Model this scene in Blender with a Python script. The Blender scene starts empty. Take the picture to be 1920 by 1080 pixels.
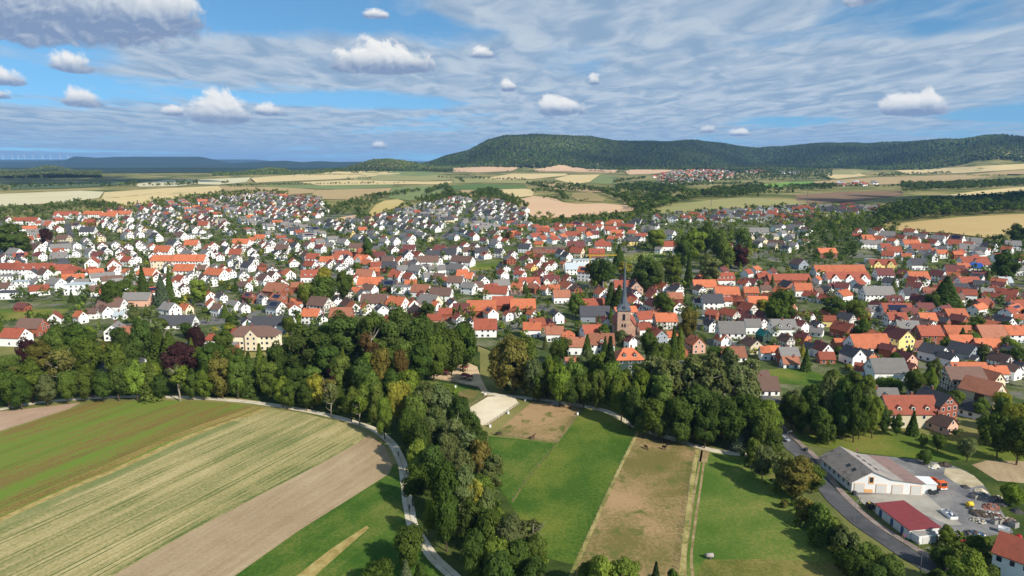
import bpy, math, random
import numpy as np
from mathutils import Vector, Matrix
from mathutils.geometry import delaunay_2d_cdt

scene = bpy.context.scene
col = scene.collection
R = math.radians
rng = np.random.default_rng(7)
random.seed(7)

# ------------------------------------------------------------------ camera
CAM_H, F_PX, HORIZON = 97.0, 1280.0, 315.0
PITCH = math.atan((540 - HORIZON) / F_PX)
cam_d = bpy.data.cameras.new('camera')
cam_d.sensor_width = 36.0
cam_d.lens = 36.0 * F_PX / 1920.0
cam_d.clip_start, cam_d.clip_end = 1.0, 80000.0
cam = bpy.data.objects.new('camera', cam_d)
col.objects.link(cam)
cam.location = (0, 0, CAM_H)
cam.rotation_euler = (math.pi / 2 - PITCH, 0, 0)
scene.camera = cam
CP, SP = math.cos(PITCH), math.sin(PITCH)

# ------------------------------------------------------------------ light
SUN_EL, SUN_AZ = R(35), R(134)          # azimuth clockwise from +Y: behind the camera, to its right
sun_d = bpy.data.lights.new('sun', 'SUN')
sun_d.energy, sun_d.angle, sun_d.color = 5.0, R(0.5), (1.0, 0.93, 0.82)
sun = bpy.data.objects.new('sun', sun_d)
col.objects.link(sun)
SUN_DIR = Vector((math.sin(SUN_AZ) * math.cos(SUN_EL), math.cos(SUN_AZ) * math.cos(SUN_EL), math.sin(SUN_EL)))
sun.rotation_euler = SUN_DIR.to_track_quat('Z', 'Y').to_euler()
vs = scene.view_settings
vs.view_transform, vs.look, vs.exposure, vs.gamma = 'Standard', 'None', 0.22, 1.0
scene.cycles.use_denoising = True
scene.cycles.max_bounces = 5
scene.cycles.diffuse_bounces = 3
scene.cycles.transmission_bounces = 2
scene.cycles.transparent_max_bounces = 4
scene.cycles.volume_bounces = 0
scene.cycles.caustics_reflective = False
scene.cycles.caustics_refractive = False


def lin(r, g, b, k=1.0):
    f = lambda c: (c / 12.92 if c <= 0.04045 else ((c + 0.055) / 1.055) ** 2.4) * k
    return (f(r / 255), f(g / 255), f(b / 255), 1.0)


class NT:
    """small helper to write node trees"""
    def __init__(self, tree):
        self.t = tree
        tree.nodes.clear()

    def n(self, typ, **kw):
        nd = self.t.nodes.new(typ)
        for k, v in kw.items():
            setattr(nd, k, v)
        return nd

    def put(self, v, sock):
        if isinstance(v, bpy.types.NodeSocket):
            self.t.links.new(v, sock)
        elif v is not None:
            sock.default_value = v

    def m(self, op, a, b=None, c=None, clamp=False):
        nd = self.n('ShaderNodeMath', operation=op, use_clamp=clamp)
        for s, v in zip(nd.inputs, (a, b, c)):
            self.put(v, s)
        return nd.outputs[0]

    def noise(self, vec, scale, detail=4, rough=0.55, dist=0.0):
        nd = self.n('ShaderNodeTexNoise')
        self.put(vec, nd.inputs['Vector'])
        for k, v in (('Scale', scale), ('Detail', detail), ('Roughness', rough), ('Distortion', dist)):
            self.put(v, nd.inputs[k])
        return nd.outputs['Fac']

    def mix(self, fac, a, b, blend='MIX'):
        nd = self.n('ShaderNodeMix', data_type='RGBA', blend_type=blend)
        self.put(fac, nd.inputs[0])
        self.put(a, nd.inputs[6])
        self.put(b, nd.inputs[7])
        return nd.outputs[2]

    def ramp(self, v, a, b, lo=0.0, hi=1.0, smooth=True):
        nd = self.n('ShaderNodeMapRange', interpolation_type='SMOOTHSTEP' if smooth else 'LINEAR', clamp=True)
        for s, x in zip(nd.inputs, (v, a, b, lo, hi)):
            self.put(x, s)
        return nd.outputs[0]

    def cramp(self, v, stops):
        nd = self.n('ShaderNodeValToRGB')
        e = nd.color_ramp.elements
        while len(e) < len(stops):
            e.new(0.5)
        for x, (p, c) in zip(e, stops):
            x.position, x.color = p, c
        self.put(v, nd.inputs[0])
        return nd.outputs[0]

    def xyz(self, x, y, z):
        nd = self.n('ShaderNodeCombineXYZ')
        for s, v in zip(nd.inputs, (x, y, z)):
            self.put(v, s)
        return nd.outputs[0]


# ------------------------------------------------------------------ sky: Nishita air with a broken cloud sheet and a few cumulus heaps
def px_az_el(x, y):
    u, v = (x - 960) / F_PX, (540 - y) / F_PX
    d = Vector((u, CP + v * SP, -SP + v * CP)).normalized()
    return math.atan2(d.x, d.y), math.asin(d.z)


world = bpy.data.worlds.new('World')
scene.world = world
world.use_nodes = True
T = NT(world.node_tree)
SKY_STRENGTH = 0.095
geo = T.n('ShaderNodeTexCoord')
dirv = geo.outputs['Generated']
sep = T.n('ShaderNodeSeparateXYZ')
T.put(dirv, sep.inputs[0])
dx, dy, dz = sep.outputs
az = T.m('ARCTAN2', dx, dy)
el = T.m('ARCSINE', dz)
sky = T.n('ShaderNodeTexSky', sky_type='NISHITA', sun_disc=False)
sky.sun_elevation, sky.sun_rotation = SUN_EL, SUN_AZ
sky.altitude, sky.air_density, sky.dust_density, sky.ozone_density = 300, 1.0, 0.3, 2.0
up = T.n('ShaderNodeVectorMath', operation='NORMALIZE')
T.put(T.xyz(dx, dy, T.m('ADD', T.m('MAXIMUM', dz, 0.0), 0.10)), up.inputs[0])
T.put(up.outputs[0], sky.inputs[0])
air = T.mix(1.0, sky.outputs[0], SKY_TINT if 'SKY_TINT' in globals() else (0.72, 1.12, 1.24, 1), 'MULTIPLY')
# a thin sheet at one height: divide the direction by its rise
rise = T.m('ADD', T.m('MAXIMUM', dz, 0.0), 0.035)
sheet = T.xyz(T.m('MULTIPLY', T.m('DIVIDE', dx, rise), 1.9), T.m('MULTIPLY', T.m('DIVIDE', dy, rise), 1.0), 0.0)
sheet_tall = T.xyz(T.m('MULTIPLY', T.m('DIVIDE', dx, rise), 0.9), T.m('DIVIDE', dy, rise), 3.0)
big = T.noise(sheet_tall, 0.28, 4, 0.55, 0.4)
mid = T.noise(sheet, 1.3, 6, 0.6, 0.6)
cover = T.m('ADD', big, T.m('MULTIPLY', T.m('SUBTRACT', mid, 0.5), 0.42))


def blob(x0, y0, rx, ry):
    """soft ellipse on the sky, 1 in its middle, given by photo pixels"""
    a0, e0 = px_az_el(x0, y0)
    k = 1 / F_PX
    u = T.m('DIVIDE', T.m('SUBTRACT', az, a0), rx * k)
    v = T.m('DIVIDE', T.m('SUBTRACT', el, e0), ry * k)
    rr = T.m('ADD', T.m('MULTIPLY', u, u), T.m('MULTIPLY', v, v))
    return T.ramp(rr, 1.0, 0.0)


GAPS = [(600, 25, 330, 75, .20), (850, 60, 110, 45, .16), (1060, 118, 130, 42, .2), (1290, 5, 120, 40, .12), (1690, 25, 190, 60, .22), (1430, 75, 130, 24, .16),
        (300, 165, 520, 26, .22), (40, 95, 160, 60, .14), (700, 190, 260, 18, .14), (1480, 227, 150, 14, .2), (1880, 212, 110, 14, .2)]
BANKS = [(560, 110, 330, 60, .16), (1300, 160, 600, 110, .17), (930, 15, 140, 40, .22), (1750, 150, 330, 80, .14), (400, 255, 700, 50, .17), (1100, 225, 300, 50, .12), (1250, 40, 300, 45, .12)]
for g in GAPS:
    cover = T.m('SUBTRACT', cover, T.m('MULTIPLY', blob(*g[:4]), g[4]))
for g in BANKS:
    cover = T.m('ADD', cover, T.m('MULTIPLY', blob(*g[:4]), g[4]))
alpha = T.ramp(cover, 0.36, 0.62)
thick = T.noise(sheet, 1.7, 4, 0.55, 0.6)
K = 0.86 / SKY_STRENGTH
sheet_col = T.mix(T.ramp(T.m('ADD', T.m('MULTIPLY', thick, 0.75), T.m('MULTIPLY', cover, -0.1)), 0.16, 0.46), lin(146, 171, 198, K), lin(198, 210, 221, K))
low = T.ramp(el, R(-0.5), R(4.5))
sheet_col = T.mix(low, lin(142, 174, 206, K), sheet_col)
skycol = T.mix(T.m('MULTIPLY', alpha, 0.94), air, sheet_col)
# cumulus heaps: photo pixels of left, right, top and flat base
CUMULUS = [(340, 480, 186, 231), (306, 350, 208, 224), (466, 540, 198, 219), (116, 205, 183, 213), (622, 818, 78, 132), (92, 180, 126, 158), (938, 968, 145, 168),
           (1003, 1100, 178, 211), (1100, 1126, 140, 158), (1580, 1645, 2, 35), (-180, 385, -90, 86), (60, 385, -50, 80), (180, 392, -10, 70), (1640, 1775, 188, 224), (1365, 1405, 245, 256),
           (1305, 1345, 234, 250), (690, 728, 264, 278), (676, 730, 22, 37), (-60, 50, 160, 185), (-30, 20, 192, 208), (880, 925, 88, 106), (1700, 1760, 186, 222)]
Fm = H = None
for (x0, x1, y0, y1) in CUMULUS:
    a0, _ = px_az_el((x0 + x1) / 2, y1)
    _, e1 = px_az_el(960, y1)
    rx, h = (x1 - x0) / 2 / F_PX / (1 + (((x0 + x1) / 2 - 960) / F_PX) ** 2), (y1 - y0) / F_PX
    u = T.m('DIVIDE', T.m('SUBTRACT', az, a0), rx)
    v = T.m('DIVIDE', T.m('SUBTRACT', el, e1), h)
    v2 = T.m('MAXIMUM', v, T.m('MULTIPLY', v, -5.0))
    f = T.m('SUBTRACT', 1.0, T.m('SQRT', T.m('ADD', T.m('MULTIPLY', u, u), T.m('MULTIPLY', v2, v2))))
    f = T.m('MULTIPLY', f, min(1.0, 0.35 + h * 14))
    if Fm is None:
        Fm, H = f, v
    else:
        won = T.m('GREATER_THAN', f, Fm)
        H = T.m('ADD', T.m('MULTIPLY', won, v), T.m('MULTIPLY', T.m('SUBTRACT', 1.0, won), H))
        Fm = T.m('MAXIMUM', Fm, f)
skyang = T.xyz(az, T.m('MULTIPLY', el, 1.25), 0.0)
lumps = T.noise(skyang, 27.0, 9, 0.62, 0.5)
lit = T.noise(T.xyz(T.m('ADD', az, 0.004), T.m('ADD', T.m('MULTIPLY', el, 1.25), 0.006), 0.0), 27.0, 9, 0.62, 0.5)
body = T.m('ADD', Fm, T.m('MULTIPLY', T.m('SUBTRACT', lumps, 0.5), 1.35))
cmask = T.m('MULTIPLY', T.m('MULTIPLY', T.ramp(body, -0.03, 0.24), 0.95), T.ramp(Fm, -0.45, -0.1))
relief = T.m('MULTIPLY', T.m('SUBTRACT', lumps, lit), 1.2)
bright = T.m('ADD', T.ramp(H, -0.05, 0.62), relief)
ccol = T.cramp(bright, [(0.0, lin(132, 152, 184, K)), (0.45, lin(205, 212, 220, K)), (1.0, lin(252, 250, 246, K))])
skycol = T.mix(cmask, skycol, ccol)
bg = T.n('ShaderNodeBackground')
T.put(skycol, bg.inputs[0])
bg.inputs[1].default_value = SKY_STRENGTH
T.put(bg.outputs[0], T.n('ShaderNodeOutputWorld').inputs[0])
world.cycles.sampling_method = 'MANUAL'
world.cycles.sample_map_resolution = 512

# ------------------------------------------------------------------ the lie of the land
PROF_Y = np.array([-400, 470, 600, 700, 900, 1100, 1300, 1600, 2000, 3000, 3900, 5000, 60000.])
PROF_Z = np.array([0, 0, 3, 8, 20, 28, 33, 36, 40, 57, 92, 100, 100.])


def smooth_prof(Y):
    return (np.interp(Y - 60, PROF_Y, PROF_Z) + np.interp(Y, PROF_Y, PROF_Z) * 2 + np.interp(Y + 60, PROF_Y, PROF_Z)) / 4


def crest(pts, D):
    """photo pixels of a skyline at depth D (number or list) -> (ratio X/Y, height) arrays"""
    p = np.array(pts, float)
    u, v = (p[:, 0] - 960) / F_PX, (540 - p[:, 1]) / F_PX
    fy = CP + v * SP
    D = np.broadcast_to(np.asarray(D, float), u.shape)
    return u / fy, CAM_H + D * (-SP + v * CP) / fy, D


RIDGES = []


def ridge(pts, D, front, back, base):
    u, z, d = crest(pts, D)
    RIDGES.append((u, z, d, front, back, base))


MTN = [(640, 330), (760, 318), (810, 305), (835, 296), (880, 284), (915, 266), (950, 257), (1000, 256), (1060, 257), (1110, 260), (1150, 266), (1200, 268), (1260, 268), (1310, 266),
       (1340, 270), (1380, 275), (1420, 277), (1500, 273), (1560, 270), (1620, 272), (1700, 268), (1750, 266), (1800, 264), (1840, 259), (1880, 257), (1920, 260), (2100, 270), (2400, 290)]
ridge(MTN, np.interp([p[0] for p in MTN], [640, 900, 1250, 1420, 1600, 1850, 2400], [5200, 5300, 5600, 6600, 6000, 4900, 4800]), 1900, 3500, 70)
ridge([(600, 325), (640, 319), (677, 309), (700, 303), (730, 301), (757, 303), (790, 311), (840, 320), (900, 330)], 3900, 420, 900, 60)
ridge([(380, 335), (413, 329), (443, 325), (480, 321), (500, 317), (530, 318), (547, 322), (590, 321), (633, 319), (700, 322), (800, 330)], 3500, 350, 900, 40)
ridge([(-400, 335), (-100, 318), (0, 319), (33, 321), (67, 317), (90, 313), (113, 314), (143, 322), (173, 330), (220, 338)], 4600, 700, 900, -10)
ridge([(-600, 303), (0, 303), (60, 303), (120, 301), (140, 293), (180, 296), (220, 294), (300, 294), (377, 294), (400, 299), (440, 307), (520, 315), (640, 325)], 12500, 4200, 4000, -60)
ridge([(200, 325), (327, 310), (423, 307), (450, 305), (533, 301), (567, 304), (600, 302), (640, 304), (720, 302), (800, 306), (1000, 320)], 10500, 3600, 3000, -60)
ridge([(-600, 299), (140, 299), (300, 302), (400, 299), (480, 299), (520, 303), (600, 304), (760, 302), (900, 305)], 19000, 4000, 4000, -60)
ridge([(1380, 285), (1420, 280), (1450, 276), (1500, 271), (1560, 270), (1650, 268), (1730, 268), (1800, 266)], 8200, 2000, 2000, 100)


def bump(t):
    t = np.clip(np.abs(t), 0, 1)
    return (1 - t * t) ** 2


def wavy(X, Y, s, ph=0.0):
    return (np.sin(X / s + 1.3 * np.sin(Y / s * .7 + ph) + ph) + np.sin(Y / s * 1.1 + 1.1 * np.sin(X / s * .8 + 2 * ph) + 1.7 * ph)) * .5


def terrain(X, Y):
    X, Y = np.asarray(X, float), np.asarray(Y, float)
    u = X / np.maximum(Y, 50)
    z = smooth_prof(Y)
    # on the left the plateau falls away behind its edge
    side = np.clip((-0.16 - u) / 0.14, 0, 1)
    side = side * side * (3 - 2 * side)
    drop = np.clip((Y - 3250) / 2200, 0, 1)
    z = z * (1 - side) + side * (np.where(Y < 3250, z, 61 * (1 - drop) - 60 * drop))
    z = z + wavy(X, Y, 260, .4) * 5.0 * np.clip((Y - 1150) / 700, 0, 1) + wavy(X, Y, 95, 2.4) * 1.6 * np.clip((Y - 700) / 600, 0, 1)
    near = Y < 2950
    if near.all():
        return z
    if near.any():
        out = z.copy()
        out[~near] = with_ridges(X[~near] if X.shape == Y.shape else np.broadcast_to(X, Y.shape)[~near], Y[~near], z[~near])
        return out
    return with_ridges(X, Y, z)


def with_ridges(X, Y, z):
    u = X / np.maximum(Y, 50)
    for (ru, rz, rd, fr, bk, base) in RIDGES:
        zc = np.interp(u, ru, rz, left=base, right=base)
        d = np.interp(u, ru, rd)
        t = np.where(Y < d, (Y - d) / fr, (Y - d) / bk)
        rough = 1 + 0.10 * wavy(X, Y, 170, 1.1) * bump(t) * (1 - bump(t)) * 4
        h = base + (zc - base) * bump(t) * rough
        z = np.where(np.abs(t) < 1, np.maximum(z, h), z)
    return z


_T0 = np.geomspace(60, 30000, 700)
_T1 = np.geomspace(60, 2800, 160)


def ground_at(x, y, lift=0.0):
    """photo pixel -> point where its line of sight meets the ground (raised by lift)"""
    _T = _T1 if np.min(y) > 415 else _T0
    x, y = np.atleast_1d(np.asarray(x, float)), np.atleast_1d(np.asarray(y, float))
    lift = np.broadcast_to(np.asarray(lift, float), x.shape)
    u, v = (x - 960) / F_PX, (540 - y) / F_PX
    fy, fz = CP + v * SP, -SP + v * CP
    t = _T[None, :]
    gap = CAM_H + t * fz[:, None] - terrain(t * u[:, None], t * fy[:, None]) - lift[:, None]
    hit = gap < 0
    i = np.where(hit.any(1), hit.argmax(1), len(_T) - 1)
    i = np.maximum(i, 1)
    a, b = _T[i - 1], _T[i]
    for _ in range(24):
        mid_ = (a + b) / 2
        g = CAM_H + mid_ * fz - terrain(mid_ * u, mid_ * fy) - lift
        a, b = np.where(g > 0, mid_, a), np.where(g > 0, b, mid_)
    return np.stack([a * u, a * fy, CAM_H + a * fz - lift], 1)


def pixel_of(X, Y, Z):
    zz = Z - CAM_H
    depth = Y * CP - zz * SP
    return 960 + F_PX * X / depth, 540 - F_PX * (Y * SP + zz * CP) / depth, depth


# ------------------------------------------------------------------ materials
MATS = {}


def principled(T, rough=0.9, spec=0.25):
    b = T.n('ShaderNodeBsdfPrincipled')
    b.inputs['Roughness'].default_value = rough
    b.inputs['Specular IOR Level'].default_value = spec
    T.put(b.outputs[0], T.n('ShaderNodeOutputMaterial').inputs[0])
    return b


def new_mat(name):
    m = bpy.data.materials.new(name)
    m.use_nodes = True
    MATS[name] = m
    return m, NT(m.node_tree)


def ground_mat(name, c, scale=0.05, rows=None, stretch=14, row_scale=0.22, row_mix=0.6, fine=0.35, contrast=(0.36, 0.66), bumpy=0.0, patch=None):
    """soil, crop or grass: three colours blended by patches, optional rows along an angle, fine grain"""
    m, T = new_mat(name)
    pos = T.n('ShaderNodeNewGeometry').outputs['Position']
    a = T.noise(pos, scale, 5, 0.6, 0.3)
    f = a
    if rows is not None:
        mp = T.n('ShaderNodeMapping', vector_type='TEXTURE')
        T.put(pos, mp.inputs['Vector'])
        mp.inputs['Rotation'].default_value = (0, 0, rows)
        mp.inputs['Scale'].default_value = (stretch, 1, 1)
        b = T.noise(mp.outputs[0], row_scale, 4, 0.65)
        b2 = T.noise(mp.outputs[0], row_scale * 5, 2, 0.5)
        b = T.m('ADD', T.m('MULTIPLY', b, 0.7), T.m('MULTIPLY', b2, 0.3))
        f = T.m('ADD', T.m('MULTIPLY', a, 1 - row_mix), T.m('MULTIPLY', b, row_mix))
    g = T.noise(pos, 1.1, 4, 0.7)
    f = T.m('ADD', f, T.m('MULTIPLY', T.m('SUBTRACT', g, 0.5), fine))
    lo, hi = contrast
    colr = T.cramp(f, [(lo, c[0]), ((lo + hi) / 2, c[1]), (hi, c[2])])
    if patch:
        pn = T.noise(pos, patch[1], 3, 0.6, 0.5)
        colr = T.mix(T.ramp(pn, patch[2], patch[3]), colr, patch[0])
    b = principled(T, 0.95, 0.1)
    T.put(colr, b.inputs['Base Color'])
    if bumpy:
        bp = T.n('ShaderNodeBump')
        bp.inputs['Distance'].default_value = bumpy
        bp.inputs['Strength'].default_value = 0.6
        T.put(T.noise(pos, 2.5, 4, 0.7), bp.inputs['Height'])
        T.put(bp.outputs[0], b.inputs['Normal'])
    return m


def flat_mat(name, c, rough=0.8, spec=0.3, var=0.12, scale=0.8, metal=0.0, tint=False, streak=None):
    """plain surface with a little unevenness; tint: also varies from object to object"""
    m, T = new_mat(name)
    pos = T.n('ShaderNodeNewGeometry').outputs['Position']
    n = T.noise(pos, scale, 5, 0.65)
    f = T.m('ADD', 1 - var, T.m('MULTIPLY', n, 2 * var))
    if tint:
        rnd = T.n('ShaderNodeObjectInfo').outputs['Random']
        f = T.m('MULTIPLY', f, T.m('ADD', 0.78, T.m('MULTIPLY', rnd, 0.44)))
    colr = T.mix(1.0, c, T.xyz(f, f, f), 'MULTIPLY')
    if streak:
        colr = T.mix(T.ramp(T.noise(pos, streak[1], 5, 0.7, 0.6), streak[2], streak[3]), colr, streak[0])
    b = principled(T, rough, spec)
    b.inputs['Metallic'].default_value = metal
    T.put(colr, b.inputs['Base Color'])
    return m


def set_props(o, label=None, cat=None, group=None, kind=None):
    for k, v in (('label', label), ('category', cat), ('group', group), ('kind', kind)):
        if v:
            o[k] = v
    return o


def mesh_obj(name, verts, faces, mat, parent=None, smooth=False):
    me = bpy.data.meshes.new(name)
    if isinstance(verts, np.ndarray) and isinstance(faces, np.ndarray):
        k = faces.shape[1]
        me.vertices.add(len(verts))
        me.vertices.foreach_set('co', np.ascontiguousarray(verts, np.float32).ravel())
        me.loops.add(faces.size)
        me.loops.foreach_set('vertex_index', np.ascontiguousarray(faces, np.int32).ravel())
        me.polygons.add(len(faces))
        me.polygons.foreach_set('loop_start', np.arange(0, faces.size, k, dtype=np.int32))
        me.update(calc_edges=True)
    else:
        me.from_pydata([tuple(v) for v in verts], [], faces)
    for mm in (mat if isinstance(mat, (list, tuple)) else [mat]):
        me.materials.append(MATS[mm] if isinstance(mm, str) else mm)
    if smooth:
        me.polygons.foreach_set('use_smooth', [True] * len(me.polygons))
    o = bpy.data.objects.new(name, me)
    col.objects.link(o)
    if parent:
        o.parent = parent
    return o


# ------------------------------------------------------------------ ground sheet
ground_mat('grassland', [lin(84, 94, 48), lin(122, 120, 68), lin(158, 144, 94)], 0.008, fine=0.25, contrast=(0.38, 0.62))
Ys = np.concatenate([np.linspace(-180, 440, 32), np.geomspace(450, 26000, 330)])
Us = np.linspace(-1.15, 1.15, 300)
UU, YY = np.meshgrid(Us, Ys)
XX = UU * (YY + 220)
ZZ = terrain(XX, YY)
V = np.stack([XX.ravel(), YY.ravel(), ZZ.ravel()], 1)
nr, nc = XX.shape
idx = np.arange(nr * nc).reshape(nr, nc)
Fq = np.stack([idx[:-1, :-1], idx[:-1, 1:], idx[1:, 1:], idx[1:, :-1]], -1).reshape(-1, 4)
set_props(mesh_obj('ground', V, Fq, 'grassland', smooth=True), kind='structure')
# the far ridges and the mountain are wooded ground
T = NT.__new__(NT)
T.t = MATS['grassland'].node_tree
bs = next(n for n in T.t.nodes if n.type == 'BSDF_PRINCIPLED')
src = bs.inputs['Base Color'].links[0].from_socket
gpos = T.n('ShaderNodeNewGeometry').outputs['Position']
gs = T.n('ShaderNodeSeparateXYZ')
T.put(gpos, gs.inputs[0])
leftland = T.m('MULTIPLY', T.ramp(gs.outputs[1], 3500, 3700), T.ramp(T.m('DIVIDE', gs.outputs[0], T.m('MAXIMUM', gs.outputs[1], 1.0)), -.24, -.28))
wood = T.m('MAXIMUM', T.m('MAXIMUM', leftland, T.ramp(gs.outputs[1], 5400, 6000)), T.m('MULTIPLY', T.ramp(gs.outputs[1], 4000, 4300), T.ramp(gs.outputs[2], 104, 116)))
clearing = T.ramp(T.noise(gpos, 0.0009, 3, .6), .60, .66)
wood = T.m('MULTIPLY', wood, T.m('SUBTRACT', 1.0, T.m('MULTIPLY', clearing, T.ramp(gs.outputs[2], 90, 20))))
wcol = T.mix(T.noise(gpos, 0.004, 5, .7), lin(30, 44, 24), lin(50, 66, 36))
T.put(T.mix(wood, src, wcol), bs.inputs['Base Color'])


def in_poly(px, py, poly):
    poly = np.asarray(poly, float)
    inside = np.zeros(np.shape(px), bool)
    j = len(poly) - 1
    for i in range(len(poly)):
        xi, yi, xj, yj = *poly[i], *poly[j]
        with np.errstate(divide='ignore', invalid='ignore'):
            c = ((yi > py) != (yj > py)) & (px < (xj - xi) * (py - yi) / (yj - yi) + xi)
        inside ^= c
        j = i
    return inside


def densify(poly, step, closed=True):
    out = []
    n = len(poly)
    for i in range(n if closed else n - 1):
        a, b = np.array(poly[i], float), np.array(poly[(i + 1) % n], float)
        k = max(1, int(np.hypot(*(b - a)) // step))
        out += [a + (b - a) * t / k for t in range(k)]
    if not closed:
        out.append(np.array(poly[-1], float))
    return np.array(out)


LAYER = [0.0]


def drape_world(name, P, mat, off):
    """P: world XY outline -> sheet lying on the terrain"""
    P = np.asarray(P, float)[:, :2]
    lo, hi = P.min(0), P.max(0)
    step = max(3.0, min((hi - lo).max() / 14, 60.0))
    gx, gy = np.meshgrid(np.arange(lo[0], hi[0], step), np.arange(lo[1], hi[1], step))
    g = np.stack([gx.ravel(), gy.ravel()], 1)
    g = g[in_poly(g[:, 0], g[:, 1], P)]
    if lo[1] > 60 and hi[1] < 440:
        g = g[:0]
    pts = [Vector(p) for p in np.concatenate([P, g])]
    edges = [(i, (i + 1) % len(P)) for i in range(len(P))]
    vs_, _, fs, *_ = delaunay_2d_cdt(pts, edges, [list(range(len(P)))], 1, 1e-4)
    v = np.array([(p.x, p.y) for p in vs_])
    z = terrain(v[:, 0], v[:, 1]) + off
    o = mesh_obj(name, np.column_stack([v, z]), [tuple(f) for f in fs if len(set(f)) > 2], mat, smooth=True)
    return set_props(o, kind='structure')


def drape(name, poly, mat, off=None, step=14):
    """photo outline -> sheet on the terrain"""
    p = densify(poly, step)
    P = ground_at(p[:, 0], p[:, 1])
    far = P[:, 1].mean()
    LAYER[0] += 0.004
    if off is None:
        off = 0.02 + LAYER[0] * 0.5 if far < 450 else 0.12 + far * 0.00025 + LAYER[0]
    return drape_world(name, P, mat, off)


def smooth_line(P, n=6):
    """Catmull-Rom through world points"""
    P = np.asarray(P, float)
    Q = np.vstack([2 * P[0] - P[1], P, 2 * P[-1] - P[-2]])
    out = []
    for i in range(1, len(Q) - 2):
        for t in np.linspace(0, 1, n, endpoint=False):
            a, b, c, d = Q[i - 1:i + 3]
            out.append(.5 * (2 * b + (c - a) * t + (2 * a - 5 * b + 4 * c - d) * t * t + (3 * b - 3 * c + d - a) * t ** 3))
    out.append(P[-1])
    return np.array(out)


def strip(name, line, width, mat, off=None, shift=0.0, world=False, n=6, thick=0.0):
    P = smooth_line(np.asarray(line, float)[:, :2] if world else ground_at(*np.array(line, float).T)[:, :2], n)
    d = np.gradient(P, axis=0)
    d /= np.linalg.norm(d, axis=1)[:, None]
    nrm = np.stack([d[:, 1], -d[:, 0]], 1)
    s_ = np.cumsum(np.hypot(*np.gradient(P, axis=0).T))
    wob = width * .025 * (np.sin(s_ / 5.1) + np.sin(s_ / 2.7 + 1) + np.sin(s_ / 13.3))
    A, B = P + nrm * (shift - width / 2 + wob)[:, None], P + nrm * (shift + width / 2 + np.roll(wob, 3))[:, None]
    LAYER[0] += 0.004
    if off is None:
        off = 0.03 + LAYER[0] * 0.5 + max(0, P[:, 1].mean() - 450) * 0.0003
    k = len(P)
    M = (A + B) / 2
    xy = np.concatenate([A, M, B])
    v = np.column_stack([xy, terrain(xy[:, 0], xy[:, 1]) + off])
    f = [(i + j * k, i + 1 + j * k, i + 1 + (j + 1) * k, i + (j + 1) * k) for j in (0, 1) for i in range(k - 1)]
    f = [q[::-1] for q in f]
    if thick:
        n0 = len(v)
        rim = np.concatenate([v[:k], v[2 * k:]]) - (0, 0, thick)
        v = np.concatenate([v, rim])
        f += [(i, i + 1, n0 + i + 1, n0 + i) for i in range(k - 1)] + [(2 * k + i, n0 + k + i, n0 + k + i + 1, 2 * k + i + 1) for i in range(k - 1)]
    o = mesh_obj(name, v, [tuple(q) for q in f], mat)
    return set_props(o, kind='structure')


def row_angle(p, q):
    a, b = ground_at(*np.array([p, q], float).T)
    return math.atan2(b[1] - a[1], b[0] - a[0])

# ------------------------------------------------------------------ fields, paddocks, lanes near the camera
RC = row_angle((0, 968), (495, 764))
ground_mat('soil_pink', [lin(158, 130, 108), lin(176, 148, 124), lin(188, 162, 136)], 0.05, rows=RC, row_scale=0.5, row_mix=.5, fine=.3, bumpy=.1)
ground_mat('soil_brown', [lin(146, 124, 94), lin(165, 144, 112), lin(182, 162, 128)], 0.03, rows=RC, row_scale=0.35, row_mix=.55, fine=.35, contrast=(.36, .64), bumpy=.1)
ground_mat('green_crop', [lin(124, 104, 58), lin(118, 124, 56), lin(104, 128, 48)], 0.03, rows=RC, row_scale=0.075, row_mix=.78, stretch=9, fine=.55, contrast=(.43, .55), bumpy=.2)
ground_mat('ochre_edge', [lin(112, 98, 52), lin(132, 118, 62), lin(152, 134, 80)], 0.05, rows=RC, row_scale=.3, row_mix=.6, fine=.6, contrast=(.4, .6))
ground_mat('teal_sprouts', [lin(112, 122, 72), lin(134, 134, 84), lin(160, 150, 102)], 0.04, rows=RC, row_scale=.25, row_mix=.6, fine=.5, contrast=(.4, .62))
ground_mat('dry_grass', [lin(116, 116, 62), lin(150, 140, 84), lin(172, 158, 104)], 0.1, fine=.6, contrast=(.4, .6), bumpy=.2)
ground_mat('olive_grass', [lin(84, 92, 38), lin(106, 106, 50), lin(132, 122, 68)], 0.05, fine=.5, contrast=(.4, .62), bumpy=.2)
ground_mat('stubble', [lin(112, 120, 70), lin(158, 147, 98), lin(186, 170, 122)], 0.04, rows=RC, row_scale=0.2, row_mix=.75, stretch=22, fine=.45, contrast=(.38, .62), bumpy=.1)
ground_mat('meadow', [lin(56, 88, 28), lin(76, 102, 36), lin(110, 116, 54)], 0.045, rows=RC, row_scale=.25, row_mix=.35, fine=.45, contrast=(.40, .62), bumpy=.15)
ground_mat('hay_strip', [lin(140, 124, 70), lin(164, 144, 88), lin(178, 160, 104)], 0.3, fine=.4)
ground_mat('lush_paddock', [lin(62, 92, 30), lin(90, 108, 40), lin(116, 120, 50)], 0.022, fine=.45, contrast=(.41, .60), bumpy=.15)
ground_mat('worn_paddock', [lin(112, 104, 58), lin(142, 122, 82), lin(168, 138, 100)], 0.03, fine=.5, contrast=(.40, .60), bumpy=.15, patch=(lin(98, 102, 52), .13, .54, .68))
ground_mat('right_paddock', [lin(74, 102, 36), lin(96, 114, 48), lin(126, 126, 64)], 0.03, fine=.5, contrast=(.40, .64), bumpy=.2)
ground_mat('mown_grass', [lin(84, 104, 36), lin(108, 116, 46), lin(134, 126, 64)], 0.03, fine=.45, contrast=(.40, .62), bumpy=.15)
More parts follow.
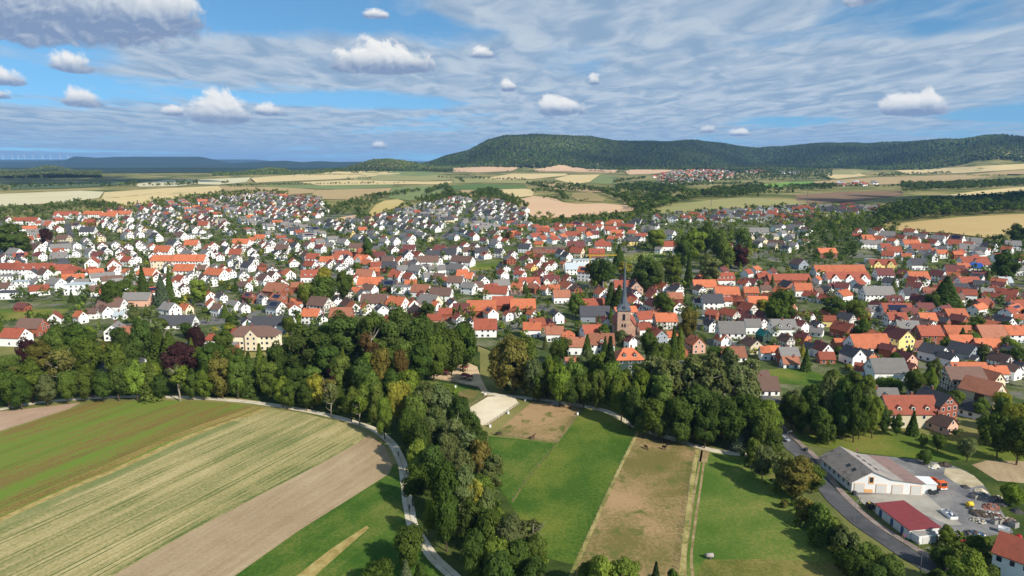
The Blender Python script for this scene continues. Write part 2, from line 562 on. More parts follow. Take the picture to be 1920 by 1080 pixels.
ground_mat('rough_grass', [lin(50, 66, 28), lin(68, 82, 36), lin(92, 98, 48)], 0.06, fine=.45, bumpy=.2)
ground_mat('gravel_path', [lin(188, 176, 150), lin(206, 195, 170), lin(218, 208, 186)], 0.2, fine=.3)
ground_mat('arena_sand', [lin(212, 196, 164), lin(220, 206, 176), lin(228, 216, 188)], 0.08, fine=.15)
ground_mat('play_sand', [lin(188, 162, 126), lin(206, 180, 142), lin(216, 194, 160)], 0.12, fine=.3)
ground_mat('dirt_track', [lin(122, 108, 70), lin(150, 130, 92), lin(170, 148, 112)], 0.2, fine=.4)
ground_mat('asphalt', [lin(72, 72, 74), lin(86, 86, 88), lin(100, 99, 98)], 0.12, fine=.25)
ground_mat('paving_pink', [lin(128, 112, 104), lin(142, 126, 116), lin(152, 138, 128)], 0.3, fine=.3)
ground_mat('concrete_yard', [lin(146, 140, 130), lin(160, 154, 142), lin(172, 166, 154)], 0.12, fine=.25)
ground_mat('gravel_yard', [lin(104, 103, 104), lin(124, 122, 120), lin(142, 139, 134)], 0.12, fine=.35, bumpy=.06)
ground_mat('pale_rubble', [lin(166, 152, 122), lin(184, 170, 138), lin(198, 186, 156)], 0.3, fine=.4, bumpy=.15)

ground_mat('dry_gravel', [lin(150, 144, 112), lin(172, 162, 132), lin(196, 184, 158)], 0.3, fine=.7, contrast=(.38, .62))
PATH = [(-60, 782), (0, 768), (60, 757), (150, 748), (250, 744), (350, 746), (450, 752), (550, 766), (640, 785), (700, 805), (735, 832), (752, 865), (760, 905), (765, 945), (772, 980), (792, 1015), (818, 1050), (860, 1090), (930, 1150)]
drape('field', [(-120, 790), (0, 772), (152, 755), (130, 766), (0, 808), (-120, 850)], 'soil_pink')
drape('field', [(-120, 852), (0, 810), (130, 768), (180, 753), (300, 750), (430, 755), (492, 766), (350, 817), (230, 872), (130, 913), (0, 970), (-120, 1022)], 'green_crop')
drape('field', [(-120, 1026), (0, 974), (130, 916), (230, 875), (350, 820), (497, 766), (560, 773), (640, 792), (688, 812), (672, 830), (600, 870), (480, 932), (350, 1000), (210, 1080), (100, 1150), (-120, 1150)], 'stubble')
drape('field', [(691, 814), (722, 838), (735, 870), (728, 889), (640, 945), (560, 995), (440, 1080), (350, 1150), (102, 1150), (211, 1080), (351, 1000), (481, 932), (601, 870), (673, 830)], 'soil_brown')
ground_mat('rut_green', [lin(84, 100, 54), lin(104, 114, 62), lin(140, 134, 86)], 0.08, fine=.6, contrast=(.4, .6))
EDGE = [(-120, 1024), (0, 972), (130, 914), (230, 873), (350, 818), (495, 766)]
strip('field_edge', EDGE, 4.0, 'ochre_edge', shift=-3.6)
strip('field_edge', EDGE, 2.6, 'hay_strip', shift=.8)
strip('field_edge', [(-120, 1034), (0, 982), (130, 922), (230, 881), (350, 826), (440, 789)], 4.5, 'teal_sprouts', shift=1.5)
strip('field_edge', [(211, 1079), (351, 999), (481, 931), (601, 869), (665, 833)], .9, 'rut_green', shift=-.6)
ground_mat('rut_brown', [lin(104, 84, 52), lin(118, 100, 58), lin(112, 116, 54)], 0.08, fine=.6, contrast=(.4, .6))
lp = lambda a, b, k: (a[0] + (b[0] - a[0]) * k, a[1] + (b[1] - a[1]) * k)
for k_ in (.2, .37, .54, .71, .88):
    a_, b_ = lp((-120, 1026), (100, 1150), k_), lp((478, 778), (652, 838), k_)
    for sh in (-.9, .9):
        strip('tramline', [a_, lp(a_, b_, .3), lp(a_, b_, .65), b_], .42, 'rut_green', shift=sh, n=16)
for k_ in (.2, .42, .64, .86):
    a_, b_ = lp((-120, 860), (-120, 1020), k_), lp((200, 757), (470, 770), k_)
    for sh in (-.9, .9):
        strip('tramline', [a_, lp(a_, b_, .3), lp(a_, b_, .65), b_], .42, 'rut_brown', shift=sh, n=16)
drape('meadow', [(730, 889), (737, 872), (748, 868), (757, 905), (761, 945), (768, 982), (788, 1017), (813, 1052), (850, 1090), (920, 1150), (352, 1150), (441, 1080), (561, 995), (641, 945)], 'meadow')
drape('hay_strip', [(688, 986), (692, 990), (585, 1085), (500, 1150), (475, 1150), (556, 1080), (620, 1030)], 'hay_strip')
strip('path', PATH, 3.1, 'gravel_path', n=24)
strip('path_crown', PATH, .4, 'dry_gravel', n=24)
drape('grass_bank', [(0, 690), (100, 640), (240, 640), (420, 680), (600, 650), (800, 640), (900, 660), (900, 720), (870, 765), (915, 830), (915, 890), (1010, 1010), (1085, 1060), (1060, 1150), (940, 1150), (868, 1090), (822, 1045), (796, 1010), (776, 975), (768, 940), (762, 900), (756, 862), (738, 828), (702, 800), (640, 780), (550, 761), (450, 747), (350, 741), (250, 740), (150, 743), (60, 752), (0, 763), (-100, 785), (-100, 700)], 'rough_grass')
drape('riding_arena', [(875, 768), (915, 744), (940, 743), (966, 747), (973, 757), (914, 797), (903, 798)], 'arena_sand', step=8)
drape('playground_sand', [(803, 708), (845, 690), (872, 678), (895, 688), (902, 710), (915, 735), (925, 742), (908, 742), (898, 726), (850, 716)], 'play_sand', step=8)
drape('paddock', [(853, 733), (870, 728), (898, 735), (893, 743), (866, 760), (855, 765)], 'worn_paddock')
drape('paddock', [(772, 710), (800, 712), (895, 730), (850, 732), (850, 765), (820, 770), (770, 745)], 'right_paddock')
drape('paddock', [(1000, 753), (1095, 763), (1046, 829), (927, 814), (960, 785)], 'worn_paddock')
drape('paddock', [(1098, 764), (1130, 764), (1165, 785), (1196, 806), (1084, 1046), (1078, 1060), (1020, 1045), (960, 950), (918, 890), (916, 818), (1046, 831)], 'lush_paddock')
drape('paddock', [(919, 821), (1043, 833), (1018, 864), (984, 906), (958, 944), (921, 890)], 'meadow')
strip('grass_verge', [(1046, 832), (1020, 863), (985, 906), (961, 942)], .4, 'olive_grass')
drape('paddock', [(1199, 808), (1240, 820), (1303, 841), (1270, 1080), (1262, 1150), (1060, 1150), (1086, 1050)], 'worn_paddock')
drape('paddock', [(1306, 842), (1330, 845), (1420, 852), (1440, 895), (1520, 955), (1600, 1015), (1680, 1075), (1740, 1150), (1264, 1150), (1272, 1080)], 'right_paddock')
strip('farm_lane', [(905, 735), (935, 741), (965, 744), (1000, 748), (1060, 756), (1110, 765), (1140, 773), (1175, 791), (1205, 806), (1260, 823), (1330, 843), (1400, 853), (1440, 850)], 3.2, 'gravel_path')
for dxp in (-5, 5):
    strip('wheel_track', [(1320 + dxp * .7, 845), (1314 + dxp * .8, 880), (1306 + dxp, 930), (1297 + dxp, 990), (1291 + dxp * 1.1, 1040), (1292 + dxp * 1.4, 1080), (1300 + dxp * 1.6, 1110)], 0.7, 'dirt_track')
strip('grass_verge', [(1307, 843), (1298, 900), (1286, 990), (1277, 1080), (1272, 1120)], 1.6, 'dry_grass')
strip('grass_verge', [(1197, 809), (1160, 883), (1130, 948), (1086, 1046), (1062, 1100)], 1.1, 'dry_grass')
drape('grass_strip', [(1320, 1050), (1420, 1049), (1560, 1054), (1650, 1062), (1740, 1150), (1310, 1150), (1305, 1085)], 'olive_grass')
drape('dirt_patch', [(1312, 843), (1330, 846), (1326, 868), (1309, 866)], 'dirt_track', step=6)
# right: meadow, yard, dirt field
drape('lawn', [(1468, 802), (1560, 806), (1700, 812), (1800, 822), (1950, 830), (2180, 840), (2180, 890), (1950, 872), (1840, 862), (1770, 868), (1700, 860), (1560, 842), (1500, 832)], 'mown_grass')
drape('rough_bank', [(1700, 858), (1770, 866), (1840, 864), (2180, 895), (2180, 1150), (1760, 1150), (1700, 1010), (1800, 900)], 'rough_grass')
drape('dirt_field', [(1822, 872), (1850, 864), (2040, 868), (2100, 915), (1960, 910), (1870, 902)], 'soil_brown')
drape('gravel_yard', [(1545, 850), (1600, 850), (1720, 862), (1775, 870), (1812, 884), (1840, 905), (1862, 935), (1885, 970), (1900, 1000), (1830, 1008), (1770, 1008), (1700, 1000), (1640, 955), (1590, 920)], 'gravel_yard')
drape('concrete_apron', [(1608, 928), (1735, 926), (1775, 962), (1805, 985), (1780, 985), (1720, 960), (1690, 962), (1650, 968), (1612, 940)], 'concrete_yard')
drape('pale_rubble_ground', [(1772, 878), (1800, 880), (1825, 892), (1845, 910), (1820, 915), (1790, 905), (1770, 890)], 'pale_rubble')
ROAD = [(1420, 770), (1440, 790), (1460, 812), (1484, 836), (1510, 860), (1540, 906), (1586, 956), (1630, 992), (1680, 1024), (1725, 1052), (1775, 1085), (1850, 1130), (1950, 1190)]
strip('road', ROAD, 5.6, 'asphalt')
strip('pavement', ROAD, 1.9, 'paving_pink', off=0.2, shift=-3.9, thick=0.25)
# town floor and streets
ground_mat('town_ground', [lin(60, 76, 36), lin(82, 92, 48), lin(122, 120, 94)], 0.05, fine=.5, contrast=(.34, .64), patch=(lin(112, 110, 106), .03, .54, .62))
drape('town_ground', [(-260, 600), (-260, 430), (0, 412), (120, 402), (280, 382), (420, 366), (600, 372), (640, 400), (760, 392), (860, 372), (940, 380), (1000, 412), (1180, 405), (1300, 398), (1450, 388), (1640, 388), (1640, 430), (1780, 440), (1990, 470), (2180, 480), (2180, 760), (1900, 760), (1700, 745), (1480, 760), (1430, 740), (1340, 700), (1150, 690), (1000, 690), (900, 650), (700, 630), (600, 640), (500, 660), (420, 660), (250, 630), (120, 640)], 'town_ground', step=20)
STREETS = [([(1445, 760), (1425, 700), (1375, 665), (1340, 640), (1318, 605), (1305, 570), (1292, 535), (1285, 515)], 7), ([(1318, 605), (1420, 632), (1560, 655), (1700, 690), (1780, 720), (1830, 760)], 5.5),
           ([(1180, 640), (1230, 648), (1300, 640)], 6), ([(1285, 515), (1370, 508), (1480, 512), (1620, 522), (1650, 560), (1560, 585), (1420, 600)], 6), ([(1620, 522), (1615, 490), (1600, 465), (1560, 445)], 6),
           ([(1285, 515), (1180, 520), (1100, 545), (1050, 570), (1060, 620), (1000, 640)], 6), ([(1050, 570), (950, 580), (860, 560), (760, 540), (640, 535), (560, 545), (420, 560), (300, 560), (150, 612)], 6),
           ([(150, 612), (190, 604), (240, 590), (300, 575), (380, 545)], 7), ([(640, 535), (600, 500), (480, 490), (330, 500), (180, 515), (0, 520)], 6), ([(880, 380), (870, 410), (830, 450), (850, 490), (830, 530)], 5),
           ([(125, 420), (135, 450), (160, 480), (180, 515)], 6), ([(960, 470), (1010, 480), (1060, 500), (1100, 545)], 7), ([(400, 400), (460, 430), (560, 450), (700, 470), (830, 470)], 5), ([(1700, 540), (1650, 515), (1630, 480)], 6),
           ([(830, 470), (960, 470), (1080, 455), (1200, 440), (1330, 430)], 6)]
for ln, w in STREETS:
    strip('street', ln, w, 'asphalt', off=0.52, n=14)
CLEAR_PX = [[(-60, 568), (60, 564), (130, 562), (146, 572), (122, 594), (60, 602), (-60, 612)], [(866, 490), (925, 485), (960, 488), (938, 510), (878, 514)], [(1163, 478), (1230, 473), (1300, 477), (1292, 494), (1180, 498)],
            [(688, 404), (705, 384), (720, 376), (748, 372), (760, 378), (742, 392), (712, 402)], [(608, 422), (640, 406), (670, 402), (666, 416)], [(796, 502), (860, 484), (872, 490), (838, 512)], [(540, 424), (600, 408), (668, 398), (650, 406), (600, 424)],
            [(1440, 692), (1500, 688), (1600, 702), (1635, 716), (1560, 733), (1450, 722)]]
drape('sports_meadow', [(-20, 570), (60, 568), (130, 566), (143, 572), (120, 590), (60, 598), (-20, 606)], 'mown_grass', off=0.62)
drape('sports_meadow', [(870, 492), (925, 488), (955, 490), (935, 506), (880, 510)], 'mown_grass', off=0.62)
drape('graveyard_lawn', [(1165, 480), (1230, 474), (1300, 478), (1290, 492), (1180, 496)], 'mown_grass', off=0.62)
drape('car_park', [(800, 500), (860, 486), (868, 490), (838, 508), (812, 508)], 'gravel_yard', off=0.62)
drape('garden_lawn', [(1440, 695), (1500, 690), (1560, 710), (1600, 705), (1630, 715), (1560, 730), (1450, 720)], 'lush_paddock', off=0.62)

# ------------------------------------------------------------------ fields beyond the town
GOLD = [lin(196, 172, 120), lin(208, 186, 134), lin(218, 198, 148)]
PALE = [lin(190, 180, 140), lin(204, 194, 156), lin(214, 206, 170)]
PINK = [lin(196, 160, 124), lin(206, 172, 136), lin(212, 182, 148)]
TAN = [lin(160, 138, 96), lin(176, 152, 108), lin(188, 166, 122)]
DRY = [lin(136, 122, 78), lin(152, 136, 90), lin(166, 150, 104)]
GRN = [lin(104, 120, 70), lin(120, 132, 80), lin(134, 142, 92)]
OLV = [lin(134, 134, 84), lin(150, 146, 94), lin(164, 158, 106)]
BRN = [lin(116, 94, 72), lin(132, 108, 84), lin(146, 122, 98)]
BRT = [lin(104, 140, 56), lin(116, 152, 66), lin(126, 160, 76)]
FIELDS = [
    ('far_pale', PALE, .7, [(-120, 372), (0, 364), (150, 358), (195, 360), (185, 372), (120, 380), (0, 388), (-120, 394)]),
    ('far_gold', GOLD, .2, [(196, 361), (300, 354), (410, 349), (420, 353), (405, 362), (330, 380), (230, 386), (190, 374)]),
    ('far_dry', DRY, 1.0, [(200, 372), (300, 362), (395, 362), (345, 378), (290, 384), (230, 392), (150, 388)]),
    ('far_pale_b', PALE, 1.2, [(250, 346), (310, 338), (365, 336), (368, 345), (330, 350), (262, 351)]),
    ('far_pale_c', PALE, .4, [(370, 337), (470, 333), (462, 342), (410, 347), (372, 346)]),
    ('far_tan', TAN, .1, [(410, 350), (520, 351), (590, 356), (590, 362), (520, 368), (430, 362)]),
    ('far_green', GRN, .1, [(470, 349), (640, 346), (740, 344), (735, 352), (640, 356), (560, 354)]),
    ('far_tan_b', TAN, .3, [(592, 357), (735, 353), (720, 368), (690, 376), (610, 374), (585, 366)]),
    ('far_gold_b', GOLD, .1, [(470, 334), (640, 322), (720, 320), (760, 325), (640, 336), (480, 343)]),
    ('far_olive', OLV, .3, [(640, 326), (720, 322), (840, 330), (870, 336), (800, 340), (660, 338)]),
    ('far_gold_c', GOLD, .2, [(560, 342), (660, 338), (790, 341), (850, 340), (840, 346), (740, 346), (600, 348)]),
    ('far_green_b', GRN, .5, [(718, 321), (790, 319), (838, 328), (780, 331), (735, 328)]),
    ('far_green_c', GRN, .9, [(735, 352), (840, 347), (835, 358), (815, 366), (770, 377), (728, 372)]),
    ('far_green_d', [lin(80, 104, 54), lin(92, 114, 60), lin(106, 124, 70)], .2, [(845, 348), (900, 345), (985, 348), (990, 354), (900, 357), (845, 356)]),
    ('far_tan_c', TAN, .6, [(862, 357), (905, 356), (902, 367), (880, 372)]),
    ('far_gold_d', GOLD, .5, [(932, 356), (975, 352), (1003, 358), (998, 368), (958, 372), (930, 368)]),
    ('far_pink', PINK, .3, [(960, 378), (1000, 368), (1040, 372), (1055, 380), (1080, 383), (1130, 382), (1190, 387), (1186, 396), (1130, 402), (1080, 408), (1040, 409), (1000, 408), (985, 395)]),
    ('far_pink_b', PINK, .9, [(1168, 382), (1195, 367), (1238, 371), (1230, 379), (1196, 387)]),
    ('far_tan_d', DRY, .4, [(1075, 362), (1110, 361), (1135, 372), (1130, 379), (1085, 377), (1070, 369)]),
    ('far_gold_e', TAN, .1, [(1010, 341), (1060, 345), (1140, 355), (1148, 362), (1100, 361), (1030, 354)]),
    ('far_pink_c', PINK, .1, [(842, 316), (900, 313), (975, 314), (960, 321), (900, 324), (850, 323)]),
    ('far_pink_d', PINK, .3, [(1000, 319), (1050, 309), (1080, 314), (1160, 318), (1150, 325), (1060, 322), (1010, 322)]),
    ('far_gold_f', GOLD, 1.2, [(1038, 336), (1070, 328), (1125, 328), (1105, 342), (1075, 346)]),
    ('far_green_e', GRN, .2, [(1105, 343), (1128, 328), (1158, 332), (1154, 346), (1130, 346)]),
    ('far_gold_g', GOLD, .2, [(900, 336), (960, 326), (1060, 326), (1066, 329), (1000, 336), (940, 338)]),
    ('far_olive_b', OLV, .1, [(850, 336), (900, 334), (1000, 339), (1000, 345), (900, 343), (850, 345)]),
    ('far_pink_e', PINK, .2, [(1170, 322), (1200, 314), (1270, 314), (1280, 318), (1230, 326), (1180, 328)]),
    ('far_olive_c', OLV, .5, [(1190, 395), (1260, 384), (1330, 376), (1395, 370), (1440, 374), (1400, 390), (1330, 396), (1250, 402)]),
    ('far_tan_e', OLV, .3, [(1330, 377), (1380, 374), (1520, 378), (1500, 388), (1420, 393), (1350, 395)]),
    ('far_green_f', BRT, .2, [(1425, 346), (1480, 342), (1525, 341), (1530, 347), (1480, 352), (1432, 352)]),
    ('far_tan_f', TAN, .1, [(1525, 341), (1640, 333), (1800, 328), (1930, 318), (1930, 326), (1800, 338), (1680, 346), (1570, 349), (1530, 347)]),
    ('far_brown', BRN, .05, [(1490, 366), (1580, 360), (1690, 358), (1695, 366), (1620, 376), (1530, 382), (1495, 380)]),
    ('far_gold_h', GOLD, .1, [(1680, 320), (1780, 315), (1930, 307), (1930, 317), (1800, 325), (1700, 327)]),
    ('far_field_right', [lin(176, 148, 98), lin(186, 160, 108), lin(194, 170, 120)], .15, [(1640, 430), (1700, 418), (1800, 408), (1960, 400), (2180, 392), (2180, 440), (1890, 440), (1860, 448), (1780, 438), (1700, 434)]),
    ('far_gold_i', GOLD, .3, [(1780, 366), (1840, 358), (1930, 350), (1930, 356), (1850, 364), (1790, 370)]),
    ('far_olive_d', OLV, .2, [(1540, 320), (1600, 318), (1640, 322), (1600, 328), (1545, 327)]),
    ('far_gold_j', GOLD, .2, [(1555, 324), (1600, 322), (1625, 330), (1570, 336), (1550, 333)]),
    ('far_gold_k', [lin(176, 156, 96), lin(188, 168, 108), lin(200, 180, 124)], .9, [(690, 402), (705, 385), (720, 377), (745, 374), (758, 378), (742, 390), (712, 400), (692, 410)]),
    ('far_pink_f', PINK, .9, [(612, 420), (640, 408), (668, 404), (664, 414), (630, 420)]),
    ('far_green_g', [lin(78, 92, 60), lin(88, 102, 66), lin(98, 110, 72)], .1, [(20, 348), (150, 342), (240, 338), (240, 346), (120, 354), (20, 356)]),
]
for i, (nm, c, ang, poly) in enumerate(FIELDS):
    ground_mat(nm, c, 0.006, rows=ang, stretch=12, row_scale=0.05, row_mix=.6, fine=.12, contrast=(.3, .7))
    drape('far_field', poly, nm, step=8)

# ------------------------------------------------------------------ houses
CLAY_MOSS = lin(96, 62, 44)
ROOF = {'o': ('roof_orange', lin(188, 108, 74)), 'r': ('roof_red', lin(152, 82, 62)), 'm': ('roof_maroon', lin(110, 64, 60)), 'b': ('roof_brown', lin(108, 84, 74)),
        'g': ('roof_grey', lin(126, 122, 118)), 'k': ('roof_anthracite', lin(74, 74, 78)), 'w': ('roof_weathered', lin(156, 102, 78)), 'u': ('roof_blue', lin(28, 74, 160)), 't': ('roof_teal', lin(36, 118, 110)), 'e': ('roof_metal', lin(176, 186, 190))}
ROOF_WORD = {'o': 'orange', 'r': 'red', 'm': 'maroon', 'b': 'brown', 'g': 'grey', 'k': 'dark', 'w': 'weathered orange', 'u': 'blue', 't': 'teal', 'e': 'pale metal'}
WALL = {'w': ('wall_white', lin(243, 242, 239)), 'c': ('wall_cream', lin(222, 208, 178)), 'y': ('wall_yellow', lin(230, 206, 132)), 'p': ('wall_salmon', lin(218, 170, 146)), 'b': ('wall_brick', lin(150, 88, 66)),
        's': ('wall_slate', lin(140, 148, 156)), 't': ('wall_plaster', lin(232, 228, 218)), 'g': ('wall_green_slate', lin(66, 84, 76)), 'o': ('wall_orange', lin(206, 128, 88)), 'd': ('wall_red', lin(150, 34, 40))}
WALL_WORD = {'w': 'white', 'c': 'cream', 'y': 'yellow', 'p': 'salmon pink', 'b': 'brick', 's': 'grey slate clad', 't': 'half timbered', 'g': 'dark green clad', 'o': 'orange rendered', 'd': 'deep red'}


def roof_mat(nm, c, clay):
    m, T = new_mat(nm)
    pos = T.n('ShaderNodeNewGeometry').outputs['Position']
    rnd = T.n('ShaderNodeObjectInfo').outputs['Random']
    n = T.noise(pos, 0.5, 6, 0.7)
    n2 = T.noise(pos, 3.5, 3, 0.7)
    f = T.m('ADD', 0.62, T.m('ADD', T.m('MULTIPLY', n, 0.5), T.m('MULTIPLY', n2, 0.26)))
    f = T.m('MULTIPLY', f, T.m('ADD', 0.8, T.m('MULTIPLY', rnd, 0.4)))
    c2 = T.mix(1.0, c, T.xyz(f, f, f), 'MULTIPLY')
    if clay:
        c2 = T.mix(T.m('MULTIPLY', T.ramp(T.noise(pos, 0.28, 5, 0.7, .5), .5, .75), .55), c2, CLAY_MOSS)
    b = principled(T, 0.75, 0.25)
    T.put(c2, b.inputs['Base Color'])
    wv = T.n('ShaderNodeTexWave', wave_type='BANDS', bands_direction='Z', wave_profile='SAW')
    T.put(pos, wv.inputs['Vector'])
    wv.inputs['Scale'].default_value = 1.35
    wv.inputs['Distortion'].default_value = 0.4
    bp = T.n('ShaderNodeBump')
    bp.inputs['Strength'].default_value, bp.inputs['Distance'].default_value = 0.5, 0.06
    T.put(wv.outputs['Fac'], bp.inputs['Height'])
    T.put(bp.outputs[0], b.inputs['Normal'])


for k, (nm, c) in ROOF.items():
    roof_mat(nm, c, k in 'orw')
for k, (nm, c) in WALL.items():
    flat_mat(nm, c, 0.85, 0.2, 0.08, 0.6, tint=(k != 'w'), streak=(tuple(0.62 * x for x in c[:3]) + (1,), .25, .62, .95))
flat_mat('window_glass', (0.025, 0.03, 0.04, 1), 0.12, 0.5, 0.3, 0.3)
flat_mat('window_frame', lin(232, 232, 230), 0.5, 0.3, 0.03)
flat_mat('chimney_brick', lin(140, 84, 66), 0.85, 0.2, 0.2, 3)
flat_mat('beam', lin(62, 46, 38), 0.8, 0.2, 0.2, 3)
flat_mat('solar', lin(26, 34, 60), 0.12, 0.6, 0.15, .5)
flat_mat('gutter_zinc', lin(120, 122, 124), 0.5, 0.4, 0.1)
flat_mat('garage_door', lin(206, 204, 198), 0.6, 0.3, 0.05)
flat_mat('wood_door', lin(92, 62, 46), 0.7, 0.2, 0.2)


class MB:
    """collects polygons with materials; build() links them as one mesh object"""
    def __init__(self):
        self.v, self.f, self.m, self.mats = [], [], [], []

    def mi(self, mat):
        if mat not in self.mats:
            self.mats.append(mat)
        return self.mats.index(mat)

    def add(self, vs_, fs, mat):
        o, k = len(self.v), self.mi(mat)
        self.v.extend(vs_)
        for f in fs:
            self.f.append(tuple(i + o for i in f))
            self.m.append(k)
        return self

    def box(self, c, s, mat, rz=0.0, top=(1, 1)):
        cx, cy, cz = c
        hx, hy, hz = s[0] / 2, s[1] / 2, s[2] / 2
        ca, sa = math.cos(rz), math.sin(rz)
        pts = []
        for zz, (kx, ky) in ((-hz, (1, 1)), (hz, top)):
            for xx, yy in ((-hx, -hy), (hx, -hy), (hx, hy), (-hx, hy)):
                xx, yy = xx * kx, yy * ky
                pts.append((cx + xx * ca - yy * sa, cy + xx * sa + yy * ca, cz + zz))
        return self.add(pts, [(3, 2, 1, 0), (4, 5, 6, 7), (0, 1, 5, 4), (1, 2, 6, 5), (2, 3, 7, 6), (3, 0, 4, 7)], mat)

    def bar(self, a, b, r, mat, n=4, r2=None):
        a, b = Vector(a), Vector(b)
        d = (b - a).normalized()
        p = d.orthogonal().normalized()
        q = d.cross(p)
        r2 = r if r2 is None else r2
        vs_ = [a + (p * math.cos(t) + q * math.sin(t)) * r for t in (2 * math.pi * (i + .5) / n for i in range(n))] + \
              [b + (p * math.cos(t) + q * math.sin(t)) * r2 for t in (2 * math.pi * (i + .5) / n for i in range(n))]
        fs = [(i, (i + 1) % n, n + (i + 1) % n, n + i) for i in range(n)] + [tuple(range(n - 1, -1, -1)), tuple(range(n, 2 * n))]
        return self.add([tuple(v) for v in vs_], fs, mat)

    def lathe(self, c, prof, mat, n=12):
        vs_, fs = [], []
        for (r, z) in prof:
            vs_ += [(c[0] + r * math.cos(2 * math.pi * i / n), c[1] + r * math.sin(2 * math.pi * i / n), c[2] + z) for i in range(n)]
        for k in range(len(prof) - 1):
            fs += [(k * n + i, k * n + (i + 1) % n, (k + 1) * n + (i + 1) % n, (k + 1) * n + i) for i in range(n)]
        fs += [tuple(range(n - 1, -1, -1)), tuple((len(prof) - 1) * n + i for i in range(n))]
        return self.add(vs_, fs, mat)

    def build(self, name, parent=None, smooth=False, kind=None):
        o = mesh_obj(name, self.v, self.f, self.mats, parent, smooth)
        if len(self.mats) > 1:
            o.data.polygons.foreach_set('material_index', self.m)
        if kind:
            o['kind'] = kind
        return o

    def moved(self, loc, rz, other):
        """append this to another collector, turned and moved"""
        ca, sa = math.cos(rz), math.sin(rz)
        o = len(other.v)
        other.v.extend([(x * ca - y * sa + loc[0], x * sa + y * ca + loc[1], z + loc[2]) for x, y, z in self.v])
        km = [other.mi(m) for m in self.mats]
        other.f.extend([tuple(i + o for i in f) for f in self.f])
        other.m.extend([km[i] for i in self.m])


def roof_slab(mb, L, W, e, tan, mat, ov=0.45, t=0.22, ox=0.0, oy=0.0, axis='x', vg=None):
    """two pitched slabs meeting at a ridge along local x (or y)"""
    vg = ov * .8 if vg is None else vg
    b, zr = W / 2 + ov, e + W / 2 * tan + 0.03
    ze = e - ov * tan + 0.03
    prof = [(-b, ze + t), (0, zr + t), (b, ze + t), (b, ze), (0, zr), (-b, ze)]
    a = L / 2 + vg
    P = [(s * a, y, z) for s in (-1, 1) for (y, z) in prof]
    if axis == 'y':
        P = [(-y, x, z) for (x, y, z) in P]
    P = [(x + ox, y + oy, z) for x, y, z in P]
    fs = [(i, i + 6, (i + 1) % 6 + 6, (i + 1) % 6) for i in range(6)] + [(0, 1, 4, 5), (1, 2, 3, 4), (11, 10, 7, 6), (10, 9, 8, 7)]
    mb.add(P, [f[::-1] for f in fs], mat)


def hip_roof(mb, L, W, e, tan, mat, ov=0.5, inset=0.8):
    a, b = L / 2 + ov, W / 2 + ov
    ze, zr = e - ov * tan + .05, e + W / 2 * tan + .1
    r = max(0.3, L / 2 - W / 2 * inset)
    P = [(-a, -b, ze), (a, -b, ze), (a, b, ze), (-a, b, ze), (-r, 0, zr), (r, 0, zr), (-a, -b, ze - .2), (a, -b, ze - .2), (a, b, ze - .2), (-a, b, ze - .2)]
    mb.add(P, [(0, 1, 5, 4), (1, 2, 5), (2, 3, 4, 5), (3, 0, 4), (0, 6, 7, 1), (1, 7, 8, 2), (2, 8, 9, 3), (3, 9, 6, 0), (9, 8, 7, 6)], mat)


def gable_walls(mb, L, W, e, tan, mat, ox=0, oy=0, axis='x', hip=False, down=2.0):
    a, b, zr = L / 2, W / 2, e + (0 if hip else W / 2 * tan)
    P = []
    for s in (-1, 1):
        P += [(s * a, -b, -down), (s * a, b, -down), (s * a, b, e), (s * a, 0, zr), (s * a, -b, e)]
    if axis == 'y':
        P = [(-y, x, z) for x, y, z in P]
    P = [(x + ox, y + oy, z) for x, y, z in P]
    mb.add(P, [(0, 4, 3, 2, 1), (5, 6, 7, 8, 9), (0, 5, 9, 4), (1, 2, 7, 6), (0, 1, 6, 5)], mat)


def window_at(mb, p, n, w, h, frame=True):
    """window slightly proud of a wall; n: outward wall normal (x, y)"""
    rz = math.atan2(n[1], n[0]) - math.pi / 2
    if frame:
        mb.box((p[0] + n[0] * .02, p[1] + n[1] * .02, p[2]), (w + .24, .06, h + .24), 'window_frame', rz)
    mb.box((p[0] + n[0] * .04, p[1] + n[1] * .04, p[2]), (w, .06, h), 'window_glass', rz)


SIMPLE = [False]


def plain_windows(mb, L, W, e, tan, rnd):
    for (length, off, n) in ((L, W / 2 + .04, (0, -1)), (W, L / 2 + .04, (1, 0))):
        k = max(1, int(length / 3))
        for z in ((1.7, 4.2) if e > 4.4 else (1.7,)) + ((e + 1.4,) if n[0] else ()):
            for i in range(k):
                t = ((i + .5) / k - .5) * length * (.45 if z > e else 1)
                P = lambda a, b: (n[0] * off - n[1] * (t + a), n[1] * off + n[0] * (t + a), z + b)
                mb.add([P(-.5, -.6), P(.5, -.6), P(.5, .6), P(-.5, .6)], [(0, 1, 2, 3)], 'window_glass')


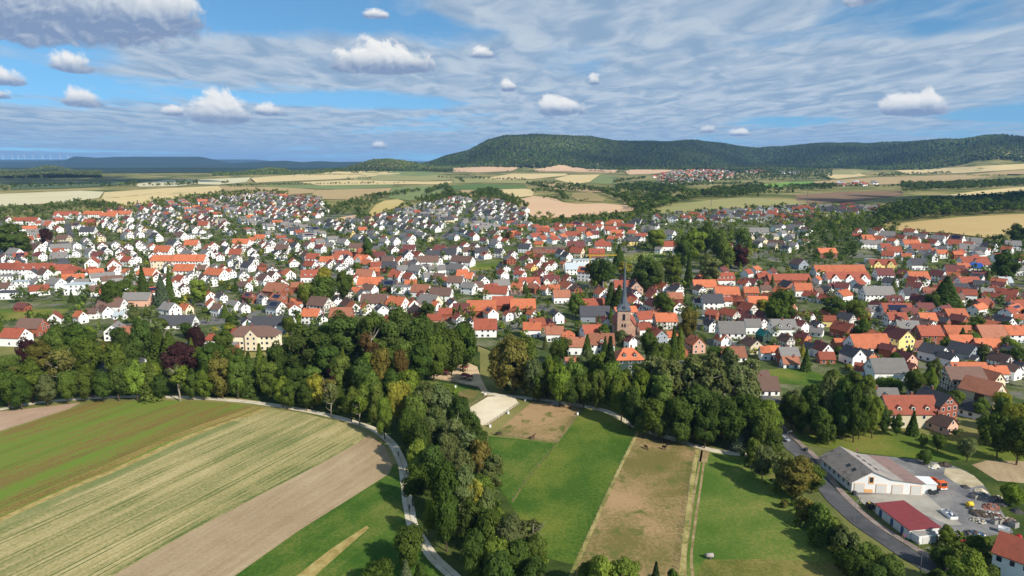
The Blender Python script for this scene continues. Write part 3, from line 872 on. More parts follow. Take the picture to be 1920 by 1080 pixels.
def wall_windows(mb, L, W, e, tan, rnd, wall, gable=True, dens=1.0, low=0.0):
    if SIMPLE[0]:
        return plain_windows(mb, L, W, e, tan, rnd)
    st = max(1, int(round(e / 2.75)))
    for (length, off, n) in ((L, W / 2, (0, -1)), (W, L / 2, (1, 0)), (L, W / 2, (0, 1)), (W, L / 2, (-1, 0))):
        k = max(1, int(length / rnd.uniform(2.5, 3.3) * dens))
        for s in range(st):
            for i in range(k):
                if rnd.random() < .16:
                    continue
                t = (i + .5) / k * length - length / 2
                z = 1.6 + s * 2.75 + low
                if z + .9 > e:
                    continue
                p = (n[0] * off - n[1] * t, n[1] * off + n[0] * t, z)
                if s == 0 and rnd.random() < .12:
                    window_at(mb, (p[0], p[1], 1.1), n, 1.0, 2.1, False)
                else:
                    window_at(mb, p, n, rnd.choice((.95, 1.1, 1.3)), 1.25, wall != 'w')
        if gable and n[1] == 0:
            k = 1 if W < 8 else 2
            for i in range(k):
                t = (i - (k - 1) / 2) * 1.9
                window_at(mb, (n[0] * off, t, e + 1.25), n, .95, 1.15, wall != 'w')
            if W * tan / 2 > 4.2:
                window_at(mb, (n[0] * off, 0, e + W * tan / 2 * .72), n, .6, .7, wall != 'w')


def timber_frame(mb, L, W, e, tan, rnd):
    for (length, off, n, gab) in ((L, W / 2, (0, -1), 0), (W, L / 2, (1, 0), 1), (W, L / 2, (-1, 0), 1)):
        rz = math.atan2(n[1], n[0]) - math.pi / 2
        P = lambda t, z: (n[0] * (off + .03) - n[1] * t, n[1] * (off + .03) + n[0] * t, z)
        lv = [0.3, e * .5, e - .12]
        for z in lv:
            mb.box(P(0, z), (length + .06, .1, .26), 'beam', rz)
        k = max(3, int(length / 1.7))
        for i in range(k + 1):
            t = -length / 2 + i * length / k
            mb.box(P(t, e / 2), (.24, .09, e), 'beam', rz)
            if i in (0, k - 1):
                d = length / k * (1 if i == 0 else 1)
                for z0, z1 in ((lv[0], lv[1]), (lv[1], lv[2])):
                    a, b = (t, t + d) if i == 0 else (t + d, t)
                    mb.bar(P(a, z0), P(b, z1), .1, 'beam')
        if gab:
            for zf in (.33, .66):
                h = W / 2 * tan * zf
                mb.box(P(0, e + h), (length * (1 - zf), .1, .22), 'beam', rz)
            for t in (-W / 4, 0, W / 4):
                hh = W / 2 * tan * (1 - abs(t) / (W / 2)) - .1
                mb.box(P(t, e + hh / 2), (.22, .09, hh), 'beam', rz)


def house_parts(L, W, roof, wall, opts, rnd, e=None, pitch=None, simple=False):
    """dict of part name -> MB in the house's own frame (ridge along x, front towards -y)"""
    if e is None:
        e = 3.0 if 'l' in opts else 8.2 if 'T' in opts else rnd.uniform(4.6, 5.8)
    if pitch is None:
        pitch = rnd.uniform(38, 46) if W < 11.5 else rnd.uniform(32, 38)
    tan = math.tan(R(pitch))
    wm, rm = WALL[wall][0], ROOF[roof][0]
    parts = {}
    w_, r_, g_ = MB(), MB(), MB()
    if 'f' in opts:
        w_.box((0, 0, e / 2 - 1), (L, W, e + 2), wm)
        r_.box((0, 0, e + .16), (L + .5, W + .5, .32), rm)
        r_.box((0, 0, e + .35), (L - .6, W - .6, .1), rm)
        parts['roof'], parts['wall'] = r_, w_
        wall_windows(g_, L, W, e + .9, tan, rnd, wall, False)
    elif 'h' in opts:
        tan = math.tan(R(min(pitch, 38)))
        gable_walls(w_, L, W, e, tan, wm, hip=True)
        hip_roof(r_, L, W, e, tan, rm)
        parts['roof'], parts['wall'] = r_, w_
        wall_windows(g_, L, W, e, tan, rnd, wall, False)
    else:
        gable_walls(w_, L, W, e, tan, wm)
        roof_slab(r_, L, W, e, tan, rm)
        parts['roof'], parts['wall'] = r_, w_
        barn = 'B' in opts
        wall_windows(g_, L, W, e, tan, rnd, wall, True, .35 if barn else 1.0)
    zr = e + W / 2 * tan
    if 'x' in opts:
        k = int(opts[opts.index('x') + 1])
        cw = min(6.5, L / k * .8)
        for i in range(k):
            ox = (i - (k - 1) / 2) * L / k
            ct = math.tan(R(46))
            dep = W / 2 + 1.2
            c_ = MB()
            gable_walls(c_, dep, cw, e, ct, wm, ox, -dep / 2, 'y')
            roof_slab(c_, dep - .2, cw, e, ct, rm, .35, .2, ox, -dep / 2 + .1, 'y', .3)
            for s in range(max(1, int(e / 2.75))):
                for t in (-cw / 4, cw / 4):
                    window_at(c_, (ox + t, -dep, 1.6 + 2.75 * s), (0, -1), 1.0, 1.25, wall != 'w')
            window_at(c_, (ox, -dep, e + .9), (0, -1), 1.0, 1.1, wall != 'w')
            parts['cross_gable%d' % i] = c_
    if 'd' in opts:
        k = int(opts[opts.index('d') + 1])
        for i in range(k):
            ox = (i - (k - 1) / 2) * L / (k + .6)
            yb = -W / 2 + .9
            zb = e + .9 * tan
            d_ = MB()
            gable_walls(d_, 2.6, 1.5, 1.35, .7, wm, 0, 0, 'y', down=.8)
            roof_slab(d_, 2.6, 1.5, 1.35, .7, rm, .2, .14, 0, 0, 'y', .2)
            window_at(d_, (0, -1.3, .7), (0, -1), .9, .9, True)
            d_.v = [(x + ox, y + yb + 1.3, z + zb) for x, y, z in d_.v]
            parts['dormer%d' % i] = d_
    if 's' in opts:
        s_ = MB()
        nx, ny = max(2, int(L * .7 / 1.75)), max(1, int((W / 2 / math.cos(R(pitch))) * .6 / 1.1))
        sl = W / 2 / math.cos(R(pitch))
        for side in ((-1,) if rnd.random() < .8 else (-1, 1)):
            for i in range(nx):
                for j in range(ny):
                    x, q = (i - (nx - 1) / 2) * 1.72, sl * .5 + (j - (ny - 1) / 2) * 1.08
                    c, s2 = math.cos(R(pitch)), math.sin(R(pitch))
                    def at(dx_, dq, up_):
                        yy = -(W / 2 - (q + dq) * c)
                        return (x + dx_, (yy if side < 0 else -yy) + side * up_ * s2, e + (q + dq) * s2 + .25 + up_ * c)
                    lo_ = [at(-.82, -.5, .03), at(.82, -.5, .03), at(.82, .5, .03), at(-.82, .5, .03)]
                    hi_ = [at(-.82, -.5, .12), at(.82, -.5, .12), at(.82, .5, .12), at(-.82, .5, .12)]
                    s_.add(lo_ + hi_, [(4, 5, 6, 7), (0, 1, 5, 4), (1, 2, 6, 5), (2, 3, 7, 6), (3, 0, 4, 7)], 'solar')
        parts['solar_panels'] = s_
    if wall == 't':
        t_ = MB()
        timber_frame(t_, L, W, e, tan, rnd)
        parts['timber_frame'] = t_
    if not ('B' in opts or 'f' in opts or 'n' in opts):
        c_ = MB()
        cx, cy = rnd.uniform(-.3, .3) * L, rnd.choice((-.4, .5))
        c_.box((cx, cy, zr + .2), (.75, .6, 2.0), 'chimney_brick')
        c_.box((cx, cy, zr + 1.25), (.9, .75, .12), 'gutter_zinc')
        parts['chimney'] = c_
    if 'B' in opts:
        c_ = MB()
        c_.box((L * .1, -W / 2 - .03, 1.9), (3.6, .1, 3.8), 'wood_door')
        parts['barn_door'] = c_
    if g_.v:
        parts['windows'] = g_
    return parts, zr


def rnd_of(*a):
    return random.Random('-'.join(str(x) for x in a))


PLACED = []          # (X, Y, radius) of everything trees must keep clear of
HOUSES = []


def house_px(x, y, w, ang, roof, wall, opts=''):
    """x, y: photo pixel of the ridge's middle; w: visible width in photo pixels; ang: ridge angle (0 broadside, -90 gable to the camera)"""
    rnd = rnd_of(round(x), round(y))
    th = R(ang + rnd.uniform(-5, 5) - (14 if -63 < ang <= -38 else 7 if ang <= -20 and ang > -38 else 0))
    lift = 8.5
    for _ in range(3):
        g = ground_at([x], [y], [lift])[0]
        _, _, depth = pixel_of(*g)
        vis = w / F_PX * depth
        c, s = abs(math.cos(th)), abs(math.sin(th))
        A = 1.25
        W = vis / (A * c + s)
        W = min(max(W, 5.5), 12.5 if 'B' in opts else 10.8)
        L = (vis - W * s) / c if c > .35 else W * A
        L = min(max(L, W * .8), 75)
        e = 3.0 if 'l' in opts else 8.4 if 'T' in opts else 5.7 if 'm' in opts else 4.4 if 'B' in opts else 3.2 + 2.0 * min(1, W / 8.5) + rnd.uniform(-.3, .4)
        pitch = rnd.uniform(38, 45)
        lift = e + (0 if 'f' in opts else W / 2 * math.tan(R(pitch))) - (W / 2 * .25 if 'h' in opts else 0)
    HOUSES.append(dict(loc=g, rz=th, L=L, W=W, e=e, pitch=pitch, roof=roof, wall=wall, opts=opts, px=(x, y), size=w * (lift * F_PX / depth + 4), depth=depth))
    PLACED.append((g[0], g[1], max(L, W) * .5))
    if L > 1.8 * W:
        for t in (-.35, .35):
            PLACED.append((g[0] + math.cos(th) * L * t, g[1] + math.sin(th) * L * t, W * .6))


g_ = Vector(ground_at([1857], [1074])[0])
th_ = R(-51)
HOUSES.append(dict(loc=(g_.x + 8 * math.cos(th_) - 4.6 * math.sin(th_), g_.y + 8 * math.sin(th_) + 4.6 * math.cos(th_), g_.z), rz=th_, L=16, W=9.2, e=5.6, pitch=38, roof='r', wall='w', opts='', px=(1900, 1050), size=9000, depth=180))
PLACED.append((g_.x + 8, g_.y - 4, 10))
CROPS = {'A': (0, 340), 'B': (480, 340), 'C': (960, 340), 'D': (1440, 340), 'E': (0, 560), 'F': (480, 560), 'G': (960, 560), 'H': (1440, 560)}
HOUSE_LIST = {
'A': """505,230,190,0,r,w,x2;700,220,140,0,o,w;150,265,100,0,r,w;60,265,90,-30,m,w;245,270,100,0,r,w;370,305,100,-20,o,w;435,330,80,-30,r,w;240,305,80,-40,o,w;670,275,80,0,r,b;1140,170,90,-30,r,w;1260,180,90,-30,r,w;1070,195,70,-30,r,w
900,220,190,0,o,w;820,235,120,0,o,w;960,255,80,-30,m,w;475,400,90,0,b,c;640,420,80,-30,g,w;660,340,110,0,k,w;950,375,100,-30,g,w;1035,365,90,-30,g,w;1140,360,110,-30,g,w;1165,390,110,-30,k,w;1350,375,110,-20,b,w;1450,340,100,-30,g,w;1530,300,80,0,r,w
1470,395,220,0,g,w,f;560,450,90,-30,g,w;660,455,90,-30,g,w;765,455,100,-40,r,w;860,450,90,-40,g,w;960,460,90,-40,b,w;1040,440,80,-40,m,w;1145,465,90,-40,o,w;1300,440,110,-20,k,w;1440,440,100,0,o,w;1600,450,110,-40,o,w;1680,445,90,-40,m,w;1690,490,100,-30,k,w;1810,425,130,0,o,w;1900,420,60,0,o,w
110,510,150,-25,g,w;265,475,140,-25,b,w;355,445,100,-50,b,w;30,545,90,-30,b,w;70,575,80,-30,k,w;145,560,100,-30,k,w;295,530,100,-25,m,w;400,530,80,-30,m,w;455,505,90,-40,o,w;560,505,100,-50,g,w;680,500,110,-30,g,w;790,495,110,-30,k,w;960,505,120,-25,b,w;740,525,90,0,m,w
1230,490,150,-10,o,w;1170,520,80,-20,o,w;1410,510,120,-25,g,w;1560,480,100,-40,o,w;1545,510,130,-30,g,w;1620,520,70,-40,m,w;1770,510,90,0,r,c;1765,550,100,-35,g,w
1240,548,190,0,o,c,nT;1430,551,240,0,o,w,nT;1205,605,130,0,e,p,fn;80,612,150,0,r,w;270,612,270,0,r,w,d3;465,612,150,0,r,w;550,640,120,0,r,w,h;690,640,110,0,r,w,h;690,570,140,-50,r,w
850,590,150,-40,o,w;860,640,110,-30,o,w;950,650,90,-30,o,w;960,565,110,-20,r,w;1020,550,90,-40,k,w;1110,655,160,-10,o,w;1390,620,160,0,o,w;1500,625,110,0,b,w;1620,650,200,-20,o,w;1720,660,100,-30,o,w;1860,600,120,-25,k,w;1900,570,80,-30,k,w
240,660,110,-50,k,w,s;330,660,110,-20,b,w;60,705,140,0,g,w,f;30,760,100,0,b,w;280,725,120,-30,g,w;420,730,150,-20,g,w;540,715,110,-30,k,w;165,745,110,0,e,w,f;600,768,190,0,e,w,fT
1355,705,110,-20,r,w;1270,790,150,-25,g,w;1380,770,100,-40,b,w;1560,820,140,-35,o,w;1590,880,130,-40,o,w;1655,840,100,-30,k,w;1030,825,200,0,g,p;835,865,180,0,b,w;1270,905,160,-20,g,w;1390,920,110,-25,o,c;1640,925,120,-20,b,w;1750,890,120,-20,g,w;1830,910,100,-40,g,w;1870,830,120,-30,m,b,s;1890,720,90,-40,o,w;1830,750,120,-25,b,w
165,910,100,-10,m,b,l;235,1035,170,0,b,b;410,985,130,-50,r,w;600,985,110,-20,o,w;690,950,90,0,b,w;780,940,130,-30,b,w;1330,1000,260,0,k,w,l;60,830,150,0,k,w,f;900,975,80,0,e,w,l""",
'E': """1912,212,340,0,b,c,hTx1;110,210,180,-5,r,w;860,170,150,-60,g,w;930,210,140,0,w,c,l;740,462,160,0,k,w,l;980,452,210,0,k,w,ls;1590,275,110,0,r,w,h;1790,230,100,-10,r,w;1710,340,130,0,g,b,f;1850,140,110,-50,k,w;1680,450,80,-30,r,w,l""",
'F': """130,130,300,0,k,w;480,505,70,-60,b,w,l""",
'B': """30,405,80,0,o,w;800,340,60,0,o,w;700,365,90,-20,g,y;110,440,90,-40,g,w;205,445,90,-30,g,w;200,475,100,0,b,w;295,460,90,-30,k,w;390,455,100,-30,b,w;480,475,90,-20,m,w;560,460,100,-20,g,w;650,430,110,-20,g,w;760,460,120,0,b,c;620,500,100,-20,g,w
1040,420,90,-40,g,w;1140,425,100,-40,g,w;960,425,90,-30,g,w;1150,480,90,0,m,w;1380,480,90,0,m,w;1490,485,100,-30,b,w;1600,490,90,0,b,w;1690,500,100,0,k,w;1330,515,100,0,k,w;1450,515,110,0,k,w;1820,505,100,-20,k,w;1800,450,90,-40,g,w;1870,425,70,-30,r,w;1710,425,70,-30,m,w;1640,465,90,-40,b,w
430,545,100,0,r,w;605,555,100,-20,o,w;530,570,100,0,o,w;800,540,150,-20,o,w,x1;835,575,120,-25,o,w;690,560,90,-50,k,w;920,525,100,0,m,w;990,560,90,0,b,w;1085,570,90,-50,o,w;1140,520,110,-50,k,w;1215,520,120,-40,r,w
1290,560,160,0,b,w;1190,590,130,-40,g,w;1210,625,150,-30,g,w;1280,620,90,-30,g,w;1550,560,190,-20,b,w;640,590,100,-30,r,w,s;410,600,110,-20,r,w;240,655,120,-40,o,w;125,670,110,-30,b,w;420,660,160,0,r,w,d3;60,705,120,-30,b,w;160,760,220,-20,w,b,B;310,755,90,0,w,b
1000,600,110,0,k,b;820,660,140,-10,w,w;890,645,80,0,o,b;860,710,190,0,o,w,B;1050,670,120,-20,r,w;1150,690,110,-30,r,w;1160,730,90,0,o,w;1000,740,120,0,k,b,Bs;1510,620,180,-35,g,w;1380,690,120,-20,b,w;1430,715,80,-40,o,w;1570,685,150,-15,o,w,x1;1700,710,110,-55,g,w;1600,755,130,-25,g,w;1500,720,130,-15,b,w
1240,770,160,-15,w,w,B;1390,795,180,-10,b,w;1800,785,190,-5,r,w;850,775,130,-20,b,w;700,800,90,-60,b,t;760,800,80,0,o,w;890,855,200,0,b,w;1090,785,140,0,g,w,f;1060,865,180,-20,o,w;970,880,100,-40,o,w;1300,850,200,-20,g,c,B;1180,880,110,-60,o,w;1350,895,70,-30,o,w;820,920,100,-50,o,w;730,905,120,-40,o,w
940,925,120,-50,k,w,s;640,950,160,0,w,b,B;480,870,200,-20,b,t;550,820,90,-50,o,w;400,850,120,0,o,w;420,955,150,-10,o,w;170,835,150,-30,w,b,s;150,890,160,-30,k,w,s;50,850,100,-30,g,w,s;310,870,100,-10,o,w
1690,890,220,0,o,b,B;1850,870,160,0,r,b,B;1540,920,120,0,m,b;1600,960,90,-30,w,b,s;1760,945,120,-50,o,w,s;1420,955,100,0,r,b;1340,990,110,0,r,p;1520,985,110,-50,r,w;1610,1030,90,-60,k,w;1720,1040,170,0,r,w;1890,970,80,-40,r,w;500,1000,70,-50,k,w;1000,1010,90,-10,r,b""",
'C': """235,345,100,0,r,w;370,345,90,-20,r,w;520,345,80,0,r,w;610,330,80,-20,r,w;735,335,90,0,r,w;885,325,90,-20,r,w;780,365,80,0,o,w;960,385,70,0,r,w;460,375,120,0,r,w;610,365,80,0,m,w;50,380,70,-30,r,w;100,430,90,-40,r,w;205,445,80,-20,o,y;450,410,80,-30,g,w;400,420,70,-50,g,w;680,445,120,0,r,w;480,455,130,0,m,d;900,415,80,0,k,y
100,465,110,-20,k,w;280,500,260,0,b,b,fn;490,495,120,-20,r,c;635,500,120,0,r,b,d2;410,535,90,-40,k,w;1180,365,110,-35,g,w,T;1170,450,140,0,r,w;1100,490,60,-30,g,w;1250,495,90,-30,g,w;1620,465,80,-30,r,c;1800,350,240,0,g,w,nl;145,620,100,-40,o,y;300,600,80,-40,r,w;260,615,90,-50,r,w;390,595,60,-40,o,c
60,670,100,-30,r,w;200,672,90,-30,m,w;600,585,300,0,e,w,fn;470,612,150,0,e,w;550,640,120,-20,o,w,Ts;130,715,160,0,r,w,x2;300,705,130,-10,m,t,x2;40,770,100,-20,o,p;160,770,100,-30,w,b;250,780,90,-40,o,w;315,770,90,0,o,w;390,745,70,-40,r,w;480,775,90,-50,b,b;370,810,130,0,w,w;430,830,100,-30,b,w
630,740,100,0,o,c,h;660,790,80,-50,b,w;600,870,150,0,r,w;740,740,120,0,g,w;830,735,130,0,r,w,d1;970,715,110,0,o,b;920,750,110,-85,k,p;900,830,70,-85,m,d;1050,770,90,-30,m,b;1060,810,100,-40,m,w;1140,765,90,-70,o,w;1240,765,90,-70,m,w;1220,830,120,0,w,b;1230,890,120,-75,r,w
1430,685,80,0,o,w,h;1590,685,150,0,r,w,d4;1440,740,170,0,o,c;1410,780,90,-60,b,w;1610,790,180,0,o,w;1790,795,110,0,o,b;1840,850,150,0,o,w,B;1500,845,150,0,k,w;1400,870,70,0,k,w;1610,860,80,0,r,w;1880,690,90,0,r,b;1890,730,70,-50,b,b;1900,780,80,0,b,c;1740,740,100,-40,r,w
80,870,190,0,o,b,B;30,940,90,-40,o,w;150,970,90,-40,o,w;330,970,120,-70,k,w;620,925,220,0,k,s,B;555,960,100,-65,k,s;690,1010,80,-40,m,w;945,920,100,-70,m,w;1110,955,110,0,w,b;1150,985,160,0,o,t;1505,970,110,-30,r,b;1735,975,110,-40,m,w;1490,1040,80,-60,k,w;1880,980,80,-50,m,w""",
'G': """285,150,80,-60,m,b;320,210,130,0,w,w;150,180,130,0,o,w;420,240,100,0,o,b,h;480,290,150,0,w,w;670,270,190,0,w,w,d1;890,280,90,-50,m,w;1090,222,140,-70,r,s;1200,250,80,0,o,w,l;1245,340,140,-55,b,b,B;1375,295,130,-80,o,p;470,430,150,0,w,w,d2;870,377,215,0,o,g,hTd2
1640,170,190,0,g,w,T;1800,165,120,0,g,w;1490,145,90,-60,k,w;1575,270,100,-70,o,w;1650,365,180,0,w,w,l;1800,295,140,-70,b,c;1890,235,90,-60,t,g;1895,355,60,0,o,w;1870,100,90,-50,m,w;1850,545,150,0,b,w;1885,600,200,0,b,w,l""",
'D': """900,370,120,-30,g,w;1060,390,90,-30,g,w;1150,390,100,-40,g,w;1280,400,110,-40,g,w;1420,405,110,-40,b,w,s;1550,425,120,-30,g,w;1400,445,110,-20,r,w;1840,440,120,-20,g,w;670,380,80,-20,r,w;740,405,80,0,o,c;730,440,80,0,g,w;810,440,80,0,g,w
1070,435,120,0,o,w;1140,470,140,0,r,w,d1;880,470,80,0,r,w;940,490,110,-10,r,w;900,525,100,-20,r,w;1040,540,80,-20,o,w;1170,520,90,-40,g,w;1225,535,80,-70,g,w;1300,515,80,0,o,w;1420,520,70,0,o,b;1500,465,130,-20,g,w;1600,500,90,-40,g,w;440,495,130,0,o,b
1540,560,200,0,r,w,x1;1600,590,100,0,r,w;1555,610,90,0,u,w;1460,610,90,0,o,w;850,580,190,0,r,y,x2;1120,580,120,0,k,w;870,650,130,0,m,w;780,585,90,0,e,w,f;530,625,390,0,o,w,n;390,640,100,-40,r,c;590,678,320,0,r,w,x3n;150,690,310,0,r,b,n;150,740,110,-60,k,b;260,765,130,0,o,w;235,580,120,-60,b,s
560,760,120,-30,m,w;440,780,100,-50,k,w;690,770,80,-50,k,w;820,795,220,0,g,w;940,850,130,0,m,w,d2;1090,720,90,-75,r,t;1160,720,70,-60,k,w;1120,680,150,0,o,w;1280,670,110,-50,m,w;1400,630,150,-10,m,w;1460,660,90,-30,o,y;1590,670,130,-20,m,w;1500,710,150,0,r,w;1430,760,140,0,k,b,B;1600,745,120,-20,k,w
1830,615,160,0,g,w;1770,715,100,0,e,s,l;1510,810,110,-15,r,w;1630,805,120,-10,g,w;1690,780,70,-30,o,w;1820,810,120,-40,r,t;1870,890,110,0,r,w;1210,800,100,-20,w,b;1060,810,100,0,k,w;1140,850,140,-40,m,b;1175,905,120,0,m,t;960,915,220,0,r,w,s;1060,950,130,0,m,w
130,930,150,0,w,b,B;105,965,90,-60,m,w;810,930,120,0,g,w,d2;700,955,110,0,b,b,B;300,985,100,-50,m,w;455,1000,110,-10,r,y;590,990,130,-50,k,t;960,980,140,0,r,w;970,1010,90,-60,m,w;1190,995,120,0,o,t;1400,950,150,0,o,b,B;1430,1010,120,-50,m,b;1880,1000,80,-20,o,w;1640,1020,100,-50,b,y;1770,1010,140,-60,k,w""",
'H': """110,145,180,0,g,w,d2;245,165,110,-50,m,w;370,160,90,-50,k,w;370,215,110,-30,g,w,l;1045,160,170,-10,g,w,d1;140,265,110,-70,b,t;265,255,110,-50,m,o;320,325,90,-60,k,w;410,325,130,-60,m,w;435,405,115,0,r,b,l;40,355,90,0,o,w;150,370,140,0,g,b;165,430,120,0,w,w,l
550,300,110,0,o,b,l;750,265,290,0,o,w,B;980,225,180,-62,m,y,T;1120,310,120,0,w,b,l;900,345,120,-40,m,b;640,370,150,-58,k,w;740,375,130,-50,k,o;890,450,250,0,g,w;1030,400,140,-55,m,p;720,490,150,-20,r,w,l;1200,210,170,0,r,b;1065,485,80,-40,m,p,l
1250,330,190,-45,k,w;1350,405,130,-50,k,w;1470,330,200,-45,k,s;1600,340,150,-45,m,t;1540,420,90,-50,k,w,l;1420,190,200,-5,o,b,B;1440,275,170,0,o,b,B;1640,300,190,-5,o,b,B;1660,210,200,0,w,b,B;1850,205,160,0,o,w;1270,110,100,-40,m,b;1310,130,110,-45,k,b
1500,470,260,0,o,w,B;1460,520,270,0,b,t;1650,545,200,-50,w,c,B;1620,592,290,-45,w,c,B;1750,410,150,-50,b,t;1830,360,130,-50,k,t;1820,490,140,-55,b,w;1720,505,130,0,o,w;1885,480,80,-50,k,w;1560,765,220,-40,k,w,l
860,672,210,0,g,s,d1;1140,640,150,-50,k,s;1046,745,370,0,r,c,d3m;1266,690,240,-66,k,b,T;1310,865,190,-65,b,p,l""",
}
for crop, text in HOUSE_LIST.items():
    ox, oy = CROPS[crop]
    for row in text.replace('\n', ';').split(';'):
        if row.strip():
            a = row.split(',')
            house_px(ox + float(a[0]) / 4, oy + float(a[1]) / 4, float(a[2]) / 4, float(a[3]), a[4], a[5], a[6] if len(a) > 6 else '')


# more houses where the town goes on up the slopes: photo outline, spacing in metres, roof colours, wall colours
FILL = [([(0, 440), (110, 415), (290, 385), (420, 372), (500, 366), (600, 374), (610, 400), (560, 425), (480, 440), (300, 445), (120, 460), (0, 470)], 19, 'orrmggkgbgg', 'wwwwwwwc'),
        ([(480, 440), (600, 405), (680, 420), (740, 400), (800, 385), (860, 372), (940, 382), (990, 400), (990, 425), (960, 445), (850, 455), (700, 460), (560, 465), (480, 470)], 19, 'gggkkbgr', 'wwwwwwc'),
        ([(990, 430), (1100, 425), (1200, 418), (1240, 425), (1230, 445), (1150, 465), (1000, 470)], 19, 'roogkr', 'wwww'),
        ([(1210, 412), (1300, 402), (1450, 392), (1600, 388), (1660, 392), (1640, 402), (1520, 410), (1500, 425), (1400, 418), (1300, 420), (1230, 425)], 22, 'gkkrmg', 'wwww'),
        ([(1380, 440), (1500, 425), (1530, 450), (1510, 475), (1440, 480), (1390, 465)], 21, 'gkgb', 'wwwc'),
        ([(1590, 435), (1700, 440), (1840, 460), (1920, 480), (1920, 500), (1800, 490), (1650, 480)], 20, 'roogkr', 'wwww'),
        ([(0, 470), (250, 465), (480, 470), (480, 545), (330, 555), (150, 570), (90, 560), (0, 545)], 20, 'rokgbgk', 'wwww'),
        ([(480, 470), (820, 470), (980, 440), (980, 560), (800, 600), (640, 590), (480, 590)], 20, 'orkbgbr', 'wwwwb'),
        ([(980, 470), (1080, 470), (1160, 520), (1280, 530), (1290, 620), (1160, 640), (1000, 640)], 19, 'oorrmk', 'wwwwbt'),
        ([(1300, 510), (1620, 520), (1760, 500), (1900, 540), (1910, 660), (1760, 660), (1580, 640), (1440, 630), (1320, 590)], 19, 'oorrmkb', 'wwwwbt'),
        ([(1915, 490), (2170, 500), (2170, 730), (1950, 730), (1930, 600)], 20, 'oorrmkb', 'wwwwb'), ([(-250, 440), (-5, 440), (-5, 560), (-250, 620)], 20, 'rogkg', 'wwww')]
TINY = []


def scatter(poly, spacing, tries=None, seed=1):
    """blue-noise points on the ground inside a photo outline"""
    p = densify(poly, 12)
    P = ground_at(p[:, 0], p[:, 1])[:, :2]
    lo, hi = P.min(0), P.max(0)
    r = np.random.default_rng(seed)
    n = int((hi - lo).prod() / spacing ** 2 * 4) + 10
    c = r.uniform(lo, hi, (min(n, 60000), 2))
    c = c[in_poly(c[:, 0], c[:, 1], P)]
    cell, out = {}, []
    for q in c:
        k = (int(q[0] // spacing), int(q[1] // spacing))
        if all((q[0] - o[0]) ** 2 + (q[1] - o[1]) ** 2 >= spacing ** 2 for i in (-1, 0, 1) for j in (-1, 0, 1) for o in cell.get((k[0] + i, k[1] + j), ())):
            cell.setdefault(k, []).append(q)
            out.append(q)
    return np.array(out).reshape(-1, 2)


def clear_of(pts, margin):
    if not len(PLACED) or not len(pts):
        return pts
    Q = np.array(PLACED)
    keep = np.ones(len(pts), bool)
    for i, p in enumerate(pts):
        keep[i] = np.all((Q[:, 0] - p[0]) ** 2 + (Q[:, 1] - p[1]) ** 2 > (Q[:, 2] + margin) ** 2)
    return pts[keep]


CLEARINGS = [ground_at(*np.array(c, float).T)[:, :2] for c in CLEAR_PX]
ROW_DIR = [-52, -58, -48, -20, -50, -55, -50, -55, -60, -55, -55, -50]


def open_ground(pts):
    for c in CLEARINGS:
        if len(pts):
            pts = pts[~in_poly(pts[:, 0], pts[:, 1], c)]
    return pts


def row_points(poly, a, b, deg, seed):
    """house plots in gently bent rows inside a photo outline"""
    p = densify(poly, 12)
    P = ground_at(p[:, 0], p[:, 1])[:, :2]
    lo, hi = P.min(0), P.max(0)
    c, D = (lo + hi) / 2, np.hypot(*(hi - lo)) / 2 + 40
    r = np.random.default_rng(seed)
    gx, gy = np.meshgrid(np.arange(-D, D, a), np.arange(-D, D, b))
    gx = gx + (np.arange(gx.shape[0]) % 2)[:, None] * a * .4
    g = np.stack([gx.ravel(), gy.ravel()], 1)
    g[:, 1] += 16 * np.sin(g[:, 0] / 95 + seed) + np.where((np.arange(len(g)) // gx.shape[1]) % 2 == 0, -2.5, 2.5)
    g[:, 0] += 12 * np.sin(g[:, 1] / 120)
    g += r.normal(0, 1.3, g.shape)
    g = g[r.random(len(g)) > .07]
    t = R(deg)
    w = np.stack([g[:, 0] * math.cos(t) - g[:, 1] * math.sin(t), g[:, 0] * math.sin(t) + g[:, 1] * math.cos(t)], 1) + c
    return w[in_poly(w[:, 0], w[:, 1], P)]


STREET_PTS = np.concatenate([densify(ground_at(*np.array(l, float).T)[:, :2], 6, False) for l, w in STREETS])
N_HAND = len(HOUSES)
for zi, (poly, sp, roofs, walls) in enumerate(FILL):
    phi = ROW_DIR[zi]
    pts = open_ground(clear_of(row_points(poly, sp * .92, sp * 1.35, phi, 30 + zi), 4.0))
    for p in pts:
        if ((STREET_PTS - p) ** 2).sum(1).min() < 64:
            continue
        rnd = rnd_of(zi, round(p[0]), round(p[1]))
        z = float(terrain(p[0], p[1]))
        x, y, depth = pixel_of(p[0], p[1], z + 8)
        if not (-260 < x < 2180):
            continue
        W, A = rnd.uniform(7.2, 9.8), rnd.choice((1.05, 1.2, 1.3, 1.5, 1.9))
        ang = R(phi + 12 * math.sin(p[1] / 140 + zi) + (90 if math.sin(p[0] / 47 + p[1] / 61) > .55 else 0) + rnd.uniform(-4, 4))
        if ang > R(60):
            ang -= math.pi
        HOUSES.append(dict(loc=(p[0], p[1], z), rz=ang, L=W * A, W=W, e=rnd.uniform(3.4, 5.2), pitch=rnd.uniform(34, 43), roof=rnd.choice(roofs), wall=rnd.choice(walls), opts='s' if rnd.random() < .07 else '', px=(x, y),
                           size=(W * A * F_PX / depth) * (9 * F_PX / depth + 2), depth=depth))
        PLACED.append((p[0], p[1], W * .62))
print('houses', N_HAND, len(HOUSES))

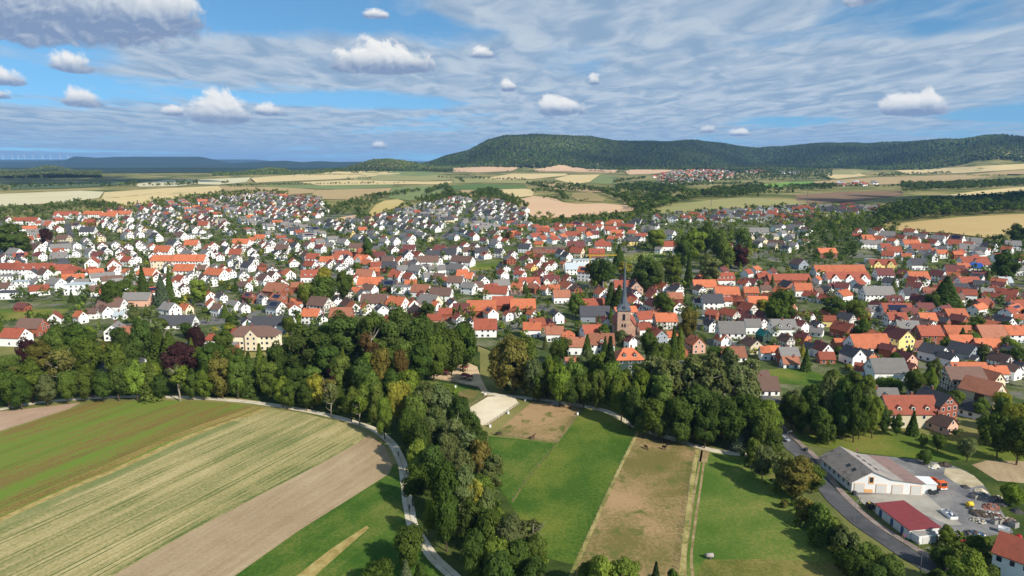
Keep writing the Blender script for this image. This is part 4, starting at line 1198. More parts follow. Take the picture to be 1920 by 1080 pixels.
ZONES = [('around the old mill', lambda x, y: x >= 1440 and y >= 640), ('above the mill', lambda x, y: x >= 1440 and y >= 560), ('on the right rise', lambda x, y: x >= 1440 and y >= 490),
         ('below the golden field', lambda x, y: x >= 1440), ('near the church', lambda x, y: x >= 960 and y >= 590), ('behind the church spire', lambda x, y: x >= 960 and y >= 510),
         ('beyond the graveyard trees', lambda x, y: x >= 960), ('above the park wood', lambda x, y: x >= 480 and y >= 550), ('in the middle of town', lambda x, y: x >= 480 and y >= 480),
         ('on the central slope', lambda x, y: x >= 480), ('by the tree belt', lambda x, y: y >= 545), ('around the school', lambda x, y: y >= 470), ('on the left slope', lambda x, y: True)]
ORD = ['first', 'second', 'third', 'fourth', 'fifth', 'sixth', 'seventh', 'eighth', 'ninth', 'tenth', 'eleventh', 'twelfth', 'thirteenth', 'fourteenth', 'fifteenth', 'sixteenth', 'seventeenth', 'eighteenth', 'nineteenth', 'twentieth',
       'twenty-first', 'twenty-second', 'twenty-third', 'twenty-fourth', 'twenty-fifth', 'twenty-sixth', 'twenty-seventh', 'twenty-eighth', 'twenty-ninth', 'thirtieth']


def ordinal_labels(items, text, zone_of):
    """text(item): look; items sharing look and zone are numbered from the left"""
    fam = {}
    for it in items:
        z = zone_of(it)
        fam.setdefault((text(it), z), []).append(it)
    for (t, z), its in fam.items():
        its.sort(key=lambda i: i['px'][0])
        for k, it in enumerate(its):
            it['label'] = f'{t} {z}' if len(its) == 1 else f'{t} {z}, {ORD[k]} from left' if k < len(ORD) else f'{t} {z}'


HOUSES.sort(key=lambda h: -h['size'])
for h in HOUSES:
    h['kind'] = 'barn' if 'B' in h['opts'] else 'house'
BARNS = [h for h in HOUSES if h['kind'] == 'barn']
OWN = BARNS + [h for h in HOUSES if h['kind'] == 'house' and -5 < h['px'][0] < 1925][:300]
own_ids = {id(h) for h in OWN}


def look_text(h):
    o = h['opts']
    ex = ' and solar panels' if 's' in o else ' and dormers' if 'd' in o else ' and front gables' if 'x' in o else ''
    kind = 'hipped' if 'h' in o else 'flat' if 'f' in o else ''
    sz = 'low ' if 'l' in o else 'tall ' if 'T' in o else 'long ' if h['L'] > 26 else ''
    if len((ROOF_WORD[h['roof']] + WALL_WORD[h['wall']]).split()) > 1:
        sz = ex = ''
    return f"{sz}{WALL_WORD[h['wall']]} {h['kind']} with {kind + ' ' if kind else ''}{ROOF_WORD[h['roof']]} roof{ex}"


ordinal_labels(OWN, look_text, lambda h: next(z for z, f in ZONES if f(*h['px'])))
for h in OWN:
    parts, zr = house_parts(h['L'], h['W'], h['roof'], h['wall'], h['opts'], rnd_of(h['px']), h['e'], h['pitch'])
    root = bpy.data.objects.new(h['kind'], None)
    root.empty_display_size = 1
    col.objects.link(root)
    root.location, root.rotation_euler = h['loc'], (0, 0, h['rz'])
    set_props(root, h['label'], h['kind'], 'farm barns in the village' if h['kind'] == 'barn' else 'houses of the town')
    built = {}
    for nm, mb in parts.items():
        nm = nm.rstrip('0123456789')
        up_ = built.get('roof') if nm in ('chimney', 'dormer', 'solar_panels') else built.get('wall') if nm in ('windows', 'timber_frame', 'barn_door') else root
        built[nm] = mb.build(nm, up_ or root, kind='stuff' if nm in ('windows', 'timber_frame', 'solar_panels') else None)
REST = MB()
SIMPLE[0] = True
for h in HOUSES:
    if id(h) in own_ids:
        continue
    parts, zr = house_parts(h['L'], h['W'], h['roof'], h['wall'], h['opts'], rnd_of(h['px']), h['e'], h['pitch'])
    for nm, mb in parts.items():
        mb.moved(h['loc'], h['rz'], REST)
# village and farms far out in the fields
for (poly, sp, roofs) in (([(1225, 332), (1260, 322), (1330, 318), (1380, 322), (1370, 334), (1320, 342), (1240, 345)], 40, 'rrogbg'), ([(1395, 320), (1440, 318), (1450, 323), (1400, 325)], 34, 'rg'),
                          ([(1460, 321), (1500, 321), (1500, 325), (1462, 326)], 30, 'gk'), ([(1565, 345), (1600, 343), (1660, 345), (1655, 349), (1570, 350)], 40, 'rge')):
    for p in scatter(poly, sp, seed=77):
        rnd = rnd_of(p[0], p[1])
        parts, zr = house_parts(rnd.uniform(11, 17), rnd.uniform(9, 11), rnd.choice(roofs), rnd.choice('wwwwb'), '', rnd, rnd.uniform(4, 6))
        for nm in ('wall', 'roof'):
            parts[nm].moved((p[0], p[1], float(terrain(p[0], p[1]))), rnd.uniform(-.8, .3), REST)
        PLACED.append((p[0], p[1], 8))
SIMPLE[0] = False
set_props(REST.build('distant_houses'), 'mass of small white houses with grey and red roofs on the far slopes', 'houses', kind='stuff')

# ------------------------------------------------------------------ church
def gp(x, y):
    return Vector(ground_at([x], [y])[0])


def thing(name, label, cat, loc, rz=0.0, group=None):
    o = bpy.data.objects.new(name, None)
    o.empty_display_size = 1
    col.objects.link(o)
    o.location, o.rotation_euler = loc, (0, 0, rz)
    return set_props(o, label, cat, group)


def stone_mat(name, a, b, c, sx, sz):
    m, T = new_mat(name)
    pos = T.n('ShaderNodeTexCoord').outputs['Object']
    sp = T.n('ShaderNodeSeparateXYZ')
    T.put(pos, sp.inputs[0])
    br = T.n('ShaderNodeTexBrick')
    T.put(T.xyz(T.m('ADD', sp.outputs[0], sp.outputs[1]), sp.outputs[2], 0.0), br.inputs['Vector'])
    br.inputs['Scale'].default_value = 1.0
    br.inputs['Brick Width'].default_value, br.inputs['Row Height'].default_value = sx, sz
    br.inputs['Mortar Size'].default_value = 0.03
    br.inputs['Color1'].default_value, br.inputs['Color2'].default_value, br.inputs['Mortar'].default_value = a, b, c
    n = T.noise(pos, 0.9, 5, 0.7)
    cc = T.mix(T.ramp(n, .4, .7), br.outputs['Color'], lin(200, 172, 144))
    f = T.m('ADD', .7, T.m('MULTIPLY', T.noise(pos, 2.5, 4, .7), .6))
    bs_ = principled(T, .9, .15)
    T.put(T.mix(1.0, cc, T.xyz(f, f, f), 'MULTIPLY'), bs_.inputs['Base Color'])


stone_mat('sandstone', lin(190, 150, 130), lin(164, 124, 108), lin(194, 176, 158), 1.1, .5)
flat_mat('slate_spire', lin(84, 91, 98), 0.4, 0.5, 0.12, 1.2)
CH = gp(1168, 636)
k = pixel_of(*CH)[2] / F_PX
TW = 23 * k
church = thing('church', 'stone church tower with tall slate needle spire among red roofs', 'church', CH, R(-6))
mb = MB()
TH = 17.2
mb.box((0, 0, TH / 2 - 1), (TW, TW, TH + 2), 'sandstone')
mb.build('tower', church)
mb = MB()
mb.box((0, 0, TH + .1), (TW + .5, TW + .5, .35), 'sandstone')
mb.box((0, 0, TH * .52), (TW + .2, TW + .2, .25), 'sandstone')
mb.build('cornice', church)
mb = MB()
h1 = TW / 2 + .6
ring = lambda r, z, n=8: [(r * math.cos(math.pi / 8 + i * math.pi / 4), r * math.sin(math.pi / 8 + i * math.pi / 4), z) for i in range(n)]
sq = []
for i in range(8):
    a = math.pi / 8 + i * math.pi / 4
    x, y = math.cos(a), math.sin(a)
    m_ = max(abs(x), abs(y))
    sq.append((x / m_ * h1, y / m_ * h1, TH + .28))
V = sq + ring(TW * .31, TH + 3.8) + ring(TW * .19, TH + 8.5) + ring(.10, TH + 30.0)
F_ = [(a * 8 + i, a * 8 + (i + 1) % 8, a * 8 + 8 + (i + 1) % 8, a * 8 + 8 + i) for a in range(3) for i in range(8)] + [tuple(range(24, 32))]
cor = [(h1, h1, TH + .28), (-h1, h1, TH + .28), (-h1, -h1, TH + .28), (h1, -h1, TH + .28)]
mb.add(V, F_, 'slate_spire')
for i, c in enumerate(cor):
    a, b = sq[2 * i], sq[2 * i + 1]
    t1, t2 = V[8 + 2 * i], V[9 + 2 * i]
    mb.add([a, c, b, t2, t1], [(0, 1, 4), (1, 2, 3), (1, 3, 4)], 'slate_spire')
spire = mb.build('spire', church)
mb = MB()
mb.bar((0, 0, TH + 29.5), (0, 0, TH + 32.0), .07, 'gutter_zinc', 6)
mb.lathe((0, 0, TH + 30.4), [(.05, 0), (.28, .25), (.05, .5)], 'gutter_zinc', 8)
mb.bar((-.5, 0, TH + 31.4), (.5, 0, TH + 31.4), .06, 'gutter_zinc', 6)
mb.build('weather_cross', spire)
for sx in (0,):
    mb = MB()
    gable_walls(mb, 1.2, 1.3, 1.4, 1.0, 'slate_spire', 0, -TW * .45, 'y', down=.6)
    window_at(mb, (0, -TW * .45 - .6, .7), (0, -1), .6, .8, False)
    mb.v = [(x, y, z + TH + 1.3) for x, y, z in mb.v]
    mb.build('dormer', spire)


def arch_window(parent, x, z, w, h, off, face=(0, -1)):
    mb = MB()
    n = 8
    pts = [(-w / 2, 0), (w / 2, 0)] + [(w / 2 * math.cos(t), h - w * .6 + w * .75 * math.sin(t)) for t in np.linspace(0, math.pi, n)]
    for dp, mat, gr in ((.05, 'sandstone', 1.25), (.12, 'window_glass', 1.0)):
        fr = [(p[0] * gr + x, -(off + dp), p[1] * gr + z - (gr - 1) * h * .5) for p in pts]
        bk = [(p[0], -(off - .1), p[2]) for p in fr]
        m_ = len(fr)
        mb.add(fr + bk, [tuple(range(m_))] + [(i, m_ + i, m_ + (i + 1) % m_, (i + 1) % m_) for i in range(m_)], mat)
    if face == (1, 0):
        mb.v = [(-y, x_, z_) for x_, y, z_ in mb.v]
    return mb.build('arched_window', parent)


for face in ((0, -1), (1, 0)):
    arch_window(church, 0, TH - 5.4, 1.5, 3.6, TW / 2, face)
    for dx_ in (-.75, .75):
        arch_window(church, dx_, TH * .46, .9, 2.0, TW / 2, face)
    arch_window(church, .2, TH * .28, .35, 1.0, TW / 2, face)
nv = MB()
gable_walls(nv, 22, 12.5, 7.5, 1.15, 'sandstone', 1.0, TW / 2 + 11.2, 'y')
nv.build('nave_wall', church)
nv = MB()
roof_slab(nv, 22, 12.5, 7.5, 1.15, 'roof_red', .5, .25, 1.0, TW / 2 + 11.2, 'y')
nv.build('nave_roof', church)
PLACED.append((CH.x, CH.y + 8, 12))

# ------------------------------------------------------------------ works yard by the road
flat_mat('weathered_sheet', lin(150, 139, 128), 0.9, 0.15, 0.35, 0.7, streak=(lin(96, 82, 74), .45, .5, .72))
flat_mat('grey_sheet', lin(160, 152, 144), 0.9, 0.15, 0.15, 0.5, streak=(lin(120, 108, 102), .3, .5, .75))
flat_mat('red_sheet', lin(142, 118, 110), 0.85, 0.15, 0.15, 0.5, streak=(lin(104, 84, 80), .3, .5, .75))
flat_mat('red_metal', lin(134, 62, 64), 0.6, 0.25, 0.16, 0.7, streak=(lin(112, 62, 60), .5, .5, .75))
flat_mat('pale_panel', lin(226, 226, 222), 0.7, 0.2, 0.06, 0.6)
flat_mat('blue_door', lin(74, 96, 136), 0.6, 0.3, 0.06)
flat_mat('peach_paint', lin(224, 172, 120), 0.8, 0.2, 0.08)
flat_mat('grey_concrete', lin(150, 146, 138), 0.9, 0.15, 0.2, 1.5)
flat_mat('truck_orange', lin(216, 98, 34), 0.4, 0.4, 0.06)
flat_mat('tyre', lin(32, 32, 34), 0.9, 0.1, 0.1)
flat_mat('dark_steel', lin(52, 54, 58), 0.6, 0.4, 0.15)
flat_mat('yellow_paint', lin(224, 186, 44), 0.5, 0.3, 0.08)
flat_mat('red_paint', lin(196, 38, 46), 0.5, 0.3, 0.08)
flat_mat('blue_tarp', lin(44, 96, 150), 0.6, 0.3, 0.2)
flat_mat('white_plastic', lin(232, 232, 230), 0.5, 0.3, 0.05)
flat_mat('rock_grey', lin(112, 110, 108), 0.95, 0.1, 0.3, 1.5)
flat_mat('rock_dark', lin(76, 74, 74), 0.95, 0.1, 0.3, 1.5)
flat_mat('rock_pale', lin(196, 184, 158), 0.95, 0.1, 0.25, 1.5)
flat_mat('rubble_red', lin(150, 104, 88), 0.95, 0.1, 0.25, 1.5)
flat_mat('old_wood', lin(98, 84, 70), 0.9, 0.1, 0.3, 1.5)

A, B_, C_ = gp(1596, 923), gp(1729, 929), gp(1540, 876)
fx = (B_ - A)
FL = fx.length
fx.normalize()
dep_v = (C_ - A)
fy = Vector((-fx.y, fx.x, 0))
DEP = 27.0
rz = math.atan2(fx.y, fx.x)
lean = dep_v.dot(fx) / max(dep_v.dot(fy), 1)
print('warehouse', FL, dep_v.length, lean)
wh = thing('warehouse', 'white works hall with gabled grey roof and four garage doors in yard', 'warehouse', A, rz)
DEP = max(18.0, dep_v.dot(fy))
SHX = lean * DEP          # the plan is a slight parallelogram, as the road makes it
prof = [(0, 3.6), (.28 * FL, 6.9), (.56 * FL, 4.6), (FL, 3.7)]
mb = MB()
front = [(0, 0, -1)] + [(x, 0, z) for x, z in prof] + [(FL, 0, -1)]
back = [(x + SHX, DEP, z) for x, _, z in front]
n = len(front)
mb.add(front + back, [tuple(range(n)), tuple(range(2 * n - 1, n - 1, -1))] + [(i, n + i, n + (i + 1) % n, (i + 1) % n) for i in range(n) if i not in (1, 2, 3)], 'pale_panel')
mb.build('wall', wh)
for i, mat in ((0, 'weathered_sheet'), (1, 'grey_sheet'), (2, None)):
    (x0, z0), (x1, z1) = prof[i], prof[i + 1]
    segs = [(0, 1, mat)] if mat else [(0, .34, 'grey_sheet'), (.34, 1, 'red_sheet')]
    for (s0, s1, mt) in segs:
        xa, xb, za, zb = x0 + (x1 - x0) * s0, x0 + (x1 - x0) * s1, z0 + (z1 - z0) * s0, z0 + (z1 - z0) * s1
        if i == 0:
            xa, za = xa - .7, za - .75
        if i == 2 and s1 == 1:
            xb += .5
        mb = MB()
        rows_n = 14
        top, bot = [], []
        for r_ in range(rows_n + 1):
            t = r_ / rows_n
            yy, xs = -.4 + (DEP + .8) * t, SHX * t
            top += [(xa + xs, yy, za + .3), (xb + xs, yy, zb + .3)]
        m0 = len(top)
        bot = [(x, y, z - .22) for x, y, z in top]
        fs = [(2 * r_, 2 * r_ + 1, 2 * r_ + 3, 2 * r_ + 2) for r_ in range(rows_n)]
        fs += [(0, m0, m0 + 1, 1), (m0 - 2, m0 - 1, 2 * m0 - 1, 2 * m0 - 2)]
        fs += [(2 * r_, 2 * r_ + 2, m0 + 2 * r_ + 2, m0 + 2 * r_) for r_ in range(rows_n)] + [(2 * r_ + 1, m0 + 2 * r_ + 1, m0 + 2 * r_ + 3, 2 * r_ + 3) for r_ in range(rows_n)]
        mb.add(top + bot, fs, mt)
        rf = mb.build('roof_slope', wh)
        if i < 2:
            for q in range(4 if i else 2):
                mb = MB()
                t = .25 + q * .17
                cx = xa + (xb - xa) * (.62 if i else .55) + SHX * t
                cz = za + (zb - za) * (.62 if i else .55) + .36
                mb.box((cx, DEP * t, cz), (1.0, 1.6, .08), 'dark_steel')
                mb.v = [(x, y, z + (x - cx) * (zb - za) / (xb - xa)) for x, y, z in mb.v]
                mb.build('skylight', rf)
for (p0, p1) in ((1601, 1619), (1642, 1660), (1672, 1691), (1707, 1725)):
    t0, t1 = (p0 - 1596) / 133 * FL, (p1 - 1596) / 133 * FL
    mb = MB()
    mb.box(((t0 + t1) / 2, -.03, 1.5), (t1 - t0 + .3, .1, 3.1), 'peach_paint')
    for r_ in range(5):
        mb.box(((t0 + t1) / 2, -.07, .3 + r_ * .58), (t1 - t0, .12, .54), 'garage_door')
    mb.build('garage_door', wh)
mb = MB()
mb.box((.225 * FL, -.03, .62), (.15 * FL, .1, 1.3), 'peach_paint')
mb.box((.62 * FL, -.03, .4), (.12 * FL, .1, .8), 'peach_paint')
mb.build('painted_plinth', wh)
mb = MB()
mb.box((.27 * FL, -.04, 4.1), (1.5, .1, 2.3), 'peach_paint')
window_at(mb, (.27 * FL, -.09, 4.3), (0, -1), .95, 1.6, False)
mb.build('gable_window', wh)
for i in range(6):
    t = .1 + i * .15
    mb = MB()
    window_at(mb, (SHX * t - .02, DEP * t, 1.9), (-1, 0), 1.1, 1.1, True)
    mb.build('window', wh)
mb = MB()
mb.box((FL + 2.2, 3.5, 1.6), (4.4, 5.0, 3.2), 'pale_panel')
mb.box((FL + 2.2, 3.5, 3.3), (4.8, 5.4, .18), 'pale_panel')
mb.build('side_annex', wh)
PLACED.append((A.x + 8, A.y + 12, 14))

# long red roofed shed
a, b, c = gp(1641, 962), gp(1704, 1012), gp(1747, 1000)
ux = (b - a)
SL = ux.length
ux.normalize()
uy = Vector((-ux.y, ux.x, 0))
SW = abs((c - b).dot(uy))
print('shed', SL, SW)
sh = thing('long_shed', 'low white shed with flat wine red metal roof beside the road', 'shed', a, math.atan2(ux.y, ux.x))
mb = MB()
mb.add([(0, 0, -.5), (SL, 0, -.5), (SL, SW, -.5), (0, SW, -.5), (0, 0, 2.7), (SL, 0, 2.7), (SL, SW, 3.1), (0, SW, 3.1)], [(0, 1, 5, 4), (1, 2, 6, 5), (2, 3, 7, 6), (3, 0, 4, 7), (3, 2, 1, 0)], 'pale_panel')
mb.build('wall', sh)
mb = MB()
lo_ = [(-.3, -.35, 2.72), (SL + .3, -.35, 2.72), (SL + .3, SW + .3, 3.16), (-.3, SW + .3, 3.16)]
mb.add(lo_ + [(x, y, z + .2) for x, y, z in lo_], [(4, 5, 6, 7), (3, 2, 1, 0), (0, 1, 5, 4), (1, 2, 6, 5), (2, 3, 7, 6), (3, 0, 4, 7)], 'red_metal')
rf = mb.build('roof', sh)
mb = MB()
for i in range(int(SL / 1.0)):
    x = .2 + i
    q = [(x, -.34, 2.93), (x + .08, -.34, 2.93), (x + .08, SW + .29, 3.37), (x, SW + .29, 3.37)]
    mb.add(q + [(x_, y_, z_ + .05) for x_, y_, z_ in q], [(4, 5, 6, 7), (0, 1, 5, 4), (1, 2, 6, 5), (2, 3, 7, 6), (3, 0, 4, 7)], 'red_metal')
mb.build('standing_seams', rf, kind='stuff')
for t in (.16, .5, .8):
    mb = MB()
    mb.box((SL * t, -.03, 1.1), (1.1, .08, 2.2), 'blue_door')
    mb.build('door', sh)
for t in (.2, .8):
    mb = MB()
    mb.box((SL + .03, SW * t, 1.1), (.08, 1.0, 2.2), 'blue_door')
    mb.build('door', sh)
PLACED.append((a.x + 6, a.y - 4, 9))

# small concrete garage and tank
a, b = gp(1722, 1022), gp(1758, 1020)
g = thing('concrete_garage', 'pale concrete box garage with grey flat roof behind the red shed', 'garage', a, math.atan2((b - a).y, (b - a).x) + .1)
gw = (b - a).length
MB().box((gw / 2, 1.6, 1.0), (gw, 3.2, 2.4), 'pale_panel').build('wall', g)
mb = MB()
mb.box((gw / 2, 1.6, 2.28), (gw + .2, 3.4, .16), 'pale_panel').box((gw / 2, 1.6, 2.4), (gw - .3, 2.9, .1), 'grey_concrete')
mb.build('roof', g)
MB().box((gw * .5, -.03, 1.0), (gw * .6, .08, 2.0), 'garage_door').build('door', g)
t = thing('water_tank', 'white plastic cube tank beside the concrete garage', 'tank', gp(1757, 1008))
MB().box((0, 0, .75), (1.5, 1.4, 1.5), 'white_plastic', .3, (.94, .94)).build('body', t)
MB().lathe((0, 0, 1.5), [(.25, 0), (.25, .12), (.05, .14)], 'white_plastic', 10).build('cap', t)


def wheel(parent, c, r, w, rz=0.0):
    mb = MB()
    mb.lathe((0, 0, 0), [(r * .7, -w / 2), (r, -w / 2 + .03), (r, w / 2 - .03), (r * .7, w / 2)], 'tyre', 12)
    mb.v = [(x + c[0], z + c[1], y + c[2]) for x, y, z in mb.v]
    wo = mb.build('wheel', parent)
    mb = MB()
    mb.lathe((0, 0, 0), [(r * .55, -w / 2 - .01), (r * .55, w / 2 + .01)], 'gutter_zinc', 8)
    mb.v = [(x + c[0], z + c[1], y + c[2]) for x, y, z in mb.v]
    mb.build('rim', wo)


# orange tipper truck: local x forward
p, q = gp(1743, 905), gp(1769, 921)
d = (q - p)
tr = thing('tipper_truck', 'orange tipper truck with open bed parked beside the works hall', 'truck', (p + q) / 2, math.atan2(d.y, d.x))
TL = max(6.0, min(8.0, d.length))
MB().box((0, 0, .8), (TL, .9, .28), 'dark_steel').build('chassis', tr)
mb = MB()
bl = TL * .58
bx_ = -TL * .5 + bl / 2
mb.box((bx_, 0, 1.12), (bl, 2.3, .14), 'truck_orange')
for sy in (-1.12, 1.12):
    mb.box((bx_, sy, 1.5), (bl, .09, .66), 'truck_orange')
for sx in (-bl / 2, bl / 2):
    mb.box((bx_ + sx, 0, 1.5), (.09, 2.15, .66), 'truck_orange')
bed = mb.build('tipper_bed', tr)
mb = MB()
for i in range(6):
    for sy in (-1.19, 1.19):
        mb.box((bx_ - bl / 2 + (i + .5) * bl / 6, sy, 1.5), (.09, .06, .6), 'truck_orange')
mb.build('side_ribs', bed, kind='stuff')
cx = TL * .5 - .95
mb = MB()
pr = [(-.95, .75), (.95, .75), (.95, 1.55), (.72, 2.75), (-.85, 2.85), (-.95, 2.6)]
L_ = [(cx + x, -1.12, z) for x, z in pr]
R_ = [(cx + x, 1.12, z) for x, z in pr]
mb.add(L_ + R_, [tuple(range(6)), tuple(range(11, 5, -1))] + [(i, 6 + i, 6 + (i + 1) % 6, (i + 1) % 6) for i in range(6)], 'truck_orange')
cab = mb.build('cab', tr)
mb = MB()
ws = [(cx + .955 - .23 * t, sy, 1.62 + 1.05 * t) for t, sy in ((0, -1.0), (0, 1.0), (.95, .95), (.95, -.95))]
mb.add([(x + .03, y, z) for x, y, z in ws] + ws, [(0, 1, 2, 3), (0, 4, 5, 1), (1, 5, 6, 2), (2, 6, 7, 3), (3, 7, 4, 0)], 'window_glass')
mb.build('windscreen', cab)
for sy in (-1.13, 1.13):
    MB().box((cx + .1, sy, 2.1), (.95, .05, .7), 'window_glass').build('side_window', cab)
    MB().box((cx + .97, sy * .75, .98), (.05, .34, .2), 'white_plastic').build('headlight', cab)
MB().box((cx + .98, 0, .72), (.12, 2.2, .25), 'white_plastic').build('bumper', tr)
for x in (-TL * .36, -TL * .2, TL * .34):
    for sy in (-.95, .95):
        wheel(tr, (x, sy, .48), .48, .3)

# open skip with debris, flat trailers
def skip(name, label, x0, y0, x1, y1, W, mat, fill, wheels=False, cat='skip'):
    p, q = gp(x0, y0), gp(x1, y1)
    d = q - p
    L = d.length
    t = thing(name, label, cat, (p + q) / 2, math.atan2(d.y, d.x))
    z0 = .55 if wheels else .05
    mb = MB()
    mb.box((0, 0, z0 + .06), (L, W, .1), mat)
    for s in (-1, 1):
        mb.box((0, s * W / 2, z0 + .5), (L, .07, .85), mat)
        mb.box((s * L / 2, 0, z0 + .5), (.07, W - .1, .85), mat)
    mb.build('body', t)
    if fill:
        mb = MB()
        r = rnd_of(name)
        for i in range(40):
            mb.box((r.uniform(-.42, .42) * L, r.uniform(-.38, .38) * W, z0 + r.uniform(.4, 1.0)), (r.uniform(.2, .7), r.uniform(.2, .6), r.uniform(.1, .4)), r.choice(fill), r.uniform(0, 3))
        mb.build('debris', t, kind='stuff')
    if wheels:
        for s in (-1, 1):
            wheel(t, (-.35, s * W * .5, .33), .33, .2)
            wheel(t, (.4, s * W * .5, .33), .33, .2)
        MB().bar((L / 2, 0, z0), (L / 2 + 1.3, 0, z0 - .1), .06, 'dark_steel').build('drawbar', t)
    return t


skip('debris_skip', 'white open skip heaped with pale debris in the yard', 1770, 960, 1789, 975, 2.1, 'pale_panel', ('white_plastic', 'blue_tarp', 'old_wood', 'grey_concrete'))
skip('car_trailer', 'white two axle trailer standing near the yard edge', 1871, 996, 1891, 1001, 1.7, 'white_plastic', None, True, 'trailer')
skip('dark_trailer', 'black low trailer beside the garage doors', 1738, 926, 1757, 927, 1.6, 'dark_steel', ('dark_steel', 'tyre'), True, 'trailer')
skip('machine_trailer', 'dark machine trailer behind the red shed corner', 1627, 950, 1639, 957, 1.7, 'dark_steel', ('yellow_paint', 'tyre', 'dark_steel'), True, 'trailer')


def mound(name, label, x, y, rx, ry, h, mat, cat='heap', rocks=0, mats=None):
    g = gp(x, y)
    k = pixel_of(*g)[2] / F_PX
    r = random.Random(name + str(x))
    t = thing(name, label, cat, g, r.uniform(0, .5))
    mb = MB()
    nr_, na = 7, 18
    vs_ = [(0, 0, h)]
    for i in range(1, nr_ + 1):
        q = i / nr_
        for j in range(na):
            a = 2 * math.pi * j / na
            kk = q * r.uniform(.88, 1.12)
            vs_.append((rx * k * kk * math.cos(a), ry * kk * math.sin(a), max(-.1, h * (1 - q ** 1.3) * r.uniform(.8, 1.2) - (.08 if i == nr_ else 0))))
    fs = [(0, 1 + j, 1 + (j + 1) % na) for j in range(na)]
    for i in range(nr_ - 1):
        fs += [(1 + i * na + j, 1 + (i + 1) * na + j, 1 + (i + 1) * na + (j + 1) % na, 1 + i * na + (j + 1) % na) for j in range(na)]
    mb.add(vs_, fs, mat)
    mb.build('heap', t)
    if rocks:
        mb = MB()
        for i in range(rocks):
            a, q = r.uniform(0, 6.28), math.sqrt(r.random())
            s = r.uniform(.18, .6)
            mb.box((rx * k * q * math.cos(a), ry * q * math.sin(a), h * (1 - q) + s * .2), (s * r.uniform(.7, 1.6), s, s * r.uniform(.5, 1)), r.choice(mats or (mat,)), r.uniform(0, 3), (r.uniform(.5, 1), r.uniform(.5, 1)))
        mb.build('rubble', t, kind='stuff')


mound('gravel_heap', 'cone of grey gravel at the yard edge', 1842, 936, 15, 2.4, 1.9, 'rock_grey')
mound('gravel_heap', 'dark gravel heap beside the round shrub', 1876, 946, 14, 2.0, 1.5, 'rock_dark')
mound('gravel_heap', 'low dark heap at the right picture edge', 1906, 960, 12, 1.8, 1.2, 'rock_dark')
mound('gravel_heap', 'small dark heap near the pale rubble', 1810, 914, 10, 1.6, .8, 'rock_dark')
mound('sand_heap', 'pale sand bank behind the dark gravel heap', 1838, 922, 14, 2.0, 1.0, 'rock_pale')
mound('boulder_heap', 'pale boulders heaped behind the works hall', 1752, 876, 14, 1.6, .9, 'rock_pale', rocks=40, mats=('rock_pale', 'rock_grey', 'white_plastic'))
mound('scrub_heap', 'brown brushwood and boulder heap beside the hedge', 1772, 873, 12, 1.8, 1.2, 'old_wood', rocks=50, mats=('old_wood', 'rock_dark'))
mound('brick_heap', 'reddish brick rubble heap at the yard edge', 1858, 952, 20, 2.2, .9, 'rubble_red', rocks=80, mats=('rubble_red', 'rock_grey', 'rubble_red'))
mound('timber_heap', 'dark heap of old beams and boards', 1836, 964, 20, 2.2, .9, 'old_wood', rocks=90, mats=('old_wood', 'rock_dark', 'dark_steel', 'old_wood'))
mound('bag_heap', 'white bags and foil heaped at the yard edge', 1834, 978, 13, 1.8, .8, 'rock_pale', rocks=70, mats=('white_plastic', 'rock_pale', 'grey_concrete', 'old_wood', 'rock_grey'))
mound('tarp_heap', 'blue and white junk heap behind the red tarp', 1822, 1002, 24, 1.8, .8, 'dark_steel', rocks=80, mats=('white_plastic', 'blue_tarp', 'dark_steel', 'old_wood', 'rock_grey', 'rock_dark'))
mound('junk_heap', 'brown junk and board heap below the brick rubble', 1862, 968, 18, 2.0, .8, 'old_wood', rocks=90, mats=('old_wood', 'rubble_red', 'rock_grey', 'white_plastic', 'rock_dark'))
mound('junk_heap', 'low grey rubble spread at the right picture edge', 1892, 978, 16, 2.0, .6, 'rock_grey', rocks=80, mats=('rock_pale', 'rubble_red', 'rock_grey', 'old_wood'))
mound('junk_heap', 'rubble strip beside the round shrub', 1870, 935, 12, 1.6, .7, 'rock_grey', rocks=50, mats=('rock_pale', 'rock_grey', 'old_wood'))
mound('tarp_bundle', 'bright red tarp bundle above the bushes', 1799, 1013, 11, 1.4, 1.2, 'red_paint')
mound('tarp_bundle', 'small red tarp at the right picture edge', 1911, 1006, 5, 1.0, .7, 'red_paint')
for (x, y, s, lb) in ((1863, 982, 1.5, 'pale concrete cube beside the white trailer'), (1873, 981, 1.4, 'second concrete cube of the pair near the trailer'), (1900, 988, 1.9, 'large concrete cube at the yard corner'), (1827, 935, 1.5, 'concrete block beside the gravel cone'), (1822, 956, 1.2, 'small concrete block behind the old beams')):
    t = thing('concrete_block', lb, 'block', gp(x, y), .4, 'concrete blocks in the yard')
    MB().box((0, 0, s * .4), (s, s, s * .8), 'grey_concrete', 0, (.95, .95)).build('body', t)
    MB().box((0, 0, s * .84), (s * .7, s * .7, .1), 'rock_dark').build('cover', t)
t = thing('storage_drum', 'yellow round tank lying in the yard', 'drum', gp(1818, 950), .2)
mb = MB()
mb.lathe((0, 0, 0), [(.5, -.9), (.75, -.75), (.8, 0), (.75, .75), (.5, .9)], 'yellow_paint', 14)
mb.v = [(z, x, y + .8) for x, y, z in mb.v]
mb.build('body', t, True)
mb = MB().box((-.5, 0, .1), (.2, 1.2, .3), 'dark_steel').box((.5, 0, .1), (.2, 1.2, .3), 'dark_steel')
mb.build('cradle', t)


